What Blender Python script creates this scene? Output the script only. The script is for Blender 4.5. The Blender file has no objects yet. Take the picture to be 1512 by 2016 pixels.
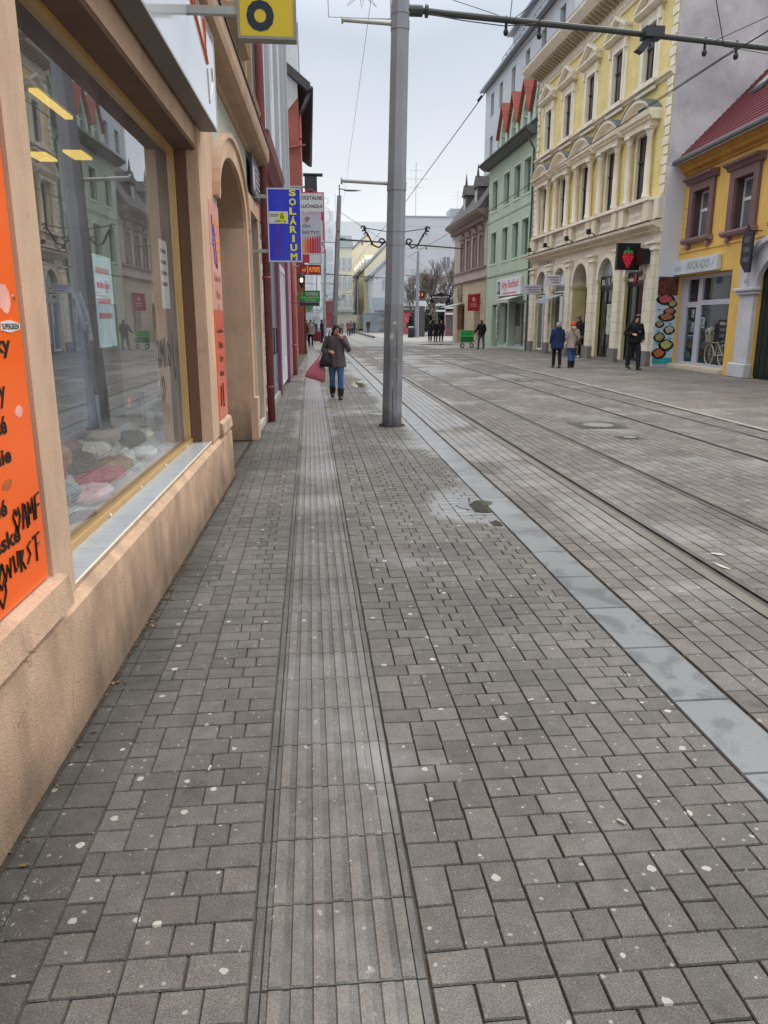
import bpy, bmesh, math, random
import numpy as np
from mathutils import Vector, Matrix, Euler, noise as mnoise
random.seed(7)
RND = random.Random(11)
sc = bpy.context.scene
C = sc.collection
PI = math.pi
# ------------------------------------------------------------------ materials
def lin(h):
    if not isinstance(h, str): return tuple(h)[:3]
    h = h.lstrip('#'); o = []
    for i in (0, 2, 4):
        c = int(h[i:i+2], 16) / 255.0
        o.append(c / 12.92 if c <= 0.04045 else ((c + 0.055) / 1.055) ** 2.4)
    return tuple(o)
def haze(h, d, k=220.0):  # mixes the distance haze into the base colour
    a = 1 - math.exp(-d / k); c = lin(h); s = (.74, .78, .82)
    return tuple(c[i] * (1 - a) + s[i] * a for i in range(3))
def nd(nt, t, **kw):
    n = nt.nodes.new(t)
    for k, v in kw.items(): setattr(n, k, v)
    return n
def mul(c, f): return tuple(min(1, max(0, x * f)) for x in c) + (1,)
_M = {}
def mat(name, col, rough=.75, var=.12, scale=2.5, bump=.15, bscale=90., metal=0., spec=.4, grime=.0, emit=0., streak=False, coord='pos', bdist=.003, coat=0., zdirt=0., cracks=0.):
    """plain surface: base colour broken up by two noises, fine bump, optional vertical streaks of dirt"""
    if name in _M: return _M[name]
    m = bpy.data.materials.new(name); m.use_nodes = True; nt = m.node_tree; L = nt.links
    b = nt.nodes['Principled BSDF']; c = lin(col)
    if coord == 'pos': src = nd(nt, 'ShaderNodeNewGeometry').outputs['Position']
    else: src = nd(nt, 'ShaderNodeTexCoord').outputs['Object']
    n1 = nd(nt, 'ShaderNodeTexNoise'); n1.inputs['Scale'].default_value = scale; n1.inputs['Detail'].default_value = 6
    L.new(src, n1.inputs['Vector'])
    r1 = nd(nt, 'ShaderNodeValToRGB'); r1.color_ramp.elements[0].position = .3; r1.color_ramp.elements[1].position = .7
    r1.color_ramp.elements[0].color = mul(c, 1 - var); r1.color_ramp.elements[1].color = mul(c, 1 + var)
    L.new(n1.outputs['Fac'], r1.inputs['Fac']); out = r1.outputs['Color']
    if grime > 0:
        mp = nd(nt, 'ShaderNodeMapping'); mp.inputs['Scale'].default_value = (1, 1, .38) if streak else (1, 1, 1); L.new(src, mp.inputs['Vector'])
        n2 = nd(nt, 'ShaderNodeTexNoise'); n2.inputs['Scale'].default_value = scale * 2.2; n2.inputs['Detail'].default_value = 9; n2.inputs['Roughness'].default_value = .65
        L.new(mp.outputs['Vector'], n2.inputs['Vector'])
        r2 = nd(nt, 'ShaderNodeValToRGB'); r2.color_ramp.elements[0].position = .42; r2.color_ramp.elements[1].position = .66
        r2.color_ramp.elements[0].color = (0, 0, 0, 1); r2.color_ramp.elements[1].color = (grime,) * 3 + (1,)
        L.new(n2.outputs['Fac'], r2.inputs['Fac'])
        mx = nd(nt, 'ShaderNodeMixRGB', blend_type='MIX'); L.new(r2.outputs['Color'], mx.inputs['Fac']); L.new(out, mx.inputs['Color1'])
        mx.inputs['Color2'].default_value = mul((c[0]*.5+.03, c[1]*.5+.027, c[2]*.5+.022), 1); out = mx.outputs['Color']
    if bump >= .4 and coord == 'pos':
        ng = nd(nt, 'ShaderNodeTexNoise'); ng.inputs['Scale'].default_value = bscale*1.1; ng.inputs['Detail'].default_value = 5; ng.inputs['Roughness'].default_value = .7; L.new(src, ng.inputs['Vector'])
        rg = nd(nt, 'ShaderNodeMapRange'); rg.inputs[1].default_value = .36; rg.inputs[2].default_value = .64; rg.inputs[3].default_value = .80; rg.inputs[4].default_value = 1.12; L.new(ng.outputs['Fac'], rg.inputs[0])
        xg = nd(nt, 'ShaderNodeMixRGB', blend_type='MULTIPLY'); xg.inputs['Fac'].default_value = 1; L.new(out, xg.inputs['Color1']); L.new(rg.outputs[0], xg.inputs['Color2']); out = xg.outputs['Color']
    if cracks > 0:
        nn = nd(nt, 'ShaderNodeTexNoise'); nn.inputs['Scale'].default_value = 3.; nn.inputs['Detail'].default_value = 5; L.new(src, nn.inputs['Vector'])
        vs_ = nd(nt, 'ShaderNodeVectorMath', operation='SCALE'); vs_.inputs['Scale'].default_value = .5; L.new(nn.outputs['Color'], vs_.inputs[0]); va = nd(nt, 'ShaderNodeVectorMath', operation='ADD'); L.new(src, va.inputs[0]); L.new(vs_.outputs[0], va.inputs[1])
        vo = nd(nt, 'ShaderNodeTexVoronoi', feature='DISTANCE_TO_EDGE'); vo.inputs['Scale'].default_value = 1.5; L.new(va.outputs[0], vo.inputs['Vector'])
        c1 = nd(nt, 'ShaderNodeMath', operation='LESS_THAN'); c1.inputs[1].default_value = .0035; L.new(vo.outputs['Distance'], c1.inputs[0])
        c2 = nd(nt, 'ShaderNodeMath', operation='GREATER_THAN'); c2.inputs[1].default_value = .53; L.new(n1.outputs['Fac'], c2.inputs[0])
        ch = nd(nt, 'ShaderNodeTexNoise'); ch.inputs['Scale'].default_value = 17; ch.inputs['Detail'].default_value = 3; L.new(src, ch.inputs['Vector']); c5 = nd(nt, 'ShaderNodeMath', operation='GREATER_THAN'); c5.inputs[1].default_value = .735; L.new(ch.outputs['Fac'], c5.inputs[0])
        c3 = nd(nt, 'ShaderNodeMath', operation='MULTIPLY'); L.new(c1.outputs[0], c3.inputs[0]); L.new(c2.outputs[0], c3.inputs[1]); c6 = nd(nt, 'ShaderNodeMath', operation='MAXIMUM'); L.new(c3.outputs[0], c6.inputs[0]); L.new(c5.outputs[0], c6.inputs[1]); c4 = nd(nt, 'ShaderNodeMath', operation='MULTIPLY'); L.new(c6.outputs[0], c4.inputs[0]); c4.inputs[1].default_value = cracks
        mk = nd(nt, 'ShaderNodeMixRGB'); L.new(c4.outputs[0], mk.inputs['Fac']); L.new(out, mk.inputs['Color1']); mk.inputs['Color2'].default_value = mul(c, .32); out = mk.outputs['Color']
    if zdirt > 0:
        sz = nd(nt, 'ShaderNodeSeparateXYZ'); L.new(src, sz.inputs[0]); ms = nd(nt, 'ShaderNodeMath', operation='MULTIPLY_ADD'); ms.inputs[1].default_value = .5; L.new(n1.outputs['Fac'], ms.inputs[0]); L.new(sz.outputs[2], ms.inputs[2])
        mz = nd(nt, 'ShaderNodeMapRange'); mz.inputs[1].default_value = .29; mz.inputs[2].default_value = .29+zdirt; mz.inputs[3].default_value = .42; mz.inputs[4].default_value = 1; L.new(ms.outputs[0], mz.inputs[0])
        mx2 = nd(nt, 'ShaderNodeMixRGB', blend_type='MULTIPLY'); mx2.inputs['Fac'].default_value = 1; L.new(out, mx2.inputs['Color1']); L.new(mz.outputs[0], mx2.inputs['Color2']); out = mx2.outputs['Color']
    L.new(out, b.inputs['Base Color'])
    b.inputs['Roughness'].default_value = rough; b.inputs['Metallic'].default_value = metal
    b.inputs['Specular IOR Level'].default_value = spec
    if coat: b.inputs['Coat Weight'].default_value = coat; b.inputs['Coat Roughness'].default_value = .08
    if bump > 0:
        n3 = nd(nt, 'ShaderNodeTexNoise'); n3.inputs['Scale'].default_value = bscale; n3.inputs['Detail'].default_value = 4; L.new(src, n3.inputs['Vector'])
        bp = nd(nt, 'ShaderNodeBump'); bp.inputs['Strength'].default_value = bump; bp.inputs['Distance'].default_value = bdist
        L.new(n3.outputs['Fac'], bp.inputs['Height']); L.new(bp.outputs['Normal'], b.inputs['Normal'])
    if emit > 0:
        L.new(out, b.inputs['Emission Color']); b.inputs['Emission Strength'].default_value = emit
    _M[name] = m; return m
def ashlar(name, col, bw, bh, mortar=.012, dark=.75, rough=.85, var=.1, grime=.2):
    """rendered wall scored with shallow block joints (object x = along the facade, z = up)"""
    if name in _M: return _M[name]
    m = mat(name, col, rough, var, 1.3, .2, 60, grime=grime, streak=True)
    nt = m.node_tree; L = nt.links; b = nt.nodes['Principled BSDF']
    old = b.inputs['Base Color'].links[0].from_socket
    tc = nd(nt, 'ShaderNodeTexCoord'); sp = nd(nt, 'ShaderNodeSeparateXYZ'); cb = nd(nt, 'ShaderNodeCombineXYZ')
    L.new(tc.outputs['Object'], sp.inputs[0]); L.new(sp.outputs[0], cb.inputs[0]); L.new(sp.outputs[2], cb.inputs[1])
    br = nd(nt, 'ShaderNodeTexBrick'); br.inputs['Scale'].default_value = 1; br.inputs['Brick Width'].default_value = bw; br.inputs['Row Height'].default_value = bh
    br.inputs['Mortar Size'].default_value = mortar; br.inputs['Mortar Smooth'].default_value = .3
    br.inputs['Color1'].default_value = (1, 1, 1, 1); br.inputs['Color2'].default_value = (.93, .93, .93, 1); br.inputs['Mortar'].default_value = (dark,) * 3 + (1,)
    L.new(cb.outputs[0], br.inputs['Vector'])
    mx = nd(nt, 'ShaderNodeMixRGB', blend_type='MULTIPLY'); mx.inputs['Fac'].default_value = 1
    L.new(old, mx.inputs['Color1']); L.new(br.outputs['Color'], mx.inputs['Color2']); L.new(mx.outputs['Color'], b.inputs['Base Color'])
    return m
def tiles(name, col, bw=.22, bh=.12, rough=.8):
    m = ashlar(name, col, bw, bh, .012, .55, rough, .2, .3); return m
def glass_dark(name, col='#1b2226', rough=.04, var=.4):
    m = mat(name, col, rough, var, 1.1, .02, 3, spec=.9, bdist=.02); return m
def pane_glass(name, tint=(.93, .97, .96), refl=1.0):
    if name in _M: return _M[name]
    m = bpy.data.materials.new(name); m.use_nodes = True; nt = m.node_tree; L = nt.links; nt.nodes.remove(nt.nodes['Principled BSDF'])
    out = nt.nodes['Material Output']
    tr = nd(nt, 'ShaderNodeBsdfTransparent'); tr.inputs['Color'].default_value = tint + (1,)
    gl = nd(nt, 'ShaderNodeBsdfGlossy'); gl.inputs['Roughness'].default_value = .012; gl.inputs['Color'].default_value = (.95, .97, 1, 1)
    fr = nd(nt, 'ShaderNodeLayerWeight'); fr.inputs['Blend'].default_value = .5
    pw_ = nd(nt, 'ShaderNodeMath', operation='POWER'); pw_.inputs[1].default_value = 2.7; L.new(fr.outputs['Facing'], pw_.inputs[0])
    geo = nd(nt, 'ShaderNodeNewGeometry'); n = nd(nt, 'ShaderNodeTexNoise'); n.inputs['Scale'].default_value = .8; L.new(geo.outputs['Position'], n.inputs['Vector'])
    bp = nd(nt, 'ShaderNodeBump'); bp.inputs['Strength'].default_value = .03; bp.inputs['Distance'].default_value = .02
    L.new(n.outputs['Fac'], bp.inputs['Height']); L.new(bp.outputs['Normal'], gl.inputs['Normal'])
    mm = nd(nt, 'ShaderNodeMath', operation='MULTIPLY_ADD'); mm.use_clamp = True; mm.inputs[1].default_value = .86 * refl; mm.inputs[2].default_value = .08
    L.new(pw_.outputs[0], mm.inputs[0])
    mx = nd(nt, 'ShaderNodeMixShader'); L.new(mm.outputs[0], mx.inputs[0]); L.new(tr.outputs[0], mx.inputs[1]); L.new(gl.outputs[0], mx.inputs[2])
    df = nd(nt, 'ShaderNodeBsdfDiffuse'); df.inputs['Color'].default_value = (.75, .76, .76, 1)
    n2 = nd(nt, 'ShaderNodeTexNoise'); n2.inputs['Scale'].default_value = 2.4; n2.inputs['Detail'].default_value = 8; n2.inputs['Roughness'].default_value = .7; L.new(geo.outputs['Position'], n2.inputs['Vector'])
    r2 = nd(nt, 'ShaderNodeMapRange'); r2.inputs[1].default_value = .35; r2.inputs[2].default_value = .75; r2.inputs[3].default_value = .035; r2.inputs[4].default_value = .13; L.new(n2.outputs['Fac'], r2.inputs[0])
    m2 = nd(nt, 'ShaderNodeMixShader'); L.new(r2.outputs[0], m2.inputs[0]); L.new(mx.outputs[0], m2.inputs[1]); L.new(df.outputs[0], m2.inputs[2])
    L.new(m2.outputs[0], out.inputs['Surface']); _M[name] = m; return m
# ------------------------------------------------------------------ mesh builder
def rot2(a): return math.cos(a), math.sin(a)
class MB:
    def __init__(s, fl=1): s.v = []; s.f = []; s.m = []; s.fl = fl; s.cur = 0; s.p = []
    def add(s, vs, fs):
        o = len(s.v); s.p.append((o, o+len(vs), len(s.f), len(s.f)+len(fs)))
        if s.fl < 0:
            s.v += [(-x, y, z) for x, y, z in vs]; s.f += [tuple(o + i for i in reversed(f)) for f in fs]
        else:
            s.v += [tuple(p) for p in vs]; s.f += [tuple(o + i for i in f) for f in fs]
        s.m += [s.cur] * len(fs); return s
    def box(s, x0, x1, y0, y1, z0, z1, t=0):
        """box; t shrinks the top for a taper"""
        if x0 > x1: x0, x1 = x1, x0
        if y0 > y1: y0, y1 = y1, y0
        if z0 > z1: z0, z1 = z1, z0
        vs = [(x0, y0, z0), (x1, y0, z0), (x1, y1, z0), (x0, y1, z0), (x0+t, y0+t, z1), (x1-t, y0+t, z1), (x1-t, y1-t, z1), (x0+t, y1-t, z1)]
        return s.add(vs, [(3, 2, 1, 0), (4, 5, 6, 7), (0, 1, 5, 4), (1, 2, 6, 5), (2, 3, 7, 6), (3, 0, 4, 7)])
    def bbox(s, x0, x1, y0, y1, z0, z1, b=.004):
        """box with chamfered edges"""
        if x0 > x1: x0, x1 = x1, x0
        if y0 > y1: y0, y1 = y1, y0
        if z0 > z1: z0, z1 = z1, z0
        bm = bmesh.new(); bmesh.ops.create_cube(bm, size=1)
        for v in bm.verts: v.co = Vector(((x0+x1)/2 + v.co.x*(x1-x0), (y0+y1)/2 + v.co.y*(y1-y0), (z0+z1)/2 + v.co.z*(z1-z0)))
        bmesh.ops.bevel(bm, geom=bm.edges[:], offset=min(b, .45*min(x1-x0, y1-y0, z1-z0)), segments=1, affect='EDGES')
        bm.verts.index_update(); vs = [tuple(v.co) for v in bm.verts]; fs = [tuple(v.index for v in f.verts) for f in bm.faces]; bm.free()
        return s.add(vs, fs)
    def poly(s, pts, a, b, ax='y'):
        """polygon (p,q) extruded from a to b along axis ax; the polygon lies in the two other axes (order x,y,z)"""
        n = len(pts)
        def mk(p, t):
            if ax == 'y': return (p[0], t, p[1])
            if ax == 'x': return (t, p[0], p[1])
            return (p[0], p[1], t)
        vs = [mk(p, a) for p in pts] + [mk(p, b) for p in pts]
        fs = [tuple(range(n)), tuple(range(2*n-1, n-1, -1))] + [(i+n, (i+1) % n + n, (i+1) % n, i) for i in range(n)]
        return s.add(vs, fs)
    def tube(s, path, r, n=8, cap=True, sq=1.0):
        path = [Vector(p) for p in path]; m = len(path); R = r if isinstance(r, (list, tuple)) else [r]*m
        vs = []; up = None
        for i, p in enumerate(path):
            d = (path[min(i+1, m-1)] - path[max(i-1, 0)]); d = d.normalized() if d.length > 1e-9 else Vector((0, 0, 1))
            if up is None:
                up = Vector((0, 0, 1)) if abs(d.z) < .9 else Vector((0, 1, 0))
            a = d.cross(up).normalized(); b = a.cross(d).normalized(); up = b
            for k in range(n):
                c, t = rot2(2*PI*k/n); vs.append(tuple(p + a*(c*R[i]) + b*(t*R[i]*sq)))
        fs = [(i*n+k, i*n+(k+1) % n, (i+1)*n+(k+1) % n, (i+1)*n+k) for i in range(m-1) for k in range(n)]
        if cap: fs += [tuple(range(n-1, -1, -1)), tuple((m-1)*n+k for k in range(n))]
        return s.add(vs, fs)
    def rings(s, rs, cap=True):
        """loft of equal length point rings"""
        n = len(rs[0]); vs = [tuple(p) for r in rs for p in r]; m = len(rs)
        fs = [(i*n+k, i*n+(k+1) % n, (i+1)*n+(k+1) % n, (i+1)*n+k) for i in range(m-1) for k in range(n)]
        if cap: fs += [tuple(range(n-1, -1, -1)), tuple((m-1)*n+k for k in range(n))]
        return s.add(vs, fs)
    def ell(s, cx, cy, cz, rx, ry, rz, nu=14, nv=9, jit=0):
        vs = []
        for j in range(1, nv):
            a = PI*j/nv
            for k in range(nu):
                b = 2*PI*k/nu; q = 1 + (random.uniform(-jit, jit) if jit else 0)
                vs.append((cx+rx*math.sin(a)*math.cos(b)*q, cy+ry*math.sin(a)*math.sin(b)*q, cz-rz*math.cos(a)*q))
        fs = [(i*nu+k, i*nu+(k+1) % nu, (i+1)*nu+(k+1) % nu, (i+1)*nu+k) for i in range(nv-2) for k in range(nu)]
        o = len(vs); vs += [(cx, cy, cz-rz), (cx, cy, cz+rz)]
        fs += [(o, (k+1) % nu, k) for k in range(nu)] + [(o+1, (nv-2)*nu+k, (nv-2)*nu+(k+1) % nu) for k in range(nu)]
        return s.add(vs, fs)
    def wall(s, u0, u1, z0, z1, ops, y0, y1):
        cuts = sorted({u0, u1} | {max(u0, min(u1, o[0])) for o in ops} | {max(u0, min(u1, o[1])) for o in ops})
        for a, b in zip(cuts, cuts[1:]):
            if b - a < 1e-5: continue
            m = (a+b)/2; z = z0
            for o in sorted([o for o in ops if o[0] < m < o[1]], key=lambda o: o[2]):
                if o[2] > z + 1e-5: s.box(a, b, y0, y1, z, o[2])
                z = max(z, o[3])
            if z < z1 - 1e-5: s.box(a, b, y0, y1, z, z1)
        return s
    def archtop(s, ua, ub, zs, h, ztop, y0, y1, n=14):
        c = (ua+ub)/2; r = (ub-ua)/2
        pts = [(c - r*math.cos(PI*i/n), zs + h*math.sin(PI*i/n)) for i in range(n+1)]
        if zs + h < ztop - .001: 
            return s.poly([(ua, ztop)] + pts + [(ub, ztop)], y0, y1)
    def archband(s, c, r, zs, h, w, y0, y1, n=16):
        for i in range(n):
            a0, a1 = PI*i/n, PI*(i+1)/n
            q = lambda a, k: (c-(r+k)*math.cos(a), zs+(h+k)*math.sin(a))
            s.poly([q(a0, 0), q(a1, 0), q(a1, w), q(a0, w)], y0, y1)
        return s
    def build(s, name, m=None, parent=None, smooth=False, label=None):
        me = bpy.data.meshes.new(name); me.from_pydata(s.v, [], s.f)
        ms = m if isinstance(m, (list, tuple)) else [m]
        for x in ms: me.materials.append(x)
        if len(ms) > 1: me.polygons.foreach_set('material_index', s.m)
        if smooth: me.polygons.foreach_set('use_smooth', [True]*len(me.polygons))
        me.update()
        o = bpy.data.objects.new(name, me); C.objects.link(o)
        if parent is not None: o.parent = parent
        if label: o['label'] = label
        return o
def build_sep(g, name, m, parent, gap=.012):
    """one object per separate piece: pieces whose boxes touch stay together"""
    n = len(g.p); bb = []
    for v0, v1, f0, f1 in g.p:
        a = np.array(g.v[v0:v1]); bb.append((a.min(0)-gap, a.max(0)+gap))
    par = list(range(n))
    def fd(i):
        while par[i] != i: par[i] = par[par[i]]; i = par[i]
        return i
    for i in range(n):
        for j in range(i+1, n):
            if (bb[i][0] <= bb[j][1]).all() and (bb[j][0] <= bb[i][1]).all(): par[fd(i)] = fd(j)
    groups = {}
    for i in range(n): groups.setdefault(fd(i), []).append(i)
    out_ = []
    for ids in groups.values():
        q = MB()
        for i in ids:
            v0, v1, f0, f1 = g.p[i]; o = len(q.v); q.v += g.v[v0:v1]; q.f += [tuple(k-v0+o for k in f) for f in g.f[f0:f1]]; q.m += g.m[f0:f1]
        out_.append(q.build(name, m, parent))
    return out_
def tag(o, label=None, cat=None, group=None, kind=None):
    if label: o['label'] = label
    if cat: o['category'] = cat
    if group: o['group'] = group
    if kind: o['kind'] = kind
    return o
def thing(name, label, cat, loc=(0, 0, 0), rz=0, group=None):
    o = bpy.data.objects.new(name, None); C.objects.link(o); o.empty_display_size = .2
    o.location = loc; o.rotation_euler = (0, 0, rz); return tag(o, label, cat, group)
def struct(name, mb, m, smooth=False):
    o = mb.build(name, m, None, smooth); o['kind'] = 'structure'; return o
def copy_tree(o, parent=None):
    c = o.copy(); C.objects.link(c)
    if parent is not None: c.parent = parent
    for ch in list(o.children): copy_tree(ch, c)
    return c
def text(parent, s, o, ex, ez, w, h, m, name='lettering', bold=0, depth=.004, keep=False, shear=0, ytop=None):
    """flat lettering fitted to a w x h box centred at o, running along ex, upright along ez (parent's own axes)"""
    cu = bpy.data.curves.new(name, 'FONT'); cu.body = s; cu.align_x = 'CENTER'; cu.offset = bold; cu.resolution_u = 3; cu.shear = shear
    t = bpy.data.objects.new('tmp', cu); C.objects.link(t); bpy.context.view_layer.update()
    me = bpy.data.meshes.new_from_object(t.evaluated_get(bpy.context.evaluated_depsgraph_get()))
    bpy.data.objects.remove(t)
    vs = [v.co.copy() for v in me.vertices]; 
    if not vs: return None
    x0, x1 = min(v.x for v in vs), max(v.x for v in vs); y0, y1 = min(v.y for v in vs), max(v.y for v in vs)
    sx, sy = w/(x1-x0), h/(y1-y0)
    if keep: sx = sy = min(sx, sy)
    ex = Vector(ex).normalized(); ez = Vector(ez).normalized(); o = Vector(o)
    for v in me.vertices:
        v.co = o + ex*((v.co.x-(x0+x1)/2)*sx) + ez*((v.co.y-(y0+y1)/2)*sy)
    me.materials.clear(); me.materials.append(m)
    ob = bpy.data.objects.new(name, me); C.objects.link(ob); ob.parent = parent; me.name = name
    return ob
def remesh(mb, voxel, name, m, parent, sm=4):
    o = mb.build('tmp', m, None)
    md = o.modifiers.new('r', 'REMESH'); md.mode = 'VOXEL'; md.voxel_size = voxel; md.use_smooth_shade = True
    if sm:
        s2 = o.modifiers.new('s', 'SMOOTH'); s2.iterations = sm; s2.factor = .5
    bpy.context.view_layer.update()
    me = bpy.data.meshes.new_from_object(o.evaluated_get(bpy.context.evaluated_depsgraph_get()))
    bpy.data.objects.remove(o); me.name = name
    me.materials.clear(); me.materials.append(m)
    me.polygons.foreach_set('use_smooth', [True]*len(me.polygons))
    ob = bpy.data.objects.new(name, me); C.objects.link(ob); ob.parent = parent; return ob
# ------------------------------------------------------------------ camera, world, sun
CAMH = 1.65
cam = bpy.data.cameras.new('camera'); co = bpy.data.objects.new('camera', cam); C.objects.link(co); sc.camera = co
PITCH = math.atan(376/1500.); YAW = math.atan(146/math.hypot(1500, 376))
co.location = (0, 0, CAMH); co.rotation_euler = (PI/2 - PITCH, 0, -YAW)
cam.sensor_fit = 'VERTICAL'; cam.sensor_height = 24; cam.lens = 1500/2016*24; cam.clip_end = 3000; cam.clip_start = .05
w = bpy.data.worlds.new('World'); sc.world = w; w.use_nodes = True; nt = w.node_tree; L = nt.links
for n in list(nt.nodes): nt.nodes.remove(n)
out = nd(nt, 'ShaderNodeOutputWorld'); b1 = nd(nt, 'ShaderNodeBackground'); b2 = nd(nt, 'ShaderNodeBackground'); mx = nd(nt, 'ShaderNodeMixShader')
SUN_EL, SUN_ROT = math.radians(58), math.radians(60)
sky = nd(nt, 'ShaderNodeTexSky'); sky.sky_type = 'NISHITA'; sky.sun_disc = False; sky.sun_elevation = SUN_EL; sky.sun_rotation = SUN_ROT
L.new(sky.outputs[0], b1.inputs[0]); b1.inputs[1].default_value = .1
tc = nd(nt, 'ShaderNodeTexCoord'); sp = nd(nt, 'ShaderNodeSeparateXYZ'); L.new(tc.outputs['Generated'], sp.inputs[0])
rp = nd(nt, 'ShaderNodeValToRGB'); e = rp.color_ramp.elements
e[0].position = 0; e[0].color = (1.45, 1.46, 1.48, 1); e[1].position = 1; e[1].color = (3.1, 3.15, 3.2, 1)
x = e.new(.10); x.color = (1.08, 1.10, 1.12, 1); x = e.new(.19); x.color = (.90, .93, .98, 1); x = e.new(.34); x.color = (.68, .75, .84, 1); x = e.new(.50); x.color = (1.15, 1.2, 1.28, 1); x = e.new(.75); x.color = (2.75, 2.8, 2.85, 1)
nz = nd(nt, 'ShaderNodeTexNoise'); nz.inputs['Scale'].default_value = 1.6; nz.inputs['Detail'].default_value = 5; L.new(tc.outputs['Generated'], nz.inputs['Vector'])
ma = nd(nt, 'ShaderNodeMath', operation='MULTIPLY_ADD'); ma.inputs[1].default_value = .30; ma.inputs[2].default_value = -.15
L.new(nz.outputs['Fac'], ma.inputs[0]); ad = nd(nt, 'ShaderNodeMath', operation='ADD'); L.new(sp.outputs[2], ad.inputs[0]); L.new(ma.outputs[0], ad.inputs[1])
L.new(ad.outputs[0], rp.inputs['Fac']); L.new(rp.outputs['Color'], b2.inputs[0]); b2.inputs[1].default_value = 1.0
mx.inputs[0].default_value = .88; L.new(b1.outputs[0], mx.inputs[1]); L.new(b2.outputs[0], mx.inputs[2]); L.new(mx.outputs[0], out.inputs[0])
sl = bpy.data.lights.new('sun', 'SUN'); sl.energy = 1.45; sl.angle = math.radians(35); sl.color = (1, .965, .92)
so = bpy.data.objects.new('sun', sl); C.objects.link(so)
# sky sun_rotation is measured clockwise from +Y
dv = Vector((math.sin(SUN_ROT)*math.cos(SUN_EL), math.cos(SUN_ROT)*math.cos(SUN_EL), math.sin(SUN_EL)))
so.rotation_euler = dv.to_track_quat('Z', 'Y').to_euler()
sc.view_settings.view_transform = 'Standard'; sc.view_settings.look = 'None'; sc.view_settings.exposure = 0
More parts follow.
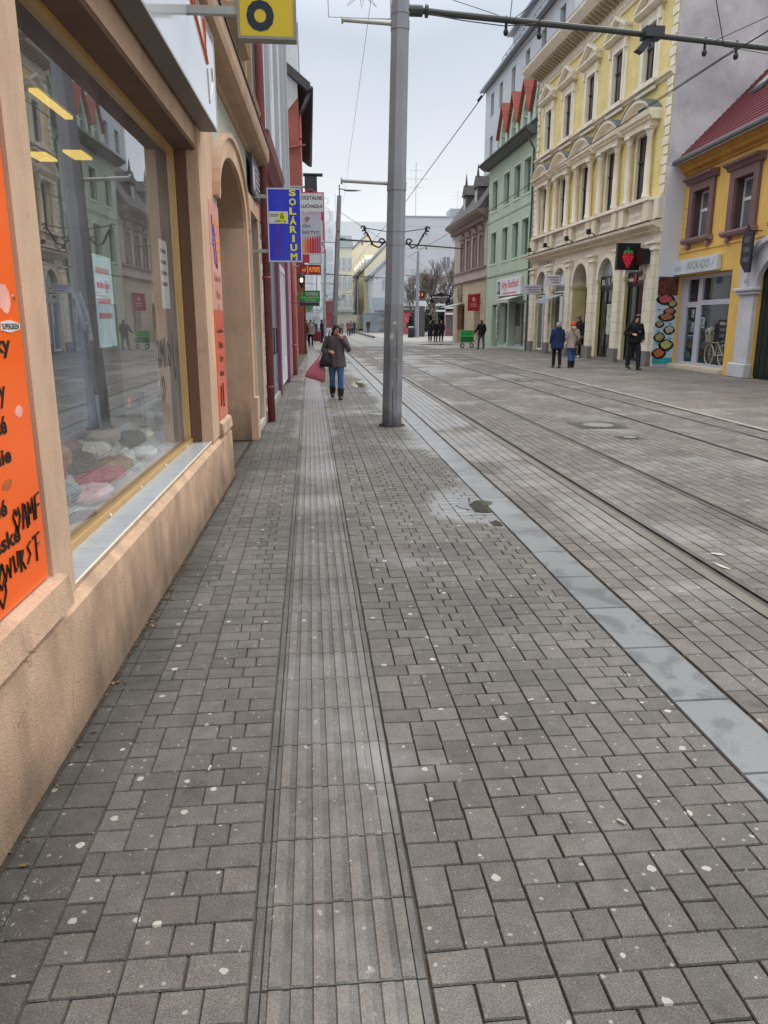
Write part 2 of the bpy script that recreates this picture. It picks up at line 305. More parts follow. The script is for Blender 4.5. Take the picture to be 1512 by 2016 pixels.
# ================================================================== GROUND
def paver_mat(name, c1, c2, rough0=.62, wetlo=.16, gum=1.0, speck=.35, wetbias=.0):
    """concrete paving: tint per stone (face attribute), aggregate speckle, dirt, gum spots, damp patches by a roughness map"""
    m = bpy.data.materials.new(name); m.use_nodes = True; nt = m.node_tree; L = nt.links; b = nt.nodes['Principled BSDF']
    pos = nd(nt, 'ShaderNodeNewGeometry').outputs['Position']
    at = nd(nt, 'ShaderNodeAttribute'); at.attribute_name = 'tint'
    mix0 = nd(nt, 'ShaderNodeMixRGB'); mix0.inputs['Color1'].default_value = lin(c1) + (1,); mix0.inputs['Color2'].default_value = lin(c2) + (1,)
    L.new(at.outputs['Fac'], mix0.inputs['Fac']); out = mix0.outputs['Color']
    def noise(scale, det, lo, hi, c0, c1, rgh=.5):
        n = nd(nt, 'ShaderNodeTexNoise'); n.inputs['Scale'].default_value = scale; n.inputs['Detail'].default_value = det; n.inputs['Roughness'].default_value = rgh
        L.new(pos, n.inputs['Vector']); r = nd(nt, 'ShaderNodeValToRGB'); e = r.color_ramp.elements
        e[0].position = lo; e[1].position = hi; e[0].color = (c0,)*3 + (1,); e[1].color = (c1,)*3 + (1,)
        L.new(n.outputs['Fac'], r.inputs['Fac']); return r.outputs['Color']
    def mult(a, c):
        x = nd(nt, 'ShaderNodeMixRGB', blend_type='MULTIPLY'); x.inputs['Fac'].default_value = 1; L.new(a, x.inputs['Color1']); L.new(c, x.inputs['Color2']); return x.outputs['Color']
    out = mult(out, noise(.9, 7, .32, .68, .74, 1.16))
    out = mult(out, noise(14, 6, .36, .64, .84, 1.12, .7))
    out = mult(out, noise(210, 3, .38, .62, 1-speck, 1+speck*.75))
    # pale aggregate grains
    v = nd(nt, 'ShaderNodeTexVoronoi'); v.inputs['Scale'].default_value = 120; L.new(pos, v.inputs['Vector'])
    lt = nd(nt, 'ShaderNodeMath', operation='LESS_THAN'); lt.inputs[1].default_value = .17; L.new(v.outputs['Distance'], lt.inputs[0])
    sc_ = nd(nt, 'ShaderNodeSeparateColor'); L.new(v.outputs['Color'], sc_.inputs[0]); g2 = nd(nt, 'ShaderNodeMath', operation='GREATER_THAN'); g2.inputs[1].default_value = .8; L.new(sc_.outputs[0], g2.inputs[0])
    mm = nd(nt, 'ShaderNodeMath', operation='MULTIPLY'); L.new(lt.outputs[0], mm.inputs[0]); L.new(g2.outputs[0], mm.inputs[1])
    m3 = nd(nt, 'ShaderNodeMath', operation='MULTIPLY'); L.new(mm.outputs[0], m3.inputs[0]); m3.inputs[1].default_value = .55
    mg = nd(nt, 'ShaderNodeMixRGB'); L.new(m3.outputs[0], mg.inputs['Fac']); L.new(out, mg.inputs['Color1']); mg.inputs['Color2'].default_value = (.42, .40, .36, 1); out = mg.outputs['Color']
    # gum spots: two voronoi layers, distorted
    for scale, rad, thr, colr in ((4.6, .068, .45, (.42, .41, .37)), (3.1, .052, .45, (.50, .49, .44)), (9.5, .07, .62, (.36, .35, .32)), (15.0, .10, .66, (.30, .29, .27))):
        if gum <= 0: break
        nn = nd(nt, 'ShaderNodeTexNoise'); nn.inputs['Scale'].default_value = 35; L.new(pos, nn.inputs['Vector'])
        ms = nd(nt, 'ShaderNodeVectorMath', operation='SCALE'); ms.inputs['Scale'].default_value = .016; L.new(nn.outputs['Color'], ms.inputs[0])
        ad = nd(nt, 'ShaderNodeVectorMath', operation='ADD'); L.new(pos, ad.inputs[0]); L.new(ms.outputs[0], ad.inputs[1])
        vo = nd(nt, 'ShaderNodeTexVoronoi', voronoi_dimensions='2D'); vo.inputs['Scale'].default_value = scale; L.new(ad.outputs[0], vo.inputs['Vector'])
        s3 = nd(nt, 'ShaderNodeSeparateColor'); L.new(vo.outputs['Color'], s3.inputs[0])
        rr = nd(nt, 'ShaderNodeMath', operation='MULTIPLY'); L.new(s3.outputs[1], rr.inputs[0]); rr.inputs[1].default_value = rad
        l2 = nd(nt, 'ShaderNodeMath', operation='LESS_THAN'); L.new(vo.outputs['Distance'], l2.inputs[0]); L.new(rr.outputs[0], l2.inputs[1])
        g3 = nd(nt, 'ShaderNodeMath', operation='GREATER_THAN'); g3.inputs[1].default_value = thr; L.new(s3.outputs[0], g3.inputs[0])
        mu = nd(nt, 'ShaderNodeMath', operation='MULTIPLY'); L.new(l2.outputs[0], mu.inputs[0]); L.new(g3.outputs[0], mu.inputs[1])
        mv = nd(nt, 'ShaderNodeMath', operation='MULTIPLY'); L.new(mu.outputs[0], mv.inputs[0]); mv.inputs[1].default_value = .8*gum
        mz = nd(nt, 'ShaderNodeMixRGB'); L.new(mv.outputs[0], mz.inputs['Fac']); L.new(out, mz.inputs['Color1']); mz.inputs['Color2'].default_value = colr + (1,); out = mz.outputs['Color']
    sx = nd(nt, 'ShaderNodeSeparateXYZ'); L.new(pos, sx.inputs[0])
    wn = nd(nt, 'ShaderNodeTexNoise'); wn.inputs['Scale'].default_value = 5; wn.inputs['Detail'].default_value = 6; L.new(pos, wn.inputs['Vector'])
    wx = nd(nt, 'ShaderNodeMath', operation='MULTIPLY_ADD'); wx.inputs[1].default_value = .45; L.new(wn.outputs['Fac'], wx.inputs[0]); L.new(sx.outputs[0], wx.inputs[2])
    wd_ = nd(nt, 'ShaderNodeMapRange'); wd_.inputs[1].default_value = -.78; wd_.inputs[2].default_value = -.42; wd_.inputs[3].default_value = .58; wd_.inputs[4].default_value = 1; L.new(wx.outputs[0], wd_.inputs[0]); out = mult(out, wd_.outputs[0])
    # dark smears and pale splashes
    out = mult(out, noise(3.3, 8, .56, .70, 1.0, .70, .7))
    sv = nd(nt, 'ShaderNodeTexNoise'); sv.inputs['Scale'].default_value = 26; sv.inputs['Detail'].default_value = 9; sv.inputs['Roughness'].default_value = .78; L.new(pos, sv.inputs['Vector'])
    sb = nd(nt, 'ShaderNodeVectorMath', operation='SUBTRACT'); L.new(pos, sb.inputs[0]); sb.inputs[1].default_value = (-.90, 1.95, 0); sb2 = nd(nt, 'ShaderNodeVectorMath', operation='LENGTH'); L.new(sb.outputs[0], sb2.inputs[0])
    sm = nd(nt, 'ShaderNodeMapRange'); sm.inputs[1].default_value = .50; sm.inputs[2].default_value = .05; sm.inputs[3].default_value = 0; sm.inputs[4].default_value = .12; L.new(sb2.outputs['Value'], sm.inputs[0])
    s6 = nd(nt, 'ShaderNodeMath', operation='ADD'); L.new(sv.outputs['Fac'], s6.inputs[0]); L.new(sm.outputs[0], s6.inputs[1])
    s7 = nd(nt, 'ShaderNodeMapRange'); s7.inputs[1].default_value = .69; s7.inputs[2].default_value = .76; s7.inputs[3].default_value = 0; s7.inputs[4].default_value = .7; L.new(s6.outputs[0], s7.inputs[0])
    sz_ = nd(nt, 'ShaderNodeMixRGB'); L.new(s7.outputs[0], sz_.inputs['Fac']); L.new(out, sz_.inputs['Color1']); sz_.inputs['Color2'].default_value = (.5, .5, .48, 1); out = sz_.outputs['Color']
    # damp map
    n = nd(nt, 'ShaderNodeTexNoise'); n.inputs['Scale'].default_value = .55; n.inputs['Detail'].default_value = 5; n.inputs['Roughness'].default_value = .6; L.new(pos, n.inputs['Vector'])
    # extra damp around the puddle by the channel and along the tactile strip further up the street
    def blob(cx, cy, sx, sy, amp):
        s_ = nd(nt, 'ShaderNodeVectorMath', operation='SUBTRACT'); L.new(pos, s_.inputs[0]); s_.inputs[1].default_value = (cx, cy, 0)
        m_ = nd(nt, 'ShaderNodeVectorMath', operation='MULTIPLY'); L.new(s_.outputs[0], m_.inputs[0]); m_.inputs[1].default_value = (1/sx, 1/sy, 0)
        l_ = nd(nt, 'ShaderNodeVectorMath', operation='LENGTH'); L.new(m_.outputs[0], l_.inputs[0])
        r_ = nd(nt, 'ShaderNodeMapRange'); r_.inputs[1].default_value = 1.0; r_.inputs[2].default_value = .35; r_.inputs[3].default_value = 0; r_.inputs[4].default_value = amp; L.new(l_.outputs['Value'], r_.inputs[0]); return r_.outputs[0]
    acc = n.outputs['Fac']
    for bb in ((1.40, 6.75, .50, .95, .40), (.03, 15, .40, 9.5, .26), (2.40, 17., .6, 13., .24), (1.75, 17, .6, 11, .26), (.03, 34, .6, 16, .3), (1.7, 30, .8, 14, .2), (4.5, 34, 3, 16, .10)):
        a_ = nd(nt, 'ShaderNodeMath', operation='ADD'); L.new(acc, a_.inputs[0]); L.new(blob(*bb), a_.inputs[1]); acc = a_.outputs[0]
    wr = nd(nt, 'ShaderNodeMapRange'); wr.inputs[1].default_value = .56 - wetbias; wr.inputs[2].default_value = .76 - wetbias; wr.inputs[3].default_value = 0; wr.inputs[4].default_value = 1; L.new(acc, wr.inputs[0])
    ro = nd(nt, 'ShaderNodeMapRange'); ro.inputs[3].default_value = rough0; ro.inputs[4].default_value = wetlo + .08; L.new(wr.outputs[0], ro.inputs[0]); L.new(ro.outputs[0], b.inputs['Roughness'])
    dk = nd(nt, 'ShaderNodeMapRange'); dk.inputs[3].default_value = 1; dk.inputs[4].default_value = .92; L.new(wr.outputs[0], dk.inputs[0])
    out = mult(out, dk.outputs[0]); L.new(out, b.inputs['Base Color']); sl_ = nd(nt, 'ShaderNodeMapRange'); sl_.inputs[3].default_value = .45; sl_.inputs[4].default_value = 1.0; L.new(wr.outputs[0], sl_.inputs[0]); L.new(sl_.outputs[0], b.inputs['Specular IOR Level'])
    io = nd(nt, 'ShaderNodeMapRange'); io.inputs[3].default_value = 1.45; io.inputs[4].default_value = 2.5; L.new(wr.outputs[0], io.inputs[0]); L.new(io.outputs[0], b.inputs['IOR'])
    n5 = nd(nt, 'ShaderNodeTexNoise'); n5.inputs['Scale'].default_value = 160; n5.inputs['Detail'].default_value = 4; L.new(pos, n5.inputs['Vector'])
    bs = nd(nt, 'ShaderNodeMapRange'); bs.inputs[3].default_value = .5; bs.inputs[4].default_value = .12; L.new(wr.outputs[0], bs.inputs[0])
    bp = nd(nt, 'ShaderNodeBump'); bp.inputs['Distance'].default_value = .003; L.new(bs.outputs[0], bp.inputs['Strength']); L.new(n5.outputs['Fac'], bp.inputs['Height']); L.new(bp.outputs['Normal'], b.inputs['Normal'])
    return m
class Pav:
    """stones as chamfered tops with open joints between them, collected into one sheet"""
    def __init__(s): s.r = []
    def add(s, x0, x1, y0, y1, t=None, g=.0020):
        if x1 - x0 < .02 or y1 - y0 < .02: return
        s.r.append((x0+g*RND.uniform(.6, 1.3), x1-g*RND.uniform(.6, 1.3), y0+g*RND.uniform(.6, 1.3), y1-g*RND.uniform(.6, 1.3), RND.random() if t is None else t))
    def build(s, name, m, z=0., bev=.0030, drop=.0024, jit=.0012, skew=None):
        r = np.array(s.r); n = len(r); x0, x1, y0, y1, t = r.T
        rng = np.random.default_rng(3); hz = z + rng.uniform(-jit, jit, (n, 4))
        V = np.zeros((n, 8, 3)); jx = rng.uniform(-jit, jit, (n, 4, 2))*1.3
        for k, (a, b) in enumerate(((x0, y0), (x1, y0), (x1, y1), (x0, y1))):
            sx = -1 if k in (0, 3) else 1; sy = -1 if k in (0, 1) else 1; a = a + jx[:, k, 0]; b = b + jx[:, k, 1]
            V[:, k, 0] = a; V[:, k, 1] = b; V[:, k, 2] = z - drop - .003
            V[:, k+4, 0] = a - sx*bev; V[:, k+4, 1] = b - sy*bev; V[:, k+4, 2] = hz[:, k]
        if skew: V[:, :, 0] += skew*V[:, :, 1]
        F = np.array([(4, 5, 6, 7), (0, 1, 5, 4), (1, 2, 6, 5), (2, 3, 7, 6), (3, 0, 4, 7)])
        F = (F[None] + (np.arange(n)*8)[:, None, None]).reshape(-1, 4)
        me = bpy.data.meshes.new(name); me.vertices.add(n*8); me.vertices.foreach_set('co', V.reshape(-1))
        me.loops.add(len(F)*4); me.loops.foreach_set('vertex_index', F.reshape(-1)); me.polygons.add(len(F)); me.polygons.foreach_set('loop_start', np.arange(len(F))*4)
        me.update(calc_edges=True); a = me.attributes.new('tint', 'FLOAT', 'FACE'); a.data.foreach_set('value', np.repeat(t, 5))
        me.materials.append(m); me.validate(); me.polygons.foreach_set('use_smooth', [False]*len(me.polygons)); me.update()
        o = bpy.data.objects.new(name, me); C.objects.link(o); o['kind'] = 'structure'; return o
GM = mat('joint dirt', '#555047', .95, .35, 5, .3, 120)
g = MB(); g.add([(-600, -300, -.03), (900, -300, -.03), (900, 1200, -.03), (-600, 1200, -.03)], [(0, 1, 2, 3)])
struct('ground', g, mat('far ground', '#7d7972', .8, .2, .4, .1, 30))
S = .11
WL = lambda y: -1.10 + .0225*y           # shop side building line
KB = lambda y: 6.62 + .037*y if y < 22 else 7.43 + .012*(y-22)   # edge of the far pavement
RW = lambda y: 12.57 - .0117*(y-27.76)
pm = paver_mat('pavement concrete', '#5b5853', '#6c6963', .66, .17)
pt = paver_mat('tactile concrete', '#605e59', '#716e68', .62, .24, speck=.25, wetbias=.05)
pr = paver_mat('road paver concrete', '#5e5953', '#716b64', .62, .2, gum=.55, wetbias=.02)
pf = paver_mat('far pavement stone', '#6d6861', '#7c766e', .7, .24, gum=.3, wetbias=.0)
P = Pav(); XL, XR = -.185, .258
def module(x0, xs, y0, lo, hi, order):
    """one row band: 3S of mixed stones then S of long stones; xs = start, running right"""
    def put(a, b, c, d):
        a, b = max(a, lo), min(b, hi)
        if b > a: P.add(a, b, c, d)
    x = xs
    while x < hi:
        for kind in order:
            if kind == 't':
                put(x, x+S, y0, y0+1.5*S); put(x, x+S, y0+1.5*S, y0+3*S); x += S
            elif kind == 's':
                for k in range(3): put(x, x+S, y0+k*S, y0+(k+1)*S)
                x += S
            else:
                for k in range(3):
                    put(x+k*S, x+(k+1)*S, y0, y0+S); put(x+k*S, x+(k+1)*S, y0+2*S, y0+3*S)
                put(x, x+1.5*S, y0+S, y0+2*S); put(x+1.5*S, x+3*S, y0+S, y0+2*S); x += 3*S
    x = xs
    while x < hi: put(x, x+1.5*S, y0+3*S, y0+4*S); x += 1.5*S
YEND = 46.
nband = int((YEND + 2)/(4*S))
Y0 = 1.686 - 4*S*8
for k in range(nband):
    y = Y0 + k*4*S
    module(XR, XR + .012, y - 3*S - .0 + 3*S, XR+.012, 1.566 + .002*y, 'tstg')
    xl = -.75
    module(0, XL - .012 - 6*S*2 , y + .05, max(xl, WL(y)+.02), XL-.012, 'tstg')
    for j in range(3):                                     # two border courses beside the wall
        yy = y + j*4*S/3
        if WL(y) < -.76: P.add(max(-.90, WL(y)+.01), xl, yy, yy+4*S/3, RND.uniform(-.5, .4))
        if WL(y) < -.92: P.add(WL(y)+.004, -.90, yy, yy+4*S/3, RND.uniform(-.7, .2))
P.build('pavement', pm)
g = MB(); g.add([(-1.4, -4, -.012), (13.6, -4, -.012), (13.6, 130, -.012), (-1.4, 130, -.012)], [(0, 1, 2, 3)]); struct('joint_bed', g, GM)
# tactile strip: slabs 0.30 long with raised ribs
T = Pav(); RB = Pav(); y = 1.605 - .289*14; k = 0
while y < 60:
    lo, hi = XL + .02, XR - .02
    T.add(XL-.008, lo, y, y+.289, .2, .001); T.add(hi, XR+.008, y, y+.289, .2, .001)
    T.add(lo, (lo+hi)/2, y, y+.289, None, .0016); T.add((lo+hi)/2, hi, y, y+.289, None, .0016)
    n = 7; p = (hi-lo)/n; t0 = RND.uniform(.3, 1)
    for i in range(n):
        RB.add(lo + i*p + p*.30, lo + (i+1)*p - .001, y+.002, y+.287, min(1, t0+RND.uniform(-.15, .25)), .0005)
    y += .289
T.build('tactile_strip', paver_mat('tactile groove concrete', '#545451', '#605f5b', .5, .24, gum=.4, wetbias=.06), z=-.004, bev=.002, drop=.003)
RB.build('tactile_ribs', pt, z=.0018, bev=.004, drop=.002, jit=.0005)
# grey drainage channel slabs
cm = mat('channel slab', '#8a9093', .38, .07, 2.2, .08, 120, grime=.0)
def channel_mat():
    m = bpy.data.materials.new('channel stone'); m.use_nodes = True; nt = m.node_tree; L = nt.links; b = nt.nodes['Principled BSDF']
    pos = nd(nt, 'ShaderNodeNewGeometry').outputs['Position']
    n = nd(nt, 'ShaderNodeTexNoise'); n.inputs['Scale'].default_value = 3.2; n.inputs['Detail'].default_value = 6; n.inputs['Roughness'].default_value = .55; n.inputs['Distortion'].default_value = .6; L.new(pos, n.inputs['Vector'])
    r = nd(nt, 'ShaderNodeValToRGB'); e = r.color_ramp.elements; e[0].position = .50; e[0].color = lin('#777b7c') + (1,); e[1].position = .58; e[1].color = lin('#5f6365') + (1,)
    L.new(n.outputs['Fac'], r.inputs['Fac'])
    n2 = nd(nt, 'ShaderNodeTexNoise'); n2.inputs['Scale'].default_value = 60; n2.inputs['Detail'].default_value = 5; L.new(pos, n2.inputs['Vector'])
    r2 = nd(nt, 'ShaderNodeValToRGB'); r2.color_ramp.elements[0].color = (.9, .9, .9, 1); r2.color_ramp.elements[1].color = (1.08, 1.08, 1.08, 1); L.new(n2.outputs['Fac'], r2.inputs['Fac'])
    x = nd(nt, 'ShaderNodeMixRGB', blend_type='MULTIPLY'); x.inputs['Fac'].default_value = 1; L.new(r.outputs['Color'], x.inputs['Color1']); L.new(r2.outputs['Color'], x.inputs['Color2'])
    at = nd(nt, 'ShaderNodeAttribute'); at.attribute_name = 'tint'; ta = nd(nt, 'ShaderNodeMapRange'); ta.inputs[3].default_value = .82; ta.inputs[4].default_value = 1.08; L.new(at.outputs['Fac'], ta.inputs[0])
    n9 = nd(nt, 'ShaderNodeTexNoise'); n9.inputs['Scale'].default_value = 300; n9.inputs['Detail'].default_value = 2; L.new(pos, n9.inputs['Vector']); t9 = nd(nt, 'ShaderNodeMapRange'); t9.inputs[1].default_value = .35; t9.inputs[2].default_value = .65; t9.inputs[3].default_value = .84; t9.inputs[4].default_value = 1.12; L.new(n9.outputs['Fac'], t9.inputs[0])
    xm = nd(nt, 'ShaderNodeMath', operation='MULTIPLY'); L.new(ta.outputs[0], xm.inputs[0]); L.new(t9.outputs[0], xm.inputs[1]); x2 = nd(nt, 'ShaderNodeMixRGB', blend_type='MULTIPLY'); x2.inputs['Fac'].default_value = 1; L.new(x.outputs['Color'], x2.inputs['Color1']); L.new(xm.outputs[0], x2.inputs['Color2'])
    L.new(x2.outputs['Color'], b.inputs['Base Color'])
    sp = nd(nt, 'ShaderNodeSeparateXYZ'); L.new(pos, sp.inputs[0]); mr = nd(nt, 'ShaderNodeMapRange'); mr.inputs[1].default_value = 4.5; mr.inputs[2].default_value = 9; mr.inputs[3].default_value = .40; mr.inputs[4].default_value = .24; L.new(sp.outputs[1], mr.inputs[0])
    r3 = nd(nt, 'ShaderNodeValToRGB'); r3.color_ramp.elements[0].position = .5; r3.color_ramp.elements[1].position = .56; r3.color_ramp.elements[0].color = (0, 0, 0, 1); r3.color_ramp.elements[1].color = (-.0, -.0, -.0, 1); 
    mi = nd(nt, 'ShaderNodeMapRange'); mi.inputs[1].default_value = 4.5; mi.inputs[2].default_value = 9; mi.inputs[3].default_value = 1.5; mi.inputs[4].default_value = 3.4; L.new(sp.outputs[1], mi.inputs[0]); L.new(mi.outputs[0], b.inputs['IOR'])
    L.new(mr.outputs[0], b.inputs['Roughness']); b.inputs['Specular IOR Level'].default_value = .6
    bp = nd(nt, 'ShaderNodeBump'); bp.inputs['Strength'].default_value = .12; bp.inputs['Distance'].default_value = .002; L.new(n2.outputs['Fac'], bp.inputs['Height']); L.new(bp.outputs['Normal'], b.inputs['Normal'])
    return m
Q = Pav(); y = 2.396 - .568*12
while y < 90: Q.add(1.57 + .002*y, 1.84 + .002*y, y, y+.568, None, .0045); y += .568
Q.build('drain_channel', channel_mat(), z=.0015, bev=.004, drop=.006)
# carriageway: running courses parallel to the rails
RX = [2.70, 3.62, 5.46, 6.43]; SK = .004
R_ = Pav(); cw = .118
def courses(xa, xb, yend=52):
    n = max(1, round((xb-xa)/cw)); c = (xb-xa)/n
    for i in range(n):
        y = -3 + RND.uniform(0, .2)
        while y < yend: R_.add(xa+i*c, xa+(i+1)*c, y, y+.2, None, .003); y += .2
courses(1.845, RX[0]-.15); courses(RX[0]+.05, RX[1]-.05); courses(RX[1]+.05, RX[2]-.05); courses(RX[2]+.05, RX[3]-.05)
# up to the far pavement the edge is oblique
n = 0; x = RX[3] + .05
while x < 8.1:
    y = -3 + RND.uniform(0, .2)
    while y < 52:
        if x + SK*y + cw < KB(y) - .06: R_.add(x, x+cw, y, y+.2, None, .003)
        y += .2
    x += cw
R_.build('road', pr, skew=SK)
g = MB(); g.add([(1.84, 51.9, -.0035), (9, 51.9, -.0035), (9, 420, -.0035), (-.2, 420, -.0035)], [(0, 1, 2, 3)]); struct('far_road', g, mat('wet far road', '#7a7671', .36, .15, .5, .2, 20, spec=.5))
rail_m = mat('rail steel', '#b9bcbd', .22, .12, 8, .05, 60, metal=.9, spec=.6); groove_m = mat('rail groove', '#0d0c0b', .6, .1, 8, 0); fl_m = mat('rail sealant', '#4b4641', .7, .2, 8, .2, 80)
edge_m = mat('rail edge concrete', '#6c665d', .6, .2, 3, .4, 90, grime=.5)
for i, rx in enumerate(RX):
    g = MB()
    for a, b, z0, z1, mi in ((-.045, -.012, -.02, .003, 1), (.012, .03, -.02, .003, 0), (-.012, .012, -.03, -.018, 2), (.03, .048, -.02, .001, 3), (-.05, -.045, -.02, .001, 3)):
        pass
    prof = [(-.048, -.030, .001, 3), (-.030, .006, -.016, 2), (.006, .046, .0035, 0), (.046, .052, .001, 3)] if i in (0, 2) else [(-.052, -.046, .001, 3), (-.046, -.006, .0035, 0), (-.006, .030, -.016, 2), (.030, .048, .001, 3)]
    for a, b, z, mi in prof:
        g.cur = mi
        g.add([(rx+a+SK*-3, -3, z), (rx+b+SK*-3, -3, z), (rx+b+SK*95, 95, z), (rx+a+SK*95, 95, z)], [(0, 1, 2, 3)])
        g.add([(rx+a+SK*95, 95, z), (rx+b+SK*95, 95, z), (rx+b+SK*95-9, 210, z), (rx+a+SK*95-9, 210, z)], [(0, 1, 2, 3)])
    o = g.build('tram_rail', [rail_m, rail_m, groove_m, fl_m]); o['kind'] = 'structure'
g = MB(); g.add([(RX[0]-.15, -3, -.001), (RX[0]-.055, -3, -.001), (RX[0]-.055+SK*95, 95, -.001), (RX[0]-.15+SK*95, 95, -.001)], [(0, 1, 2, 3)]); struct('track_edging', g, edge_m)
# kerb line and the far pavement
g = MB(); ys = [-3, 6, 14, 22, 40, 70, 95]
for a, b in zip(ys, ys[1:]): g.add([(KB(a)-.05, a, .003), (KB(a)+.07, a, .003), (KB(b)+.07, b, .003), (KB(b)-.05, b, .003)], [(0, 1, 2, 3)])
struct('kerb_line', g, mat('pale kerb', '#8f8a80', .6, .15, 4, .3, 60, grime=.5))
F_ = Pav(); y = -3.
while y < 48:
    x = KB(y) + .08; off = RND.uniform(0, .2)
    x1 = RW(y)+.6 if y > 27 else 14.6
    xx = x - off
    while xx < x1:
        F_.add(max(x, xx), min(x1, xx+.24), y, y+.16, None, .003); xx += .24
    y += .16
F_.build('far_pavement', pf)
g = MB(); g.add([(7.6, 47.9, -.002), (60, 47.9, -.002), (60, 330, -.002), (7.6, 330, -.002)], [(0, 1, 2, 3)]); struct('square', g, mat('square paving', '#8f8b84', .5, .12, .7, .15, 30))
g = MB(); g.add([(-1.0, 45.9, -.002), (1.6, 45.9, -.002), (1.6, 330, -.002), (-8, 330, -.002)], [(0, 1, 2, 3)]); struct('far_walk', g, mat('far walk paving', '#86827b', .34, .15, .9, .1, 30))
# puddle
random.seed(5)
def sheet(name, cx, cy, rx, ry, m, z, n=40, seed=1, rz=0):
    rr = random.Random(seed); pts = []
    for i in range(n):
        a = 2*PI*i/n; k = .72 + .38*mnoise.noise(Vector((math.cos(a)*1.3+seed*7, math.sin(a)*1.3, seed))) + .1*mnoise.noise(Vector((math.cos(a)*4, math.sin(a)*4, seed*3.)))
        x, y = rx*k*math.cos(a), ry*k*math.sin(a); c, s_ = rot2(rz); pts.append((cx+x*c-y*s_, cy+x*s_+y*c, z))
    g = MB(); g.add(pts, [tuple(range(n))]); o = g.build(name, m); o['kind'] = 'structure'; return o
wm = mat('water', '#4e4c46', .015, .1, 3, .0, spec=1.0); wm.node_tree.nodes['Principled BSDF'].inputs['IOR'].default_value = 2.3
sheet('puddle_water', 1.47, 6.75, .235, .36, wm, .0042, seed=2)
sheet('puddle_water', 1.52, 6.05, .06, .12, wm, .0042, seed=4)
sheet('puddle_water', 1.35, 13.9, .45, .22, wm, .0042, seed=6)
sheet('puddle_water', 1.25, 20.5, .30, 1.1, wm, .0042, seed=8)
sheet('puddle_water', .9, 27.5, .30, 1.6, wm, .0042, seed=9)
sheet('puddle_water', 9.3, 56, 1.6, 1.5, wm, .0052, seed=12)
# litter and droppings
pap = mat('wet paper', '#b0aa9e', .7, .15, 30, .3, 90)
for i, (x, y, a, r) in enumerate(((2.92, 5.05, .07, .03), (2.80, 4.78, .11, .022))):
    o = sheet('paper_scrap', x, y, r, a, pap, .0062, 22, 20+i, rz=[.9, .2][i])
    del o['kind']; tag(o, ['pale flattened paper scrap lying between the first rails', 'longer torn white paper scrap lying on the nearest rail'][i], 'litter')
butt = mat('cigarette butt', '#b9b2a4', .8, .1, 20, 0)
for i, (x, y, a) in enumerate(((.93, 3.02, .4), (2.02, 2.92, 1.2), (-.42, 2.6, 1.4), (1.02, 2.15, 2.2))):
    c, s_ = rot2(a); g = MB(); g.tube([(x, y, .007), (x+.03*c, y+.03*s_, .007)], .0042, 7)
    o = g.build('cigarette_butt', butt); tag(o, ['cigarette butt on the paving to the right of the ribbed strip, farther of two', 'cigarette butt on the grey drainage channel', 'cigarette butt in a paving joint left of the ribbed strip', 'cigarette butt among the pavers nearest the camera on the right'][i], 'cigarette butt', 'cigarette butts on the paving')
# manholes
iron = mat('cast iron', '#413f3c', .5, .25, 20, .8, 55, metal=.3, bdist=.01); conc = mat('manhole concrete', '#75716a', .7, .15, 9, .3, 60)
def manhole(x, y, sz, rad, lab):
    t = thing('manhole_cover', lab, 'manhole', (x, y, 0))
    g = MB(); g.box(-sz, sz, -sz, sz, -.01, .0045); g.build('frame', iron, t)
    g = MB(); n = 32; g.poly([(rad*math.cos(2*PI*i/n), rad*math.sin(2*PI*i/n)) for i in range(n)], .0045, .009, 'z'); g.build('ring', iron, t)
    g = MB(); g.poly([(rad*.72*math.cos(2*PI*i/n), rad*.72*math.sin(2*PI*i/n)) for i in range(n)], .009, .012, 'z'); g.build('cover', conc, t)
manhole(4.63, 12.0, .40, .34, 'large round manhole cover in a dark square frame between the tracks')
manhole(4.60, 10.65, .17, .13, 'small pale utility cover between the tracks, nearer than the large manhole')
manhole(6.05, 21.5, .25, .2, 'utility cover between the farther pair of rails')

# grit and dead leaves caught along the foot of the shop wall
g = MB(); rr = random.Random(9); pts = []
ys_ = [-1 + i*.12 for i in range(115)]
for a, b in zip(ys_, ys_[1:]):
    wa = .018+.03*abs(mnoise.noise(Vector((a*3, 0, 0)))); wb = .018+.03*abs(mnoise.noise(Vector((b*3, 0, 0))))
    xa, xb = WL(a)+(.055 if a < 8.3 else 0), WL(b)+(.055 if a < 8.3 else 0)
    g.add([(xa-.02, a, .004), (xa+wa, a, .0035), (xb+wb, b, .0035), (xb-.02, b, .004)], [(0, 1, 2, 3)])
struct('wall_foot_dirt', g, mat('wall foot dirt', '#3a342b', .95, .4, 14, .9, 120, bdist=.01))
g = MB()
for i in range(420):
    y = rr.uniform(.8, 12.5) if i % 3 else rr.gauss(4.6, .5); x = WL(y)+(.055 if y < 8.3 else 0)+abs(rr.gauss(0, .035)); r = rr.uniform(.003, .011) if i % 5 else rr.uniform(.010, .020); a = rr.uniform(0, PI)
    q = [(math.cos(a)*r, math.sin(a)*r), (-math.sin(a)*r*.5, math.cos(a)*r*.5), (-math.cos(a)*r, -math.sin(a)*r), (math.sin(a)*r*.5, -math.cos(a)*r*.5)]
    g.add([(x+p[0], y+p[1], .006+rr.uniform(0, .006)) for p in q], [(0, 1, 2, 3)])
o = g.build('leaf_litter', mat('dead leaves', '#6a543a', .9, .5, 40, .2)); tag(o, 'crumbs of dead leaves and grit along the foot of the shop wall', 'leaf litter', kind='stuff')
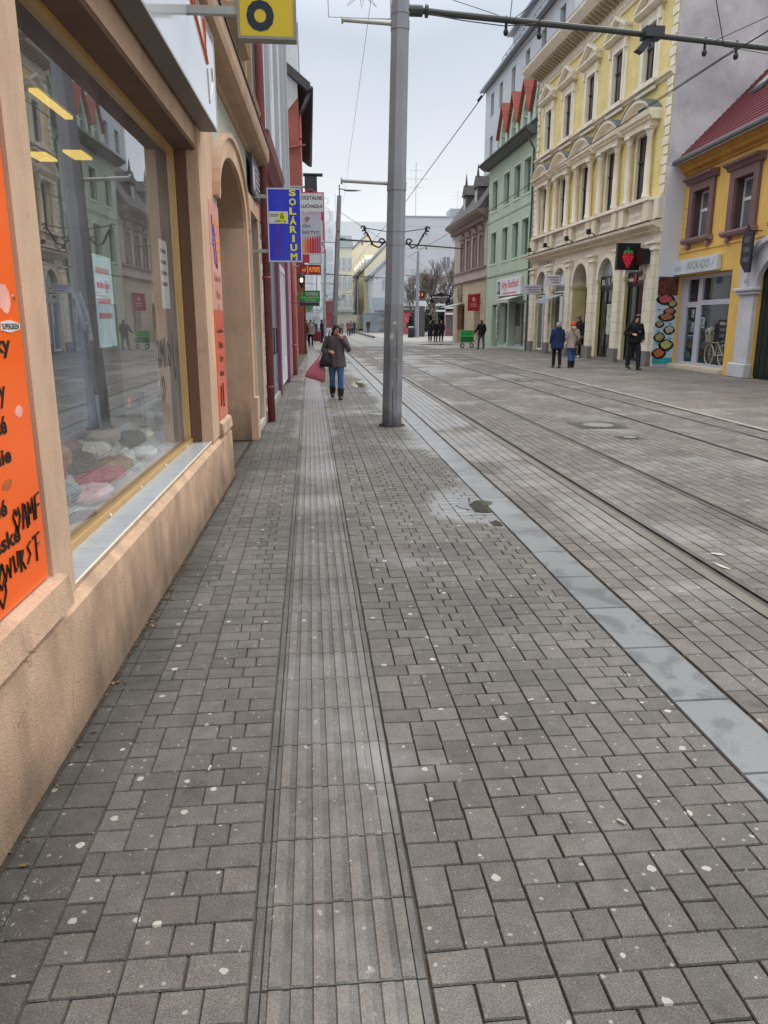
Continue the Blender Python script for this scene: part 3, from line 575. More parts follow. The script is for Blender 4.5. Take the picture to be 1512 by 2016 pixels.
# ================================================================== LEFT SIDE
AL = math.atan(.0225)
def leftframe(name, label, cat='building', u=0., group=None, rot=AL):
    """thing whose local -x axis runs up the street along the left building line and +y points out to the street"""
    return thing(name, label, cat, (WL(u), u, 0), -PI/2 - rot + 0, group)
# local x' = -u ; MB(-1) flips x so coordinates can be given as (u, w, z)
tan = mat('tan render', '#d2b094', .85, .10, 1.6, .45, 170, grime=.45, streak=True, bdist=.003, cracks=.35)
tan2 = mat('rough tan plinth render', '#ccab8e', .9, .14, 2.2, .8, 120, grime=.8, streak=True, bdist=.005, zdirt=.42, cracks=.7)
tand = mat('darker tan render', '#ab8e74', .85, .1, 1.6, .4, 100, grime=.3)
green_pl = mat('pale grey green render', '#b9bcae', .85, .08, 1.2, .4, 90, grime=.25, streak=True)
dkcap = mat('dark metal capping', '#3b3a3d', .5, .1, 5, .1, metal=.4)
wood_in = mat('brown timber', '#5a3a28', .5, .2, 6, .3, 40)
brownfr = mat('brown window frame', '#6b4a38', .5, .1, 5, .1)
B1 = leftframe('clothing_shop_building', 'tan rendered shop building with a big display window on the left', 'building')
def lm(): return MB(-1)
UW0, UW1, ZW0, ZW1 = 3.13, 7.16, .555, 3.10
UE = 12.95
# plinth and lower wall
g = lm(); g.wall(-4, 8.33, -.05, .555, [], -.45, .0)
g.build('base_wall', tan2, B1)
g = lm(); g.poly([(-.0, -.05), (.055, -.05), (.045, .50), (.0, .53)], -4, 8.345, 'x'); g.build('plinth', tan2, B1)
g = lm(); g.wall(-4, 8.33, .555, 3.42, [(UW0, UW1, .555, 3.10)], -.45, 0.)
g.build('wall', tan, B1)
# pilaster between the panel and the window, ledge under the orange panel
g = lm(); g.box(2.90, UW0-.001, .001, .028, .556, 3.4); g.box(7.17, 7.60, .001, .02, .556, 3.35); build_sep(g, 'pilaster', tan, B1)
g = lm(); g.poly([(0.001, .56), (.075, .56), (.065, .68), (.001, .70)], -4, 2.962, 'x'); g.poly([(0.001, .56), (.06, .56), (.05, .66), (.001, .685)], 7.62, 8.34, 'x'); build_sep(g, 'ledge', tan2, B1)
# upper wall, arch doorway, second doorway
g = lm()
g.wall(-4, 8.33, 3.42, 3.95, [], -.45, .0)
g.box(8.33, 8.36, -.9, .0, 0, 3.95)
g.archtop(8.36, 10.95, 2.85, .58, 3.95, -.9, .0, 18)
g.wall(10.95, UE, 0, 3.95, [(11.50, 12.62, .12, 3.15)], -.9, 0)
g.wall(-4, UE, 4.30, 9.2, [(9.6, 10.9, 5.1, 7.2), (5.6, 7.2, 5.1, 7.2), (2.2, 3.6, 5.1, 7.2), (11.55, 12.3, 4.75, 7.2)], -.9, -.0)
g.build('upper_wall', green_pl, B1)
g = lm(); g.archband((8.36+10.95)/2, (10.95-8.36)/2, 2.85, .58, .20, .001, .045, 20); g.archband((8.36+10.95)/2, (10.95-8.36)/2+.20, 2.85, .78, .05, .001, .075, 20)
g.box(10.951, 11.20, .001, .045, .60, 2.85); g.box(11.20, 11.26, .001, .075, .60, 2.85)
g.box(10.953, 11.30, -.02, .09, -.01, .60); g.box(10.94, 10.951, -.88, .0, .0, 2.86)
g.build('arch_surround', tan, B1)
g = lm(); g.poly([(10.93-.0, 0), (10.9499, 0), (10.9499, .58), (10.93, .58)], -.88, -.001); g.build('jamb_plinth', tan2, B1)
# soffit lining of the arch in tan
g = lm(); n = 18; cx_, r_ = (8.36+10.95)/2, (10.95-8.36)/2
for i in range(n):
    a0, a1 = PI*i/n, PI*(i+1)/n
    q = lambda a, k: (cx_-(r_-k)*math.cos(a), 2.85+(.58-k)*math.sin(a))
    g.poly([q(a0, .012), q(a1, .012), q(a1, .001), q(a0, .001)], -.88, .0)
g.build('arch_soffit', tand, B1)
g = lm(); g.box(8.37, 10.94, -.88, -.82, 0, 3.4)
for i in range(8): g.box(8.42+i*.315, 8.68+i*.315, -.819, -.80, .25, 2.6)
g.build('timber_gate', wood_in, B1)
g = lm(); 
for a, b in ((11.30, 11.50), (12.62, UE-.02)): g.box(a, b, .001, .05, .0, 3.35)
g.box(11.30, UE-.02, .001, .052, 3.16, 3.36); g.build('doorway_surround', tan, B1)
g = lm(); g.bbox(11.45, 12.66, -.4, .05, .0, .12, .01); g.build('doorstep', mat('pale doorstep', '#b8b4ac', .6, .1, 5, .2), B1)
g = lm(); g.box(11.51, 12.61, -.4, -.34, .12, 3.14); g.build('inner_door', wood_in, B1)
# cornice band between storeys
def prof_x(g, pts, a, b): g.poly(pts, a, b, 'x')
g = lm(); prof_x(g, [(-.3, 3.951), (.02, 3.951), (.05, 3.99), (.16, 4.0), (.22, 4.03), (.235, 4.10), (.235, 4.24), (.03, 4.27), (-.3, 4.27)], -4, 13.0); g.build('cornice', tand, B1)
g = lm(); prof_x(g, [(-.3, 4.271), (.03, 4.272), (.25, 4.241), (.25, 4.262), (.03, 4.299), (-.3, 4.299)], -4, 13.01); g.build('cornice_capping', dkcap, B1)
# first floor windows with brown hoods
for k, (a, b, z0, z1) in enumerate(((9.6, 10.9, 5.1, 7.2), (5.6, 7.2, 5.1, 7.2), (2.2, 3.6, 5.1, 7.2), (11.55, 12.3, 4.75, 7.2))):
    g = lm(); g.wall(a+.01, b-.01, z0+.01, z1-.01, [(a+.08, b-.08, z0+.08, z1-.08)], -.2, -.14); g.box((a+b)/2-.03, (a+b)/2+.03, -.2, -.13, z0+.08, z1-.08); f = g.build('window', mat('white frame', '#d9dadb', .4, .05, 5, 0), B1)
    g = lm(); g.box(a+.06, b-.06, -.19, -.18, z0+.06, z1-.06); g.build('pane', glass_dark('upper left pane', '#586068'), f)
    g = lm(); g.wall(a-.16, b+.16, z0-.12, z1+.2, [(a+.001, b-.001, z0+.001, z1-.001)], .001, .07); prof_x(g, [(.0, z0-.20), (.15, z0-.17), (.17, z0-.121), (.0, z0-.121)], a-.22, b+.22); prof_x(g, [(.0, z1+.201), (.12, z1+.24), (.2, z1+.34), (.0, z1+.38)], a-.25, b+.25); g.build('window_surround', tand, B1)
# small dark notice board over the second door
t = thing('notice_board', 'dark blue striped notice board high between the arch and the downpipe', 'sign', B1.location, B1.rotation_euler[2])
g = lm(); g.box(11.62, 12.9, .055, .085, 3.42, 3.93); g.build('board', mat('navy board', '#33394a', .4, .15, 6, 0), t)
g = lm()
for i in range(5): g.box(12.15, 12.8, .0855, .088, 3.48+i*.085, 3.51+i*.085)
g.box(11.7, 12.0, .0855, .088, 3.48, 3.8); g.build('lettering', mat('pale print', '#b9b7bd', .6, .1, 9, 0), t)
# ---------------- the display window
glz = pane_glass('shop glass')
brass = mat('ochre aluminium frame', '#c9a468', .35, .06, 6, .03, metal=.35)
DW = thing('display_window', 'large clothing shop display window in an ochre frame over a tiled sill', 'window', B1.location, B1.rotation_euler[2])
gw = -.205
g = lm(); g.wall(UW0+.02, UW1-.0, .50, 3.08, [(UW0+.075, UW1-.055, .578, 3.02)], gw-.03, gw+.03); fr = g.build('frame', brass, DW)
g = lm(); g.box(UW0, UW1, -.44, -.0015, 3.062, 3.0985); g.box(7.135, 7.158, -.17, -.08, .57, 3.06); g.build('head_shade_lining', mat('shaded brown soffit', '#6a4c3c', .8, .12, 3, .2, grime=.2), DW)  # added lining; the soffit's shade is put into its dark brown
g = lm(); g.bbox(UW0+.02, UW1, gw+.031, gw+.043, .555, .60, .004); 
g.build('frame_bead', brass, DW)
g = lm()
for u in (3.6, 4.35, 5.1, 5.9, 6.8): g.ell(u, gw+.046, .575, .010, .008, .010, 8, 5)
g.build('screw_cap', mat('white plastic', '#e3e0d8', .4, .03, 9, 0), DW)
g = lm(); g.add([(UW0+.07, gw, .57), (UW1-.05, gw, .57), (UW1-.05, gw, 3.03), (UW0+.07, gw, 3.03)], [(0, 1, 2, 3)]); g.build('glass_pane', glz, DW)
# tiled sill, white edge strip
sill = MB(-1)
tilem = mat('grey sill tile', '#aeb2b6', .22, .05, 3, .04, 40, grime=.25); tiled = mat('sill joint', '#77736c', .8, .1, 9, 0)
g = lm(); g.box(UW0, UW1, -.20, -.004, .52, .5535); g.build('sill_bed', tiled, DW)
g = lm(); u = UW0+.003
while u < UW1-.05: g.bbox(u, min(u+.295, UW1-.003), -.172, -.008, .5537, .560, .0012); u += .3
g.build('sill_tiles', tilem, DW)
g = lm(); g.tube([(UW0, -.001, .5590), (UW1, -.001, .5590)], .0065, 8); g.build('sill_edge', mat('sill edge plastic', '#d9d0be', .4, .06, 5, 0), DW)
# faint graffiti and decals stuck to the glass
dec = mat('white decal', '#b5b9bd', .5, .08, 9, 0)
ink = mat('black ink', '#15130f', .6, .1, 9, 0)
X_, Z_ = (-1, 0, 0), (0, 0, 1)     # text on the left facade is read walking up the street: local -x is forward
def ltext(parent, s, u, w, z, W_, H_, m, **k): return text(parent, s, (-u, w, z), (-1, 0, 0), k.pop('up', (0, 0, 1)), W_, H_, m, **k)
g = lm()
for i in range(8):
    a = 3.52+i*.034; g.poly([(a, 2.12-.012*i), (a+.017, 2.12-.012*i), (a+.017, 2.36-.004*i+.02*(i % 2)), (a, 2.36-.004*i)], gw+.0055, gw+.0075)
for i in range(4):
    a = 3.36+i*.03; g.poly([(a, 2.52), (a+.014, 2.52), (a+.014, 2.78), (a, 2.78)], gw+.0055, gw+.0075)
for i in range(4):
    a = 3.40+i*.045; g.poly([(a, 1.93), (a+.02, 1.93), (a+.02, 2.16), (a, 2.2)], gw+.0055, gw+.0075)
t = g.build('window_decal', dec); t.parent = DW
ltext(DW, '€', 3.48, gw+.006, 2.44, .085, .17, dec, name='euro_decal')
def scrib(parent, pts, r, m, name, w=.006):
    g = lm(); g.tube([(u, w, z) for u, z in pts], r, 6); o = g.build(name, m, parent); return o
inkg = mat('grey marker', '#4b4f4e', .6, .1, 9, 0)
def wob(u0, z0, pts, s=1.0): return [(u0+a*s, z0+b*s) for a, b in pts]
for k, st in enumerate(([(0, .1), (.05, .16), (.08, .1), (.03, .02), (.07, -.05), (.11, .02)], [(.13, -.04), (.14, .15), (.19, .03), (.24, .16), (.25, -.06)], [(.30, .17), (.29, -.02), (.36, -.05)], [(.42, .14), (.40, .0), (.48, -.06), (.52, .06), (.46, .12)], [(.1, -.2), (.16, -.12), (.2, -.22), (.15, -.33)], [(.62, .2), (.60, .02), (.66, -.18), (.72, -.08)])):
    scrib(DW, wob(6.05, 1.35, st), .0035, inkg, 'scribble', gw+.007)
# paper notices on the inside of the glass
pw = mat('white notice paper', '#b7cdd6', .8, .05, 9, .1); pr_ = mat('red print', '#b3424e', .6, .1, 9, 0)
for k, (a, b, z0, z1, lab) in enumerate(((4.63, 5.0, 1.50, 2.02, 'pale blue paper notice with red print taped inside the display window'), (6.45, 6.75, 1.75, 2.28, 'narrow white paper notice taped inside the far end of the display window'))):
    t = thing('paper_notice', lab, 'notice', B1.location, B1.rotation_euler[2], 'notices taped inside the display window')
    g = lm(); g.box(a, b, gw-.012, gw-.008, z0, z1); g.build('sheet', pw if k == 0 else mat('white paper', '#d0d2d0', .8, .04, 9, .1), t)
    g = lm()
    for i in range(4): g.box(a+.04, b-.06, gw-.0078, gw-.0068, z1-.10-i*.085, z1-.07-i*.085)
    g.build('print', pr_ if k == 0 else inkg, t)
# ---------------- inside the shop
SH = thing('shop_interior', 'dim interior of the clothing shop behind the display window', 'interior', B1.location, B1.rotation_euler[2])
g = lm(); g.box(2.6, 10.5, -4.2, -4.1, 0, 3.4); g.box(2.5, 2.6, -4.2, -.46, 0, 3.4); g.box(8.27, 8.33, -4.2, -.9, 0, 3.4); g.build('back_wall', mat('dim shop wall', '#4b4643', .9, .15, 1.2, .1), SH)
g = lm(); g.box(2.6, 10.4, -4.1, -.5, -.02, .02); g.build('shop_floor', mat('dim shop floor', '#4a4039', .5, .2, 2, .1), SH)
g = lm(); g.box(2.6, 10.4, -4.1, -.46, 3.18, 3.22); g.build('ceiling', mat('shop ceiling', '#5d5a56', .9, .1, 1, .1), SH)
g = lm(); g.poly([(-.24, .40), (-.24, .47), (-.68, .775), (-1.45, .775), (-1.45, .40)], UW0, 8.2, 'x'); g.box(UW0, 8.2, -1.45, -1.42, .02, .40); g.build('display_shelf', mat('display shelf', '#a9adab', .35, .08, 2, .05), SH)
g = lm(); g.box(7.3, 7.42, -.80, -.3, .445, 3.17); g.build('side_screen', mat('side screen', '#8c8378', .8, .1, 2, .1), SH)
lampm = mat('warm shop light', '#ffd257', .5, .02, 1, 0, emit=1.3)
for k, (u, w_, z, du, dw, lab) in enumerate(((6.05, -.80, 3.13, .36, .028, 'long warm tube light on the shop ceiling, nearest the camera'), (7.75, -1.15, 3.13, .17, .08, 'square warm ceiling light deeper in the shop, nearer of the pair'), (7.85, -1.50, 3.13, .17, .08, 'square warm ceiling light deepest in the shop'))):
    t = thing('ceiling_light', lab, 'ceiling light', B1.location, B1.rotation_euler[2], 'lit ceiling lights in the shop')
    g = lm(); g.box(u-du, u+du, w_-dw, w_+dw, z-.02, z+.0); g.build('diffuser', lampm, t)
    g = lm(); g.box(u-du-.02, u+du+.02, w_-dw-.02, w_+dw+.02, z+.001, z+.045); g.build('housing', mat('lamp housing', '#8e8d88', .5, .05, 3, 0), t)
def cloth(name, col, **k): return mat(name, col, .95, .22, 14, .8, 140, bdist=.006, **k)
def local_thing(name, label, cat, u, w_, z, rz=0, group=None):
    c, s_ = math.cos(-PI/2-AL), math.sin(-PI/2-AL); x, y = -u, w_
    return thing(name, label, cat, (WL(0)+c*x-s_*y, s_*x+c*y, z), -PI/2-AL+rz, group)
# knitted hats, scarves laid on the shelf
hats = [(4.76, -.40, '#e6b8c0', 'folded pale pink fleece hat at the near end of the display', .21, .13, .045),
 (5.12, -.44, '#b02838', 'dark red knitted scarf folded on the display shelf', .25, .13, .05),
 (5.50, -.44, '#94703a', 'olive brown knitted hat with an orange tag', .20, .12, .055),
 (5.08, -.56, '#454341', 'charcoal knitted hat behind the red scarf', .13, .11, .07),
 (4.90, -.66, '#966a38', 'rust brown knitted hat at the back of the display', .15, .12, .07),
 (5.52, -.58, '#b9b6aa', 'light grey knitted hat in the middle of the display', .19, .11, .06),
 (5.90, -.46, '#d8d4c8', 'cream rolled scarf next to white mittens', .22, .07, .045),
 (6.26, -.42, '#eef0f4', 'pair of fluffy white mittens at the front of the display', .19, .12, .04),
 (6.42, -.54, '#2a2623', 'black ribbed knitted hat toward the far end of the display', .26, .12, .05),
 (6.02, -.64, '#a39487', 'striped beige and brown rolled hat at the far end', .20, .10, .055),
 (6.75, -.52, '#c9c0b2', 'cream knitted scarf beside the man poster', .2, .08, .04),
 (4.60, -.60, '#9c2c38', 'crimson knitted hat in the back corner of the display', .15, .12, .08),
 (4.36, -.34, '#4a4640', 'dark folded gloves beside the pink hat at the glass', .16, .06, .03),
 (5.22, -.68, '#5c2430', 'wine red knitted hat in front of the pink handbag', .14, .1, .06),
 (4.50, -.48, '#8fa0a8', 'blue grey fluffy knitted hat behind the pink fleece', .14, .1, .05)]
zs_ = lambda w_: .775 if w_ < -.68 else .47 + (-.24-w_)/.44*.305
rr = random.Random(4)
for k, (u, w_, col, lab, a, b, h) in enumerate(hats):
    t = local_thing('knitted_hat' if 'hat' in lab else ('knitted_scarf' if 'scarf' in lab else 'pair_of_gloves'), lab, 'hat' if 'hat' in lab else ('scarf' if 'scarf' in lab else 'gloves'), u, w_, zs_(w_)-.012, rr.uniform(-.4, .4), 'knitwear laid out in the display window')
    g = MB(); nu, nv = 66, 14; vs = []
    for j in range(nv+1):
        q = PI*j/nv
        for i in range(nu):
            p = 2*PI*i/nu; rad = 1 + .10*mnoise.noise(Vector((math.cos(p)*2+k, math.sin(p)*2, j*.4+k*3))) + (.055*math.cos(22*p) if 'kni' in lab else 0)*math.sin(q)
            zz = h*(1-math.cos(q)) + .012*mnoise.noise(Vector((math.cos(p)*4, q*3, k)))
            vs.append((a*rad*max(.02, math.sin(q))**.7*math.cos(p), b*rad*max(.02, math.sin(q))**.7*math.sin(p), max(.001, zz)))
    g.rings([vs[j*nu:(j+1)*nu] for j in range(nv+1)]); g.build('knit', cloth('knit '+col, col), t, True)
    g = MB(); n = 20; g.tube([(a*.78*math.cos(2*PI*i/n), b*.78*math.sin(2*PI*i/n), h*.55) for i in range(n+1)], h*.42, 8); g.build('rolled_brim', cloth('knit '+col, col), t, True)
    if 'orange tag' in lab: g = MB(); g.bbox(-.03, .03, -.02, .02, h*2+.008, h*2+.012); g.build('tag', mat('orange tag', '#e8602c', .6, .05, 5, 0), t)
for k, (u, w_, lab) in enumerate(((4.95, -.33, 'white price card by the pink fleece in the display window'), (5.72, -.35, 'white price card between the olive hat and the cream scarf'), (6.5, -.36, 'white price card by the black ribbed hat'))):
    t = local_thing('price_card', lab, 'price card', u, w_, zs_(w_)+.002, PI/2-.2+k*.25, 'price cards in the display window'); g = MB(); g.poly([(-.045, 0), (.045, 0), (.045, .06), (-.045, .06)], -.002, 0); g.build('card', mat('white paper', '#d0d2d0'), t); text(t, ('9,90', '12,90', '14,90')[k], (0, -.003, .03), (1, 0, 0), (0, 0, 1), .07, .03, ink)
# big pink bag
def bag(name, lab, cat, loc, rz, w_, d, h, m, handle, hm, parent_group=None, slump=.2):
    t = thing(name, lab, cat, loc, rz, parent_group); g = MB(); rs = []
    for j, (zz, kx, ky) in enumerate(((0, .86, .8), (.03, .98, .98), (.25, 1.03, 1.05), (.5, .95, .9), (.75, .80, .6), (.95, .66, .25), (1., .62, .18))):
        n = 24; r = []
        for i in range(n):
            p = 2*PI*i/n; cxx, syy = math.cos(p), math.sin(p); f = 1 + .05*mnoise.noise(Vector((cxx*2, syy*2, zz*4)))
            r.append((w_/2*kx*f*math.copysign(abs(cxx)**.6, cxx), d/2*ky*f*math.copysign(abs(syy)**.6, syy), h*zz))
        rs.append(r)
    g.rings(rs); g.build('body', m, t, True)
    for s_ in (-1, 1):
        g = MB(); n = 12; g.tube([(w_*.22*math.cos(PI*i/n), s_*d*.1, h*.93+handle*math.sin(PI*i/n)) for i in range(n+1)], .009, 7); g.build('handle', hm, t, True)
    return t
pink = mat('pink leather', '#d08a96', .5, .15, 5, .4, 50)
c, s_ = math.cos(-PI/2-AL), math.sin(-PI/2-AL)
def lw(u, w_, z): x, y = -u, w_; return (WL(0)+c*x-s_*y, s_*x+c*y, z)
bag('pink_bag', 'large dusty pink handbag standing in the display window', 'bag', lw(5.28, -.86, .776), -PI/2-AL+.3, .50, .24, .36, pink, .12, pink)
bag('red_bag', 'bright crimson bag at the near back corner of the display', 'bag', lw(4.86, -.92, .776), -PI/2-AL, .22, .16, .26, mat('crimson fabric', '#b5203c', .7, .15, 8, .3), .2, mat('crimson fabric', '#b5203c'))
# coat on a bust stand
t = local_thing('mannequin', 'headless mannequin in a dark navy coat with a pale scarf', 'mannequin', 6.12, -.88, .70)
g = MB(); rs = []
for zz, rx, ry in ((.08, .25, .17), (.25, .235, .16), (.45, .21, .145), (.65, .18, .125), (.85, .20, .13), (1.0, .23, .13), (1.1, .20, .11), (1.16, .09, .08), (1.2, .07, .07)):
    rs.append([(rx*math.cos(2*PI*i/28)*(1+.04*math.sin(i*2.2)), ry*math.sin(2*PI*i/28)*(1+.04*math.sin(i*1.7)), zz) for i in range(28)])
g.rings(rs); 
for s_2 in (-1, 1): g.tube([(s_2*.19, 0, 1.04), (s_2*.27, -.02, .8), (s_2*.29, .02, .5)], [.07, .058, .05], 10)
g.build('coat', cloth('navy wool', '#3f5070'), t, True)
g = MB(); g.tube([(-.09, .09, 1.16), (-.08, .13, 1.0), (-.06, .16, .8)], [.02, .026, .022], 8); g.tube([(.08, .09, 1.16), (.07, .13, 1.0), (.06, .15, .88)], [.02, .026, .02], 8); g.build('scarf', cloth('pale scarf', '#8a93a2'), t, True)
g = MB(); g.tube([(0, 0, 0), (0, 0, 1.26)], .018, 8); g.ell(0, 0, 1.25, .05, .05, .07); g.tube([(0, 0, 0), (0, 0, .015)], .16, 20); g.build('stand', mat('stand wood', '#a8835e', .5, .1, 5, .1), t, True)
# poster card with a man in pyjamas
t = local_thing('poster_card', 'standing advertising card showing a man in loungewear', 'poster', 6.98, -.42, .49, PI/2-.25)
g = MB(); g.bbox(-.19, .19, -.006, .006, -.03, .56, .002); g.build('card', mat('poster card', '#a8a7a2', .6, .05, 5, 0), t)
for nm, pts, col in (('figure_jacket', [(-.075, .26), (-.09, .42), (-.05, .455), (.05, .455), (.09, .42), (.075, .26)], '#5b6378'), ('figure_trousers', [(-.06, .06), (-.06, .26), (.06, .26), (.06, .06), (.012, .06), (0, .2), (-.012, .06)], '#8b93a0'), ('figure_head', [(.03*math.cos(2*PI*i/12), .49+.035*math.sin(2*PI*i/12)) for i in range(12)], '#8a6653'), ('figure_hair', [(-.032, .495), (-.025, .53), (.0, .538), (.025, .53), (.032, .495), (0, .515)], '#2a211d')):
    g = MB(); g.poly(pts, -.0085 - (.002 if nm == 'figure_hair' else 0), -.0062); o = g.build(nm, mat(nm, col, .7, .1, 9, 0), t); o.location.x = .03
g = MB(); g.box(-.185, -.125, -.0085, -.0062, .03, .55); g.build('side_band', mat('band', '#3a3d44', .6, .1, 9, 0), t)
text(t, 'PATAMINA', (-.155, -.010, .33), (0, 0, 1), (-1, 0, 0), .36, .036, mat('poster lettering', '#c9c8c3', .6, .05, 5, 0))
t = local_thing('brochure_stand', 'pale box display with blue lettering behind the knitwear', 'box', 6.75, -1.0, .776, 0)
g = MB(); g.bbox(-.25, .25, -.06, .06, 0, .24); g.build('box', mat('pale blue card', '#9fb0c4', .6, .05, 5, 0), t)
# orange toggle hanging on the glass
t = local_thing('orange_toggle', 'small orange tag hanging inside the glass beside the coat', 'tag', 5.35, -.26, 1.11)
g = MB(); g.ell(0, 0, 0, .028, .012, .035, 12, 8); g.build('tag', mat('orange plastic', '#dd6a33', .4, .05, 5, 0), t, True); g = MB(); g.tube([(0, 0, .03), (0, .0, .16)], .002, 5); g.build('string', inkg, t)
# ---------------- orange panels
orange = mat('orange panel', '#ff6400', .28, .05, 1.4, .03, 10, coat=.4)
OP = thing('orange_sign_panel', 'glossy orange sign panel with black list and graffiti at the left edge', 'sign', B1.location, B1.rotation_euler[2])
g = lm(); g.bbox(1.2, 2.87, .004, .022, .705, 3.9, .003); g.build('board', orange, OP)
serif = ink
for s_3, u, z, W_, H_ in (('ky', 2.695, 1.567, .13, .075), ('y', 2.645, 1.405, .055, .07), ('té', 2.605, 1.315, .09, .06), ('nie', 2.59, 1.213, .135, .052), ('né', 2.52, 1.05, .11, .055), ('nské', 2.545, .940, .22, .06), ('y', 2.46, .85, .06, .065), ('e', 2.66, 2.18, .06, .05)):
    ltext(OP, s_3, u, .0235, z, W_, H_, serif, bold=.035)
for name, st, u0, z0, k_ in (('graffiti', [[(0, .07), (.03, .11), (.05, .07), (.085, .11), (.10, .05), (.05, -.03), (0, .07)], [(.13, -.04), (.16, .12), (.19, .10), (.20, -.05)], [(.14, .03), (.20, .03)], [(.23, -.04), (.24, .11), (.27, .03), (.31, .12), (.32, -.03)], [(.35, -.03), (.36, .12), (.43, .13)], [(.36, .05), (.42, .055)]], 2.61, .965, .56),
      ('graffiti', [[(0, .12), (.03, .0), (.07, .09), (.10, .0), (.13, .12)], [(.17, .12), (.18, .01), (.23, .03), (.24, .13)], [(.27, -.02), (.28, .12), (.33, .11), (.29, .05), (.34, -.02)], [(.46, .13), (.40, .11), (.44, .05), (.38, .0)], [(.50, .14), (.62, .15)], [(.55, .14), (.54, -.03)]], 2.48, .815, .54),
      ('graffiti', [[(0, .05), (.03, .09), (.05, .05), (.085, .09), (.09, .03), (.04, -.03), (0, .05)]], 2.42, .76, .75)):
    g = lm()
    for p in st: g.tube([(u0+a*k_, .0245, z0+b*k_) for a, b in p], .0042, 6)
    g.build(name, ink, OP)
for k, (u, z, a, b, col, sd) in enumerate(((2.745, 1.725, .065, .05, '#e9a99b', 3), (2.765, 1.345, .035, .022, '#e7a79c', 5), (2.60, 1.12, .045, .02, '#b1602d', 7))):
    rr = random.Random(sd); pts = [(u+a*math.cos(2*PI*i/18)*rr.uniform(.75, 1.1), z+b*math.sin(2*PI*i/18)*rr.uniform(.75, 1.1)) for i in range(18)]
    g = lm(); g.poly(pts, .0222, .0232); g.build('torn_sticker', mat('torn sticker %d' % k, col, .7, .12, 20, .1), OP)
g = lm(); g.poly([(2.695, 1.62), (2.70, 1.648), (2.78, 1.653), (2.856, 1.642), (2.856, 1.622), (2.77, 1.612)], .0225, .0245); g.build('sticker', mat('white sticker', '#d8d6d0', .5, .05, 20, 0), OP)
ltext(OP, 'SUPERGREEN', 2.775, .0252, 1.632, .14, .02, ink, bold=.02)
for z, u in ((.86, 2.80), (1.73, 2.835)): g = lm(); g.tube([(u, .02, z), (u, .028, z)], .008, 10); g.build('screw', mat('screw zinc', '#a9a39a', .4, .1, 9, 0, metal=.7), OP)
OQ = thing('orange_sign_panel', 'narrow sun faded orange sign panel beside the arched doorway', 'sign', B1.location, B1.rotation_euler[2])
fad = mat('faded orange panel', '#ef6a40', .25, .12, 1.2, .03, 10, coat=.4); fadp = mat('faded pink panel', '#eaa48e', .3, .12, 2, .03, 10, coat=.3)
g = lm(); g.bbox(7.66, 8.28, .004, .022, .70, 1.75, .003); g.build('board', fad, OQ)
g = lm(); g.bbox(7.66, 8.28, .004, .0215, 1.752, 2.75, .003); g.build('board_upper', fadp, OQ)
for s_3, u, z, W_, H_ in (('Nite', 7.98, 1.42, .3, .07), ('Gombiky', 7.98, 1.55, .42, .06), ('Zipsy', 7.98, 1.28, .28, .07), ('Metraz', 7.98, 1.14, .3, .06), ('Vlna', 7.98, 1.9, .3, .08), ('&', 7.98, 1.78, .08, .07), ('Galanteria', 7.98, 2.06, .42, .07)):
    ltext(OQ, s_3, u, .0235, z, W_, H_, ink if z < 1.7 else mat('faded ink', '#a06a5c', .6, .1, 9, 0), bold=.01)
g = lm()
for i in range(5): g.box(7.98, 8.24, .0216, .0235, 2.24+i*.08, 2.28+i*.08)
g.build('orange_bars', mat('orange bars', '#f09030', .5, .08, 4, 0), OQ)
g = lm(); g.tube([(7.74, .024, 2.62), (7.86, .024, 2.2), (8.0, .024, 2.15), (7.86, .024, 2.55), (7.72, .024, 2.35), (8.05, .024, 2.5)], .007, 6); g.build('graffiti', mat('violet marker', '#6a5aa0', .6, .1, 9, 0), OQ)
g = lm(); g.tube([(7.80, .024, .82), (7.83, .024, 1.02)], .008, 6); g.tube([(7.98, .024, .80), (7.97, .024, 1.04)], .008, 6); build_sep(g, 'figure_leg', ink, OQ)
# ---------------- light box over the window
LB = thing('fascia_light_box', 'long white glossy fascia light box with orange graffiti above the display window', 'sign', B1.location, B1.rotation_euler[2])
g = lm(); g.bbox(-1.5, 7.38, .022, .165, 3.25, 3.98, .006); g.build('casing', mat('grey aluminium casing', '#6c6a66', .5, .1, 3, .05, metal=.3), LB)
g = lm(); g.box(-1.48, 7.36, .1652, .169, 3.27, 3.96); g.build('face', mat('white acrylic face', '#c9cdd2', .06, .04, 1.1, .0, coat=.6, spec=.8), LB)
g = lm(); g.box(-1.5, 7.385, .166, .173, 3.962, 3.985); g.box(-1.5, 7.385, .166, .173, 3.25, 3.268); g.box(7.362, 7.385, .166, .173, 3.268, 3.962); g.build('edge_trim', mat('bright trim', '#d5d7d8', .3, .05, 5, 0, metal=.6), LB)
g = lm(); g.tube([(u, .171, z) for u, z in ((6.0, 3.93), (6.5, 3.80), (6.93, 3.66), (6.86, 3.85), (6.80, 3.94))], .013, 6); g.tube([(u, .171, z) for u, z in ((6.35, 3.95), (6.45, 3.86), (6.6, 3.94))], .009, 6); g.build('graffiti', mat('orange paint', '#e66a34', .5, .05, 9, 0), LB)
g = lm(); g.tube([(u, .170, z) for u, z in ((6.92, 3.62), (6.97, 3.38), (7.22, 3.60), (7.18, 3.7))], .008, 6); g.build('faint_graffiti', mat('pale pink paint', '#c9bcc0', .4, .05, 9, 0), LB)
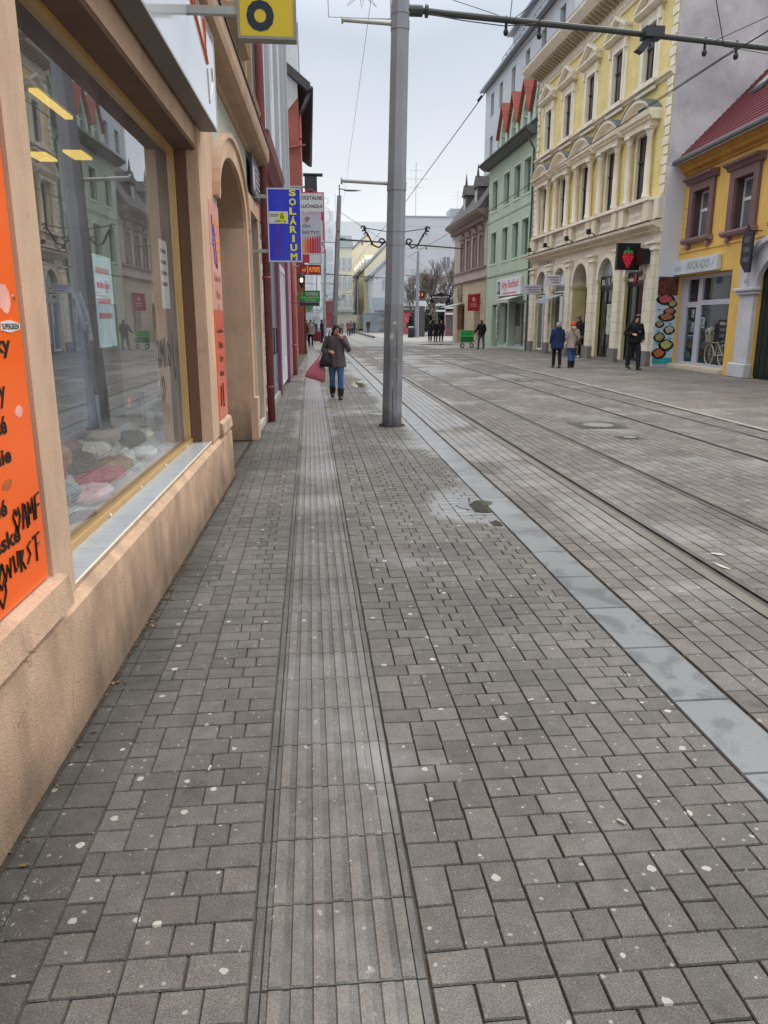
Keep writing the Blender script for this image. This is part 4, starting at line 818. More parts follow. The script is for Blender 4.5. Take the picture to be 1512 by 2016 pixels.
# ---------------- downpipe 1
redp = mat('dull red pipe paint', '#7d3f42', .5, .2, 4, .3, 50, grime=.35)
dp = thing('downpipe', 'dull red rainwater downpipe at the corner of the tan building', 'downpipe', (WL(12.9)+.13, 13.02, 0))
g = MB(); g.tube([(0, 0, .0), (0, 0, 11)], .062, 14); g.build('pipe', redp, dp, True)
g = MB()
for z in (.55, 2.3, 4.4, 6.6, 8.6): g.tube([(0, 0, z), (0, 0, z+.05)], .072, 14)
g.build('collar', redp, dp, True)
# ---------------- building 2: red and purple shopfronts, tall white grey facade above
B2 = leftframe('white_grey_building', 'tall white grey building with dark red and purple shopfronts below', 'building')
wg = mat('white grey cladding', '#c6cacf', .7, .05, 1.2, .1, 30, grime=.12, streak=True)
wg2 = mat('darker grey cladding', '#a9adb4', .7, .05, 1.2, .1, 30)  # pilasters, a tone darker than the wall cladding
g = lm(); g.wall(13.12, 24.2, 4.7, 16.2, [(14.6, 15.7, 6.2, 8.0), (14.6, 15.7, 9.4, 11.2), (17.2, 18.3, 6.2, 8.0), (17.2, 18.3, 9.4, 11.2), (20, 21.1, 6.2, 8.0), (20, 21.1, 9.4, 11.2), (22.4, 23.4, 6.2, 8), (22.4, 23.4, 9.4, 11.2)], -1.2, -.02); g.build('wall', wg, B2)
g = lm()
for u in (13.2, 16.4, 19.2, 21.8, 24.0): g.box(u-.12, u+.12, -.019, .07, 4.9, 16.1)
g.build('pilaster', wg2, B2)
for u0 in (14.6, 17.2, 20, 22.4):
    for z0 in (6.2, 9.4):
        g = lm(); g.wall(u0+.01, u0+(1.08 if u0 < 22 else .98), z0+.01, z0+1.79, [(u0+.09, u0+(1.0 if u0 < 22 else .9), z0+.09, z0+1.7)], -.2, -.12); o = g.build('window', mat('white frame', '#d9dadb'), B2)
        g = lm(); g.box(u0+.08, u0+(1.01 if u0 < 22 else .91), -.18, -.17, z0+.08, z0+1.71); g.build('pane', glass_dark('upper left pane'), o)
maroon = mat('maroon shopfront paint', '#82444a', .5, .15, 3, .2, 40, grime=.3); plum = mat('plum shopfront paint', '#7a4664', .45, .12, 3, .15, 40, grime=.2); lilac = mat('lilac render', '#8e8192', .7, .1, 2, .2)
g = lm(); g.box(13.12, 13.5, -.6, .0, 0, 4.3); g.box(13.5, 17.6, -.6, -.02, 3.3, 4.3); g.build('maroon_front', maroon, B2)
g = lm(); prof_x(g, [(-.5, 4.30), (.05, 4.30), (.09, 4.36), (.20, 4.42), (.24, 4.55), (.02, 4.62), (-.5, 4.62)], 13.12, 17.7); g.build('shop_cornice', maroon, B2)
g = lm(); g.wall(13.52, 17.55, .12, 3.28, [(13.65, 15.2, .3, 3.1), (15.35, 16.3, .16, 3.1), (16.45, 17.45, .3, 3.1)], -.10, -.03); g.build('shopfront_frame', mat('aluminium shopfront', '#8d9094', .35, .06, 5, .0, metal=.6), B2)
g = lm(); g.box(13.55, 17.5, -.08, -.065, .2, 3.2); g.build('shopfront_glass', glass_dark('mirror shop glass', '#a9b8b6', .05), B2)
g = lm(); 
for u in (15.42, 16.2): g.tube([(u, -.03, 1.0), (u, .05, 1.02), (u, .05, 1.5), (u, -.03, 1.52)], .014, 7)
g.build('door_handle', mat('black metal', '#1c1b1c', .4, .1, 9, 0), B2)
g = lm(); g.box(13.52, 17.55, -.25, .02, 0, .12); g.build('threshold', mat('shop threshold', '#9c9a96', .5, .1, 5, .1), B2)
g = lm(); g.box(17.6, 18.1, -.6, .04, 0, 3.6); g.box(18.1, 21.6, -.6, -.02, 3.0, 3.9); g.box(21.6, 22.0, -.6, .04, 0, 3.6); g.build('plum_front', plum, B2)
g = lm(); g.wall(18.1, 21.6, .1, 3.0, [(18.25, 19.6, .7, 2.85), (19.8, 20.5, .12, 2.85), (20.65, 21.45, .7, 2.85)], -.12, -.03); g.build('shopfront_frame', mat('white frame', '#d9dadb'), B2)
g = lm(); g.box(18.15, 21.55, -.09, -.08, .1, 2.95); g.build('shopfront_glass', glass_dark('mirror shop glass'), B2)
g = lm(); g.box(17.7, 24.2, -.6, -.021, 3.9, 4.7); g.box(22.0, 24.2, -.6, -.02, 0, 3.9); g.box(13.12, 17.7, -.6, -.022, 4.62, 4.7); g.build('lilac_wall', lilac, B2)
# ---------------- building 3: pink ground floor, rusty red upper wall, dark overhanging eaves
B3 = thing('pink_shop_house', 'low salmon pink house front with a grimy pink rain pipe', 'building', (-.585, 24.3, 0), -PI/2+.002)
salmon = mat('salmon render', '#c07c76', .8, .12, 1.6, .4, 70, grime=.3, streak=True); rust = mat('rust render', '#97554a', .85, .14, 1.2, .4, 60, grime=.3, streak=True)
dark = mat('tarred eaves', '#3c3e43', .6, .2, 4, .3, 30)
OPB = ((2.2, 3.6, .0, 2.7), (5.5, 7.2, .8, 2.8), (9, 10.3, 0, 2.7), (12.5, 14.2, .8, 2.8))
g = lm(); g.wall(0, 15.9, 0, 5.3, list(OPB), -1.0, 0); g.build('wall', salmon, B3)
for a, b, z0, z1 in OPB: g = lm(); g.box(a, b, -.25, -.2, z0, z1); g.build('shutter', mat('dark doors', '#3e3236', .5, .2, 4, .1), B3)
g = lm(); prof_x(g, [(-.6, 5.301), (.05, 5.301), (.16, 5.38), (.16, 5.45), (-4.5, 8.2), (-4.5, 5.3)], 0, 15.9); g.build('roof', dark, B3)
g = lm(); g.tube([(.18, .10, 5.3), (.18, .10, .0)], .07, 12); g.build('rain_pipe', mat('salmon pipe paint', '#a8636a', .5, .2, 4, .3, grime=.3), B3, True)
for z in (.9, 2.2, 4.0): g = lm(); g.tube([(.18, .10, z), (.18, .10, z+.05)], .085, 12); g.build('pipe_collar', mat('salmon pipe paint', '#a8636a'), B3, True)
B5 = thing('rust_gable_house', 'rust brown gabled house with dark eaves jutting past the pink house', 'building', (-.32, 40.4, 0), -PI/2)
g = lm(); g.poly([(-7, 0), (.0, 0), (.0, 12.6), (-3.2, 15.2), (-7, 15.2)], 0, 18, 'x'); g.build('gable_wall', rust, B5)
g = lm(); g.poly([(-7, 11.0), (-.9, 11.0), (-.02, 12.0), (-.02, 12.62), (-3.2, 15.2), (-7, 15.2)], -.03, -.001, 'x'); g.build('gable_plaster', mat('pale gable render', '#b9bbbb', .85, .08, 1, .2, grime=.2), B5)
g = lm(); prof_x(g, [(-3.4, 15.3), (.50, 12.25), (.60, 12.32), (.60, 12.6), (-3.4, 15.75)], -.3, 18.2); g.build('roof', mat('dark roof tile', '#4a484b', .8, .2, 6, .5, 20), B5)
g = lm(); g.tube([(-.35, .62, 12.35), (18, .62, 12.3)], .11, 10); g.tube([(-.1, .58, 12.3), (-.1, .26, 11.6), (-.1, .12, 11.3)], .09, 10); g.build('gutter', dark, B5, True)
g = lm(); g.tube([(.1, .07, 11.3), (.1, .07, .0)], .06, 10); g.build('rain_pipe', rust, B5, True)
for z in (4.2, 7.4, 10.2):
    g = lm(); g.tube([(.1, .07, z), (.1, .07, z+.1)], .075, 10); g.build('pipe_collar', redp, B5, True)
g = lm(); g.tube([(-.15, .3, 9.9), (-.15, -.9, 9.7)], .06, 8); g.build('wall_tie', redp, B5)
B4 = thing('far_grey_block', 'tall pale grey block rising behind the rust gabled house', 'building', (-.45, 58.6, 0), -PI/2)
g = lm(); g.wall(0, 16, 0, 21.3, [(2+k*4, 3.4+k*4, z, z+1.8) for k in range(3) for z in (4.5, 7.6, 10.7, 13.8, 16.9)], -6, .0); g.build('wall', mat('pale grey panels', '#c4c9cd', .7, .05, 1, .1, grime=.1), B4)
g = lm(); g.box(-.1, 16.1, -6, .1, 21.301, 21.6); g.build('parapet', mat('white parapet', '#dcdedf', .7, .05, 1, .1), B4)
for k in range(3):
    for z in (4.5, 7.6, 10.7, 13.8, 16.9): g = lm(); g.box(2+k*4, 3.4+k*4, -.3, -.1, z, z+1.8); g.build('pane', glass_dark('upper left pane'), B4)
# ================================================================== RIGHT SIDE
# local +x runs up the street, +y points out to the street (towards -X)
AR = math.atan(.0117)
def rightthing(name, label, cat, u=0, w_=0, z=0, group=None, rz=0):
    a = PI/2 + AR; c_, s_ = rot2(a); return thing(name, label, cat, (12.57 + c_*u - s_*w_, 27.76 + s_*u + c_*w_, z), a+rz, group)
cream = mat('cream stucco', '#e2d9c2', .8, .08, 1.5, .3, 60, grime=.28, streak=True)
cream_l = mat('light cream stucco', '#e8e1cf', .8, .07, 1.5, .3, 60, grime=.18, streak=True)
creamb = ashlar('cream block stucco', '#e3dcc8', .62, .40, .014, .72, .85, .08, .2)
yellow = ashlar('pale yellow block render', '#e6d490', 1.05, .38, .012, .80, .85, .07, .22)
ochre_s = mat('pale olive reveal', '#c9bd88', .8, .08, 2, .2, grime=.2)
lead = mat('lead sheet', '#6f777c', .5, .12, 5, .2, 30, metal=.3)
brownw = mat('dark brown sash', '#3a2c2a', .45, .1, 5, .1)
plinthg = mat('grey plinth stone', '#7c7a74', .8, .12, 4, .4, 60, grime=.3)
firew = mat('stained grey firewall', '#bdbcbf', .9, .20, .45, .3, 30, grime=.6, streak=False)
firel = mat('clean grey side wall', '#cdd0d8', .85, .05, .8, .2)
Y1 = rightthing('yellow_palace_building', 'tall yellow and cream stucco building with arched shopfronts', 'building')
BC = [2.05, 4.98, 7.93, 10.85, 13.78]; UL = 15.72; DEP = -.7
ARC = [(1.12, 2.85), (4.05, 5.72), (7.0, 8.92), (9.85, 11.9), (12.85, 14.75)]
# bulk and firewall
g = MB(); g.box(.0, UL, -11, DEP, 0, 14.3); g.build('bulk_wall', firew, Y1)
g = MB(); g.box(-.03, -.001, -11, -.02, 6.9, 15.6); g.box(-.03, UL, -11, -10.9, 14.3, 15.6); g.build('firewall', firew, Y1)
g = MB(); g.box(-.028, -.001, -1.6, -.02, 0, 6.9); g.build('lower_side_wall', firel, Y1)
# ground floor
g = MB()
for i, (a, b) in enumerate(ARC):
    zs = 4.22 - (b-a)/2; nxt = ARC[i+1][0] if i < 4 else UL; g.archtop(a, b, zs, (b-a)/2, 4.75, DEP, 0)
    g.box(b, nxt, DEP, 0, 0, 4.75)
g.box(0, ARC[0][0], DEP, 0, 0, 4.75)
g.build('ground_floor_wall', creamb, Y1)
g = MB()
for i, (a, b) in enumerate(ARC):
    zs = 4.22 - (b-a)/2; g.archband((a+b)/2, (b-a)/2, zs, (b-a)/2, .17, .001, .05, 16)
build_sep(g, 'archivolt', cream_l, Y1, .03)
g = MB()
for i, (a, b) in enumerate(ARC):   # olive lining of the reveals, small imposts
    zs = 4.22 - (b-a)/2
    for q, s_ in ((a, 1), (b, -1)):
        g.box(q, q+s_*.012, DEP, -.002, .12, zs); g.box(q-s_*.10, q+s_*.05, DEP, .06, zs-.14, zs)
build_sep(g, 'arch_reveal', ochre_s, Y1, .03)
PIL = [.33] + [(ARC[i][1]+ARC[i+1][0])/2 for i in range(4)] + [15.25]
PIL = [.40, 3.45, 6.35, 9.40, 12.38, 15.25]
g = MB()
for u in PIL: g.box(u-.30, u+.30, .001, .13, .56, 4.15)
build_sep(g, 'pilaster', creamb, Y1, .03)
g = MB()
for u in PIL:
    g.box(u-.36, u+.36, .001, .19, 4.15, 4.22); g.box(u-.32, u+.32, .001, .15, 4.22, 4.38); g.box(u-.40, u+.40, .001, .23, 4.38, 4.46)
build_sep(g, 'pilaster_capital', cream_l, Y1, .03)
g = MB()
for u in PIL: g.box(u-.34, u+.34, .001, .18, 0, .555)
for i in range(4): g.box(ARC[i][1]-.02, ARC[i+1][0]+.02, -.02, .001, 0, .12)
build_sep(g, 'pilaster_base', plinthg, Y1, .03)
# entablature
g = MB(); g.poly([(-.5, 4.751), (.05, 4.751), (.07, 4.86), (.20, 4.92), (.38, 5.0), (.40, 5.10), (.05, 5.20), (-.5, 5.2)], -.02, UL+.05, 'x'); g.build('string_cornice', cream, Y1)
g = MB(); n = 62
for i in range(n): u = .05 + i*(UL-.1)/n; g.box(u, u+.13, .08, .19, 4.80, 4.90)
build_sep(g, 'dentil', cream, Y1, .001)
g = MB(); g.poly([(.03, 5.201), (.41, 5.101), (.41, 5.115), (.03, 5.215)], -.03, UL+.06, 'x'); g.build('cornice_flashing', mat('brown flashing', '#5d4e45', .6, .15, 5, .1), Y1)
# balustrade zone 5.2 - 6.02
g = MB(); g.box(0, UL, DEP, .05, 5.2, 5.9); 
for u in BC:
    for s_ in (-1, 1): g.box(u+s_*1.1-.22, u+s_*1.1+.22, .051, .26, 5.21, 5.9)
g.box(0, .38, .051, .2, 5.21, 5.9); g.box(UL-.38, UL, .051, .2, 5.21, 5.9)
g.build('balustrade_wall', cream, Y1)
g = MB()
for u in BC:
    g.box(u-1.38, u+1.38, .0, .32, 5.9, 6.02)
for a, b in zip([0]+[u+1.38 for u in BC], [u-1.38 for u in BC]+[UL]):
    if b > a: g.box(a, b, .0, .14, 5.9, 6.0)
g.build('sill_course', cream_l, Y1)
for u in BC:
    g = MB()
    for i in range(7):
        x = u-.48+i*.16; g.rings([[(x+r*math.cos(2*PI*k/8), .11+r*math.sin(2*PI*k/8), z) for k in range(8)] for z, r in ((5.30, .055), (5.36, .035), (5.50, .062), (5.66, .03), (5.74, .05), (5.80, .05))])
    g.box(u-.62, u+.62, .051, .18, 5.80, 5.88); g.box(u-.62, u+.62, .051, .18, 5.22, 5.30); g.build('balusters', cream_l, Y1)
# upper walls with openings
W1 = [(u-.52, u+.52, 6.02, 8.35) for u in BC]; W2 = [(u-.47, u+.47, 10.15, 12.02) for u in BC]
g = MB(); g.wall(0, UL, 5.9, 9.82, W1, DEP, 0); g.wall(0, UL, 10.08, 13.35, W2, DEP, 0); g.build('upper_wall', yellow, Y1)
g = MB(); 
for z0, z1 in ((6.03, 9.8), (10.1, 13.3)):
    z = z0; k = 0
    while z < z1 - .2:
        for ua, ub in ((0, .42 if k % 2 else .30), (UL-(.42 if k % 2 else .30), UL)): g.bbox(ua-.002 if ua == 0 else ua, ub+.002 if ub == UL else ub, .001, .06, z+.012, z+.30, .02)
        z += .315; k += 1
build_sep(g, 'quoins', cream_l, Y1, .03)
g = MB(); g.poly([(-.4, 9.821), (.06, 9.821), (.08, 9.88), (.18, 9.93), (.18, 10.0), (.05, 10.079), (-.4, 10.079)], -.01, UL+.01, 'x'); g.build('belt_course', cream, Y1)
for u in BC:     # aprons under the upper windows
    g = MB(); g.box(u-.85, u+.85, .19, .24, 9.90, 10.06); g.box(u-.80, u+.80, .061, .15, 9.72, 9.83); g.build('window_apron', cream_l, Y1)
# first floor windows: column surrounds, segmental hoods
def col_window(u):
    z0 = 6.02
    g = MB(); g.wall(u-.60, u+.60, z0, 8.50, [(u-.519, u+.519, z0, 8.349)], .001, .05); g.build('window_surround', cream_l, Y1)
    for s_ in (-1, 1):
        x = u + s_*.86; g = MB(); R = .118
        g.rings([[(x+r*math.cos(2*PI*k/16), .17+r*math.sin(2*PI*k/16), z) for k in range(16)] for z, r in ((z0+.01, R*1.35), (z0+.10, R*1.35), (z0+.12, R*1.12), (z0+.17, R*1.2), (z0+.22, R), (z0+1.2, R*1.0), (8.12, R*.84), (8.15, R*1.1), (8.2, R*.9), (8.28, R*1.3), (8.34, R*1.35))]); g.box(x-.19, x+.19, .001, .36, 8.34, 8.42)
        g.build('window_column', cream_l, Y1, True)
    g = MB(); g.box(u-1.10, u+1.10, .001, .32, 8.42, 8.62); g.poly([(.001, 8.62), (.34, 8.62), (.36, 8.68), (.47, 8.76), (.49, 8.86), (.001, 8.86)], u-1.32, u+1.32, 'x')
    for i in range(13): xx = u-1.14+i*.187; g.box(xx-.045, xx+.045, .33, .41, 8.64, 8.71)
    g.build('window_entablature', cream, Y1)
    n = 12; A = [(u-1.32+2.64*i/n, 8.861+.52*math.sin(PI*i/n)**.8) for i in range(n+1)]
    g = MB(); g.poly(A, .001, .22); 
    for i in range(n): g.poly([A[i], A[i+1], (A[i+1][0], A[i+1][1]+.11), (A[i][0], A[i][1]+.11)], .001, .46)
    g.build('segmental_hood', cream_l, Y1)
    g = MB()
    for i in range(n): g.poly([(A[i][0], A[i][1]+.111), (A[i+1][0], A[i+1][1]+.111), (A[i+1][0], A[i+1][1]+.135), (A[i][0], A[i][1]+.135)], .001, .49)
    g.build('hood_flashing', lead, Y1)
def sash(u, hw, z0, z1, parent, fm, gm, transom=.62, y=-.14, label=None):
    g = MB(); zt = z0+(z1-z0)*transom; t = .055
    g.wall(u-hw+.003, u+hw-.003, z0+.003, z1-.003, [(u-hw+t, u-t/2, z0+t, zt-t/2), (u+t/2, u+hw-t, z0+t, zt-t/2), (u-hw+t, u-t/2, zt+t/2, z1-t), (u+t/2, u+hw-t, zt+t/2, z1-t)], y, y+.06)
    g.box(u-.04, u+.04, y+.061, y+.09, z0+.02, z1-.02); g.box(u-hw+.01, u+hw-.01, y+.061, y+.10, zt-.045, zt+.045)
    f = g.build('window', fm, parent); g = MB(); g.box(u-hw+.01, u+hw-.01, y+.02, y+.03, z0+.01, z1-.01); g.build('pane', gm, f); return f
gd = glass_dark('old dark glass', '#2d2a2c', .05); gl = glass_dark('light reflecting glass', '#55585a', .04)
for u in BC:
    g = MB(); g.wall(u-.519, u+.519, 6.021, 8.349, [(u-.512, u+.512, 6.03, 8.34)], -.15, -.001); g.wall(u-.469, u+.469, 10.151, 12.019, [(u-.462, u+.462, 10.16, 12.01)], -.15, -.001); build_sep(g, 'window_reveal', cream, Y1)
    col_window(u); sash(u, .508, 6.03, 8.34, Y1, brownw, gd); sash(u, .458, 10.16, 12.01, Y1, brownw, gl)
    g = MB(); g.wall(u-.62, u+.62, 10.10, 12.20, [(u-.469, u+.469, 10.15, 12.019)], .001, .09); g.wall(u-.84, u+.84, 10.10, 12.20, [(u-.621, u+.621, 10.0, 12.3)], .001, .05)
    for s_ in (-1, 1): g.box(u+s_*.76-.08, u+s_*.76+.08, .051, .16, 11.95, 12.30)
    g.build('window_surround', cream_l, Y1)
    g = MB(); g.box(u-.80, u+.80, .001, .10, 12.2, 12.38); g.poly([(.001, 12.38), (.22, 12.40), (.33, 12.5), (.33, 12.58), (.001, 12.6)], u-1.05, u+1.05, 'x'); g.build('window_entablature', cream, Y1)
    g = MB(); g.poly([(u-.98, 12.60), (u+.98, 12.60), (u, 13.10)], .001, .10)
    for s_ in (-1, 1): g.poly([(u+s_*1.07, 12.60), (u, 13.14), (u, 13.26), (u+s_*1.09, 12.70)], .001, .32)
    g.build('pediment', cream_l, Y1)
# frieze and top cornice
g = MB(); g.box(-.0, UL, DEP, .03, 13.35, 13.75); g.poly([(.0, 13.30), (.08, 13.30), (.08, 13.36), (.031, 13.38), (.031, 13.35), (.0, 13.35)], 0, UL, 'x'); g.build('frieze', cream, Y1)
g = MB(); n = 56
for i in range(n):
    u = .15 + i*(UL-.3)/n; g.ell(u+.07, .05, 13.56, .085, .05, .10, 8, 6)
build_sep(g, 'frieze_ornament', cream_l, Y1, .0)
g = MB(); n = 42
for i in range(n): u = .1 + i*(UL-.2)/n; g.poly([(.03, 13.80), (.12, 13.76), (.55, 13.98), (.6, 14.1), (.03, 14.1)], u, u+.16, 'x')
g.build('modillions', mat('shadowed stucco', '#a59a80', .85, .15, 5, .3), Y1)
g = MB(); g.poly([(-.7, 13.751), (.03, 13.751), (.06, 13.8), (.05, 14.1), (.62, 14.101), (.74, 14.2), (.90, 14.36), (.92, 14.48), (-.7, 14.8)], -.03, UL+.45, 'x'); g.build('cornice', cream_l, Y1)
g = MB(); g.poly([(-.7, 14.801), (.93, 14.481), (.93, 14.50), (-.7, 14.83)], -.04, UL+.46, 'x'); g.build('cornice_flashing', lead, Y1)
# floodlights on the string cornice
for k, u in enumerate((5.6, 8.4, 11.6, 14.3)):
    t = rightthing('floodlight', ['black floodlight on the string cornice nearest the camera', 'second black floodlight on the string cornice', 'third black floodlight on the string cornice', 'farthest black floodlight on the string cornice'][k], 'floodlight', u, .3, 5.13, 'floodlights on the string cornice')
    g = MB(); g.tube([(0, 0, 0), (0, .1, .12), (0, .3, .18)], .02, 6); g.build('arm', mat('black metal', '#1c1b1c'), t); g = MB(); g.box(-.09, .09, .24, .4, .10, .30); g.build('lamp', mat('black metal', '#1c1b1c'), t)
# ground floor shopfronts
blk = mat('black aluminium', '#17181a', .35, .1, 5, .0); shopg = glass_dark('dark shop glass', '#1c2326', .04, .6)
def shopdoor(u0, u1, zt, y, fm, gm, split, name='shopfront', base=.12):
    g = MB(); ops = []; xs = [u0] + split + [u1]; t = .06
    for a, b in zip(xs, xs[1:]): ops.append((a+t, b-t/2, base+.10, zt-t))
    g.wall(u0, u1, base, zt, ops, y, y+.07); f = g.build(name, fm, Y1)
    g = MB(); g.box(u0+.02, u1-.02, y+.02, y+.03, base+.02, zt-.02); g.build('pane', gm, f); return f
for i, (a, b) in enumerate(ARC):
    zs = 4.22-(b-a)/2
    if i == 0: shopdoor(a+.03, b-.03, 3.02, -.20, blk, shopg, [(a+b)/2])
    if i == 1: shopdoor(a+.03, b-.03, 2.98, -.20, blk, shopg, [(a+b)/2+.1])
    if i == 3: shopdoor(a+.03, b-.03, 3.1, -.20, mat('white frame', '#d9dadb'), glass_dark('grey shop glass', '#4f5c60'), [a+.7])
    if i == 4: shopdoor(a+.03, b-.03, 3.0, -.20, mat('white frame', '#d9dadb'), glass_dark('grey shop glass'), [a+.9])
    if i != 2:
        g = MB(); r = (b-a)/2-.03; n = 14; pts = [((a+b)/2-r*math.cos(PI*k/n), zs+r*math.sin(PI*k/n)) for k in range(n+1)]
        lo = 3.5 if i < 2 else 3.06; g.poly([((a+b)/2-r, lo-.0)] + [p for p in pts if p[1] > lo] + [((a+b)/2+r, lo)], -.20, -.16); g.build('fanlight', glass_dark('fanlight glass', '#7b8178'), Y1)
    if i < 2:
        g = MB(); g.box(a+.03, b-.03, -.21, -.10, 2.99 if i else 3.03, 3.5); g.build('fascia', blk, Y1)
    g = MB(); g.box(a, b, -.6, .02, -.01, .12); g.build('doorstep', plinthg, Y1)
# open passage (third arch): a dark sheet stands for the shade inside
g = MB(); g.box(7.0, 8.92, -.69, -.66, .12, 4.2); g.build('passage_shade', mat('passage shadow', '#3a3531', .8, .3, 2, .2), Y1)
# first arch: lettering with raspberry; second arch: white figures
wh = mat('white lettering', '#d9dada', .5, .03, 5, 0); rasp = mat('raspberry red', '#d62542', .5, .1, 9, 0); leaf = mat('leaf green', '#2f9a45', .5, .1, 9, 0)
RT = (-1, 0, 0)     # right facades are read looking towards +X: text runs back down the street
def rtext(parent, s, u, w_, z, W_, H_, m, **k): return text(parent, s, (u, w_, z), RT, (0, 0, 1), W_, H_, m, **k)
def berry(parent, u, w_, z, s):
    g = MB()
    for j, row in enumerate(((-.28, 0, .28), (-.36, -.12, .12, .36), (-.26, 0, .26), (-.14, .14), (0,))):
        for x in row: g.ell(u+x*s, w_, z+(.30-j*.24)*s, .155*s, .02, .145*s, 10, 6)
    g.build('berry', rasp, parent, True)
    g = MB(); g.poly([(u+a*s, z+b*s) for a, b in ((-.42, .40), (-.25, .62), (-.04, .56), (.05, .85), (.10, .83), (.06, .56), (.28, .62), (.42, .40), (.18, .46), (0, .36), (-.18, .46))], w_-.01, w_+.02); g.build('berry_leaf', leaf, parent)
rtext(Y1, 'malina', 2.52, -.096, 3.24, .48, .17, wh, bold=.02); rtext(Y1, 'potraviny', 1.52, -.096, 3.22, .60, .22, wh, bold=.02); berry(Y1, 2.06, -.08, 3.25, .22)
g = MB()
for pts in ([(5.52, 3.14), (5.5, 3.36), (5.2, 3.36), (5.22, 3.14)], ): g.poly(pts, -.099, -.094)
g.build('fascia_badge', mat('white outline', '#9fa3a5', .5, .1, 5, 0), Y1)
g = MB()
for a, b in (((5.12, 3.12), (4.92, 3.42)), ((4.82, 3.12), (4.76, 3.42)), ((4.76, 3.42), (4.66, 3.12)), ((4.56, 3.12), (4.40, 3.42)), ((4.32, 3.12), (4.30, 3.40)), ((4.30, 3.40), (4.16, 3.14))): g.tube([(a[0], -.093, a[1]), (b[0], -.093, b[1])], .012, 5)
g.build('lettering', wh, Y1)
g = MB(); g.wall(1.2, 1.8, .9, 1.9, [(1.24, 1.76, .94, 1.86)], -.129, -.125); g.build('door_poster_frame', mat('white outline', '#9fa3a5'), Y1)
t = rightthing('shop_poster', 'colourful poster on the glass of the second arched shop', 'poster', 4.55, -.125, 1.1); g = MB(); g.box(-.28, .28, 0, .004, 0, 1.25); g.build('sheet', mat('poster teal cream', '#a8b9a6', .6, .6, 7, 0), t)
rtext(Y1, 'ENSEMPLE', 13.1, .005, 4.60, 2.6, .17, mat('black lettering', '#222121', .5, .05, 5, 0), bold=.01)
# raspberry box sign: cross shaped black light box projecting over the first pier
t = rightthing('cross_shaped_sign', 'black stepped sign with a raspberry on the yellow building', 'sign', 1.35, .0, 3.5)
g = MB(); g.box(-.0, .16, .14, 1.02, .02, .98); g.build('box', blk, t)
g = MB(); g.box(-.9, -.02, .14, .34, .18, .72) ; g.box(-.02, .0, .14, 1.02, .02, .98); g.build('wing', blk, t)
# the face towards the camera carries the berry
def zface(parent, cy, cz, s, x):
    g = MB()
    for j, row in enumerate(((-.28, 0, .28), (-.36, -.12, .12, .36), (-.26, 0, .26), (-.14, .14), (0,))):
        for a in row: g.ell(x, cy+a*s, cz+(.30-j*.24)*s-.12*s, .02, .155*s, .145*s, 10, 6)
    g.build('berry', rasp, parent, True)
    g = MB(); g.poly([(cy+a*s, cz+b*s-.12*s) for a, b in ((-.42, .40), (-.25, .62), (-.04, .56), (.05, .85), (.10, .83), (.06, .56), (.28, .62), (.42, .40), (.18, .46), (0, .36), (-.18, .46))], x-.02, x+.01, 'x'); g.build('berry_leaf', leaf, parent)
zface(t, .60, .50, .46, -.03)
g = MB()
for z in (.2, .8): g.box(.05, .11, .0, .15, z-.02, z+.02)
build_sep(g, 'bracket', blk, t)
# other signs
for k, (u, w0, w1, z0, z1, col, lab, txt) in enumerate(((13.4, .15, 1.15, 3.02, 3.5, '#b9bec6', 'pale grey projecting shop sign at the far arch', None), (10.6, .05, .85, 3.35, 3.85, '#cfc9cf', 'white projecting sign with small purple print', 'NEDVED'))):
    t = rightthing('shop_sign', lab, 'sign', u, 0, 0, 'signs projecting from the yellow building'); g = MB(); g.bbox(-.05, .05, w0, w1, z0, z1, .01); g.build('panel', mat('sign panel %d' % k, col, .5, .06, 4, 0), t)
    g = MB()
    for i in range(3): g.box(-.053, -.0505, w0+.12, w1-.15-.1*i, z1-.14-i*.12, z1-.09-i*.12)
    g.build('print', mat('purple print', '#8a6a88', .6, .1, 9, 0), t)
    g = MB(); g.box(-.02, .02, 0, w0, (z0+z1)/2-.02, (z0+z1)/2+.02); g.build('bracket', blk, t)
t = rightthing('awning', 'faded grey blue awning with a scalloped edge over the fourth arch', 'awning', 10.87, 0, 0)
g = MB(); g.poly([(.02, 2.95), (.85, 2.70), (.85, 2.68), (.02, 2.93)], -1.05, 1.05, 'x'); g.build('canopy', mat('awning cloth', '#8b98a1', .8, .12, 3, .2), t)
g = MB()
for i in range(12): x = -1.05+i*.175; g.poly([(x, 2.69), (x+.175, 2.69), (x+.175, 2.56), (x+.0875, 2.49), (x, 2.56)], .84, .85)
g.build('valance', mat('awning edge', '#a9b6bd', .8, .1, 3, .2), t)
# ------------------------------------------------------------------ yellow house with the cafe
AB = math.atan(.065)
def cafe(name, label, cat, u=0, w_=0, z=0, group=None):
    # coordinates (u towards the camera, w out, z): mirrored builder MB(-1) on a frame whose +x runs up the street
    a = PI/2 - AB; c_, s_ = rot2(a); return thing(name, label, cat, (13.3 + c_*(-u) - s_*w_, 27.76 + s_*(-u) + c_*w_, z), a, group)
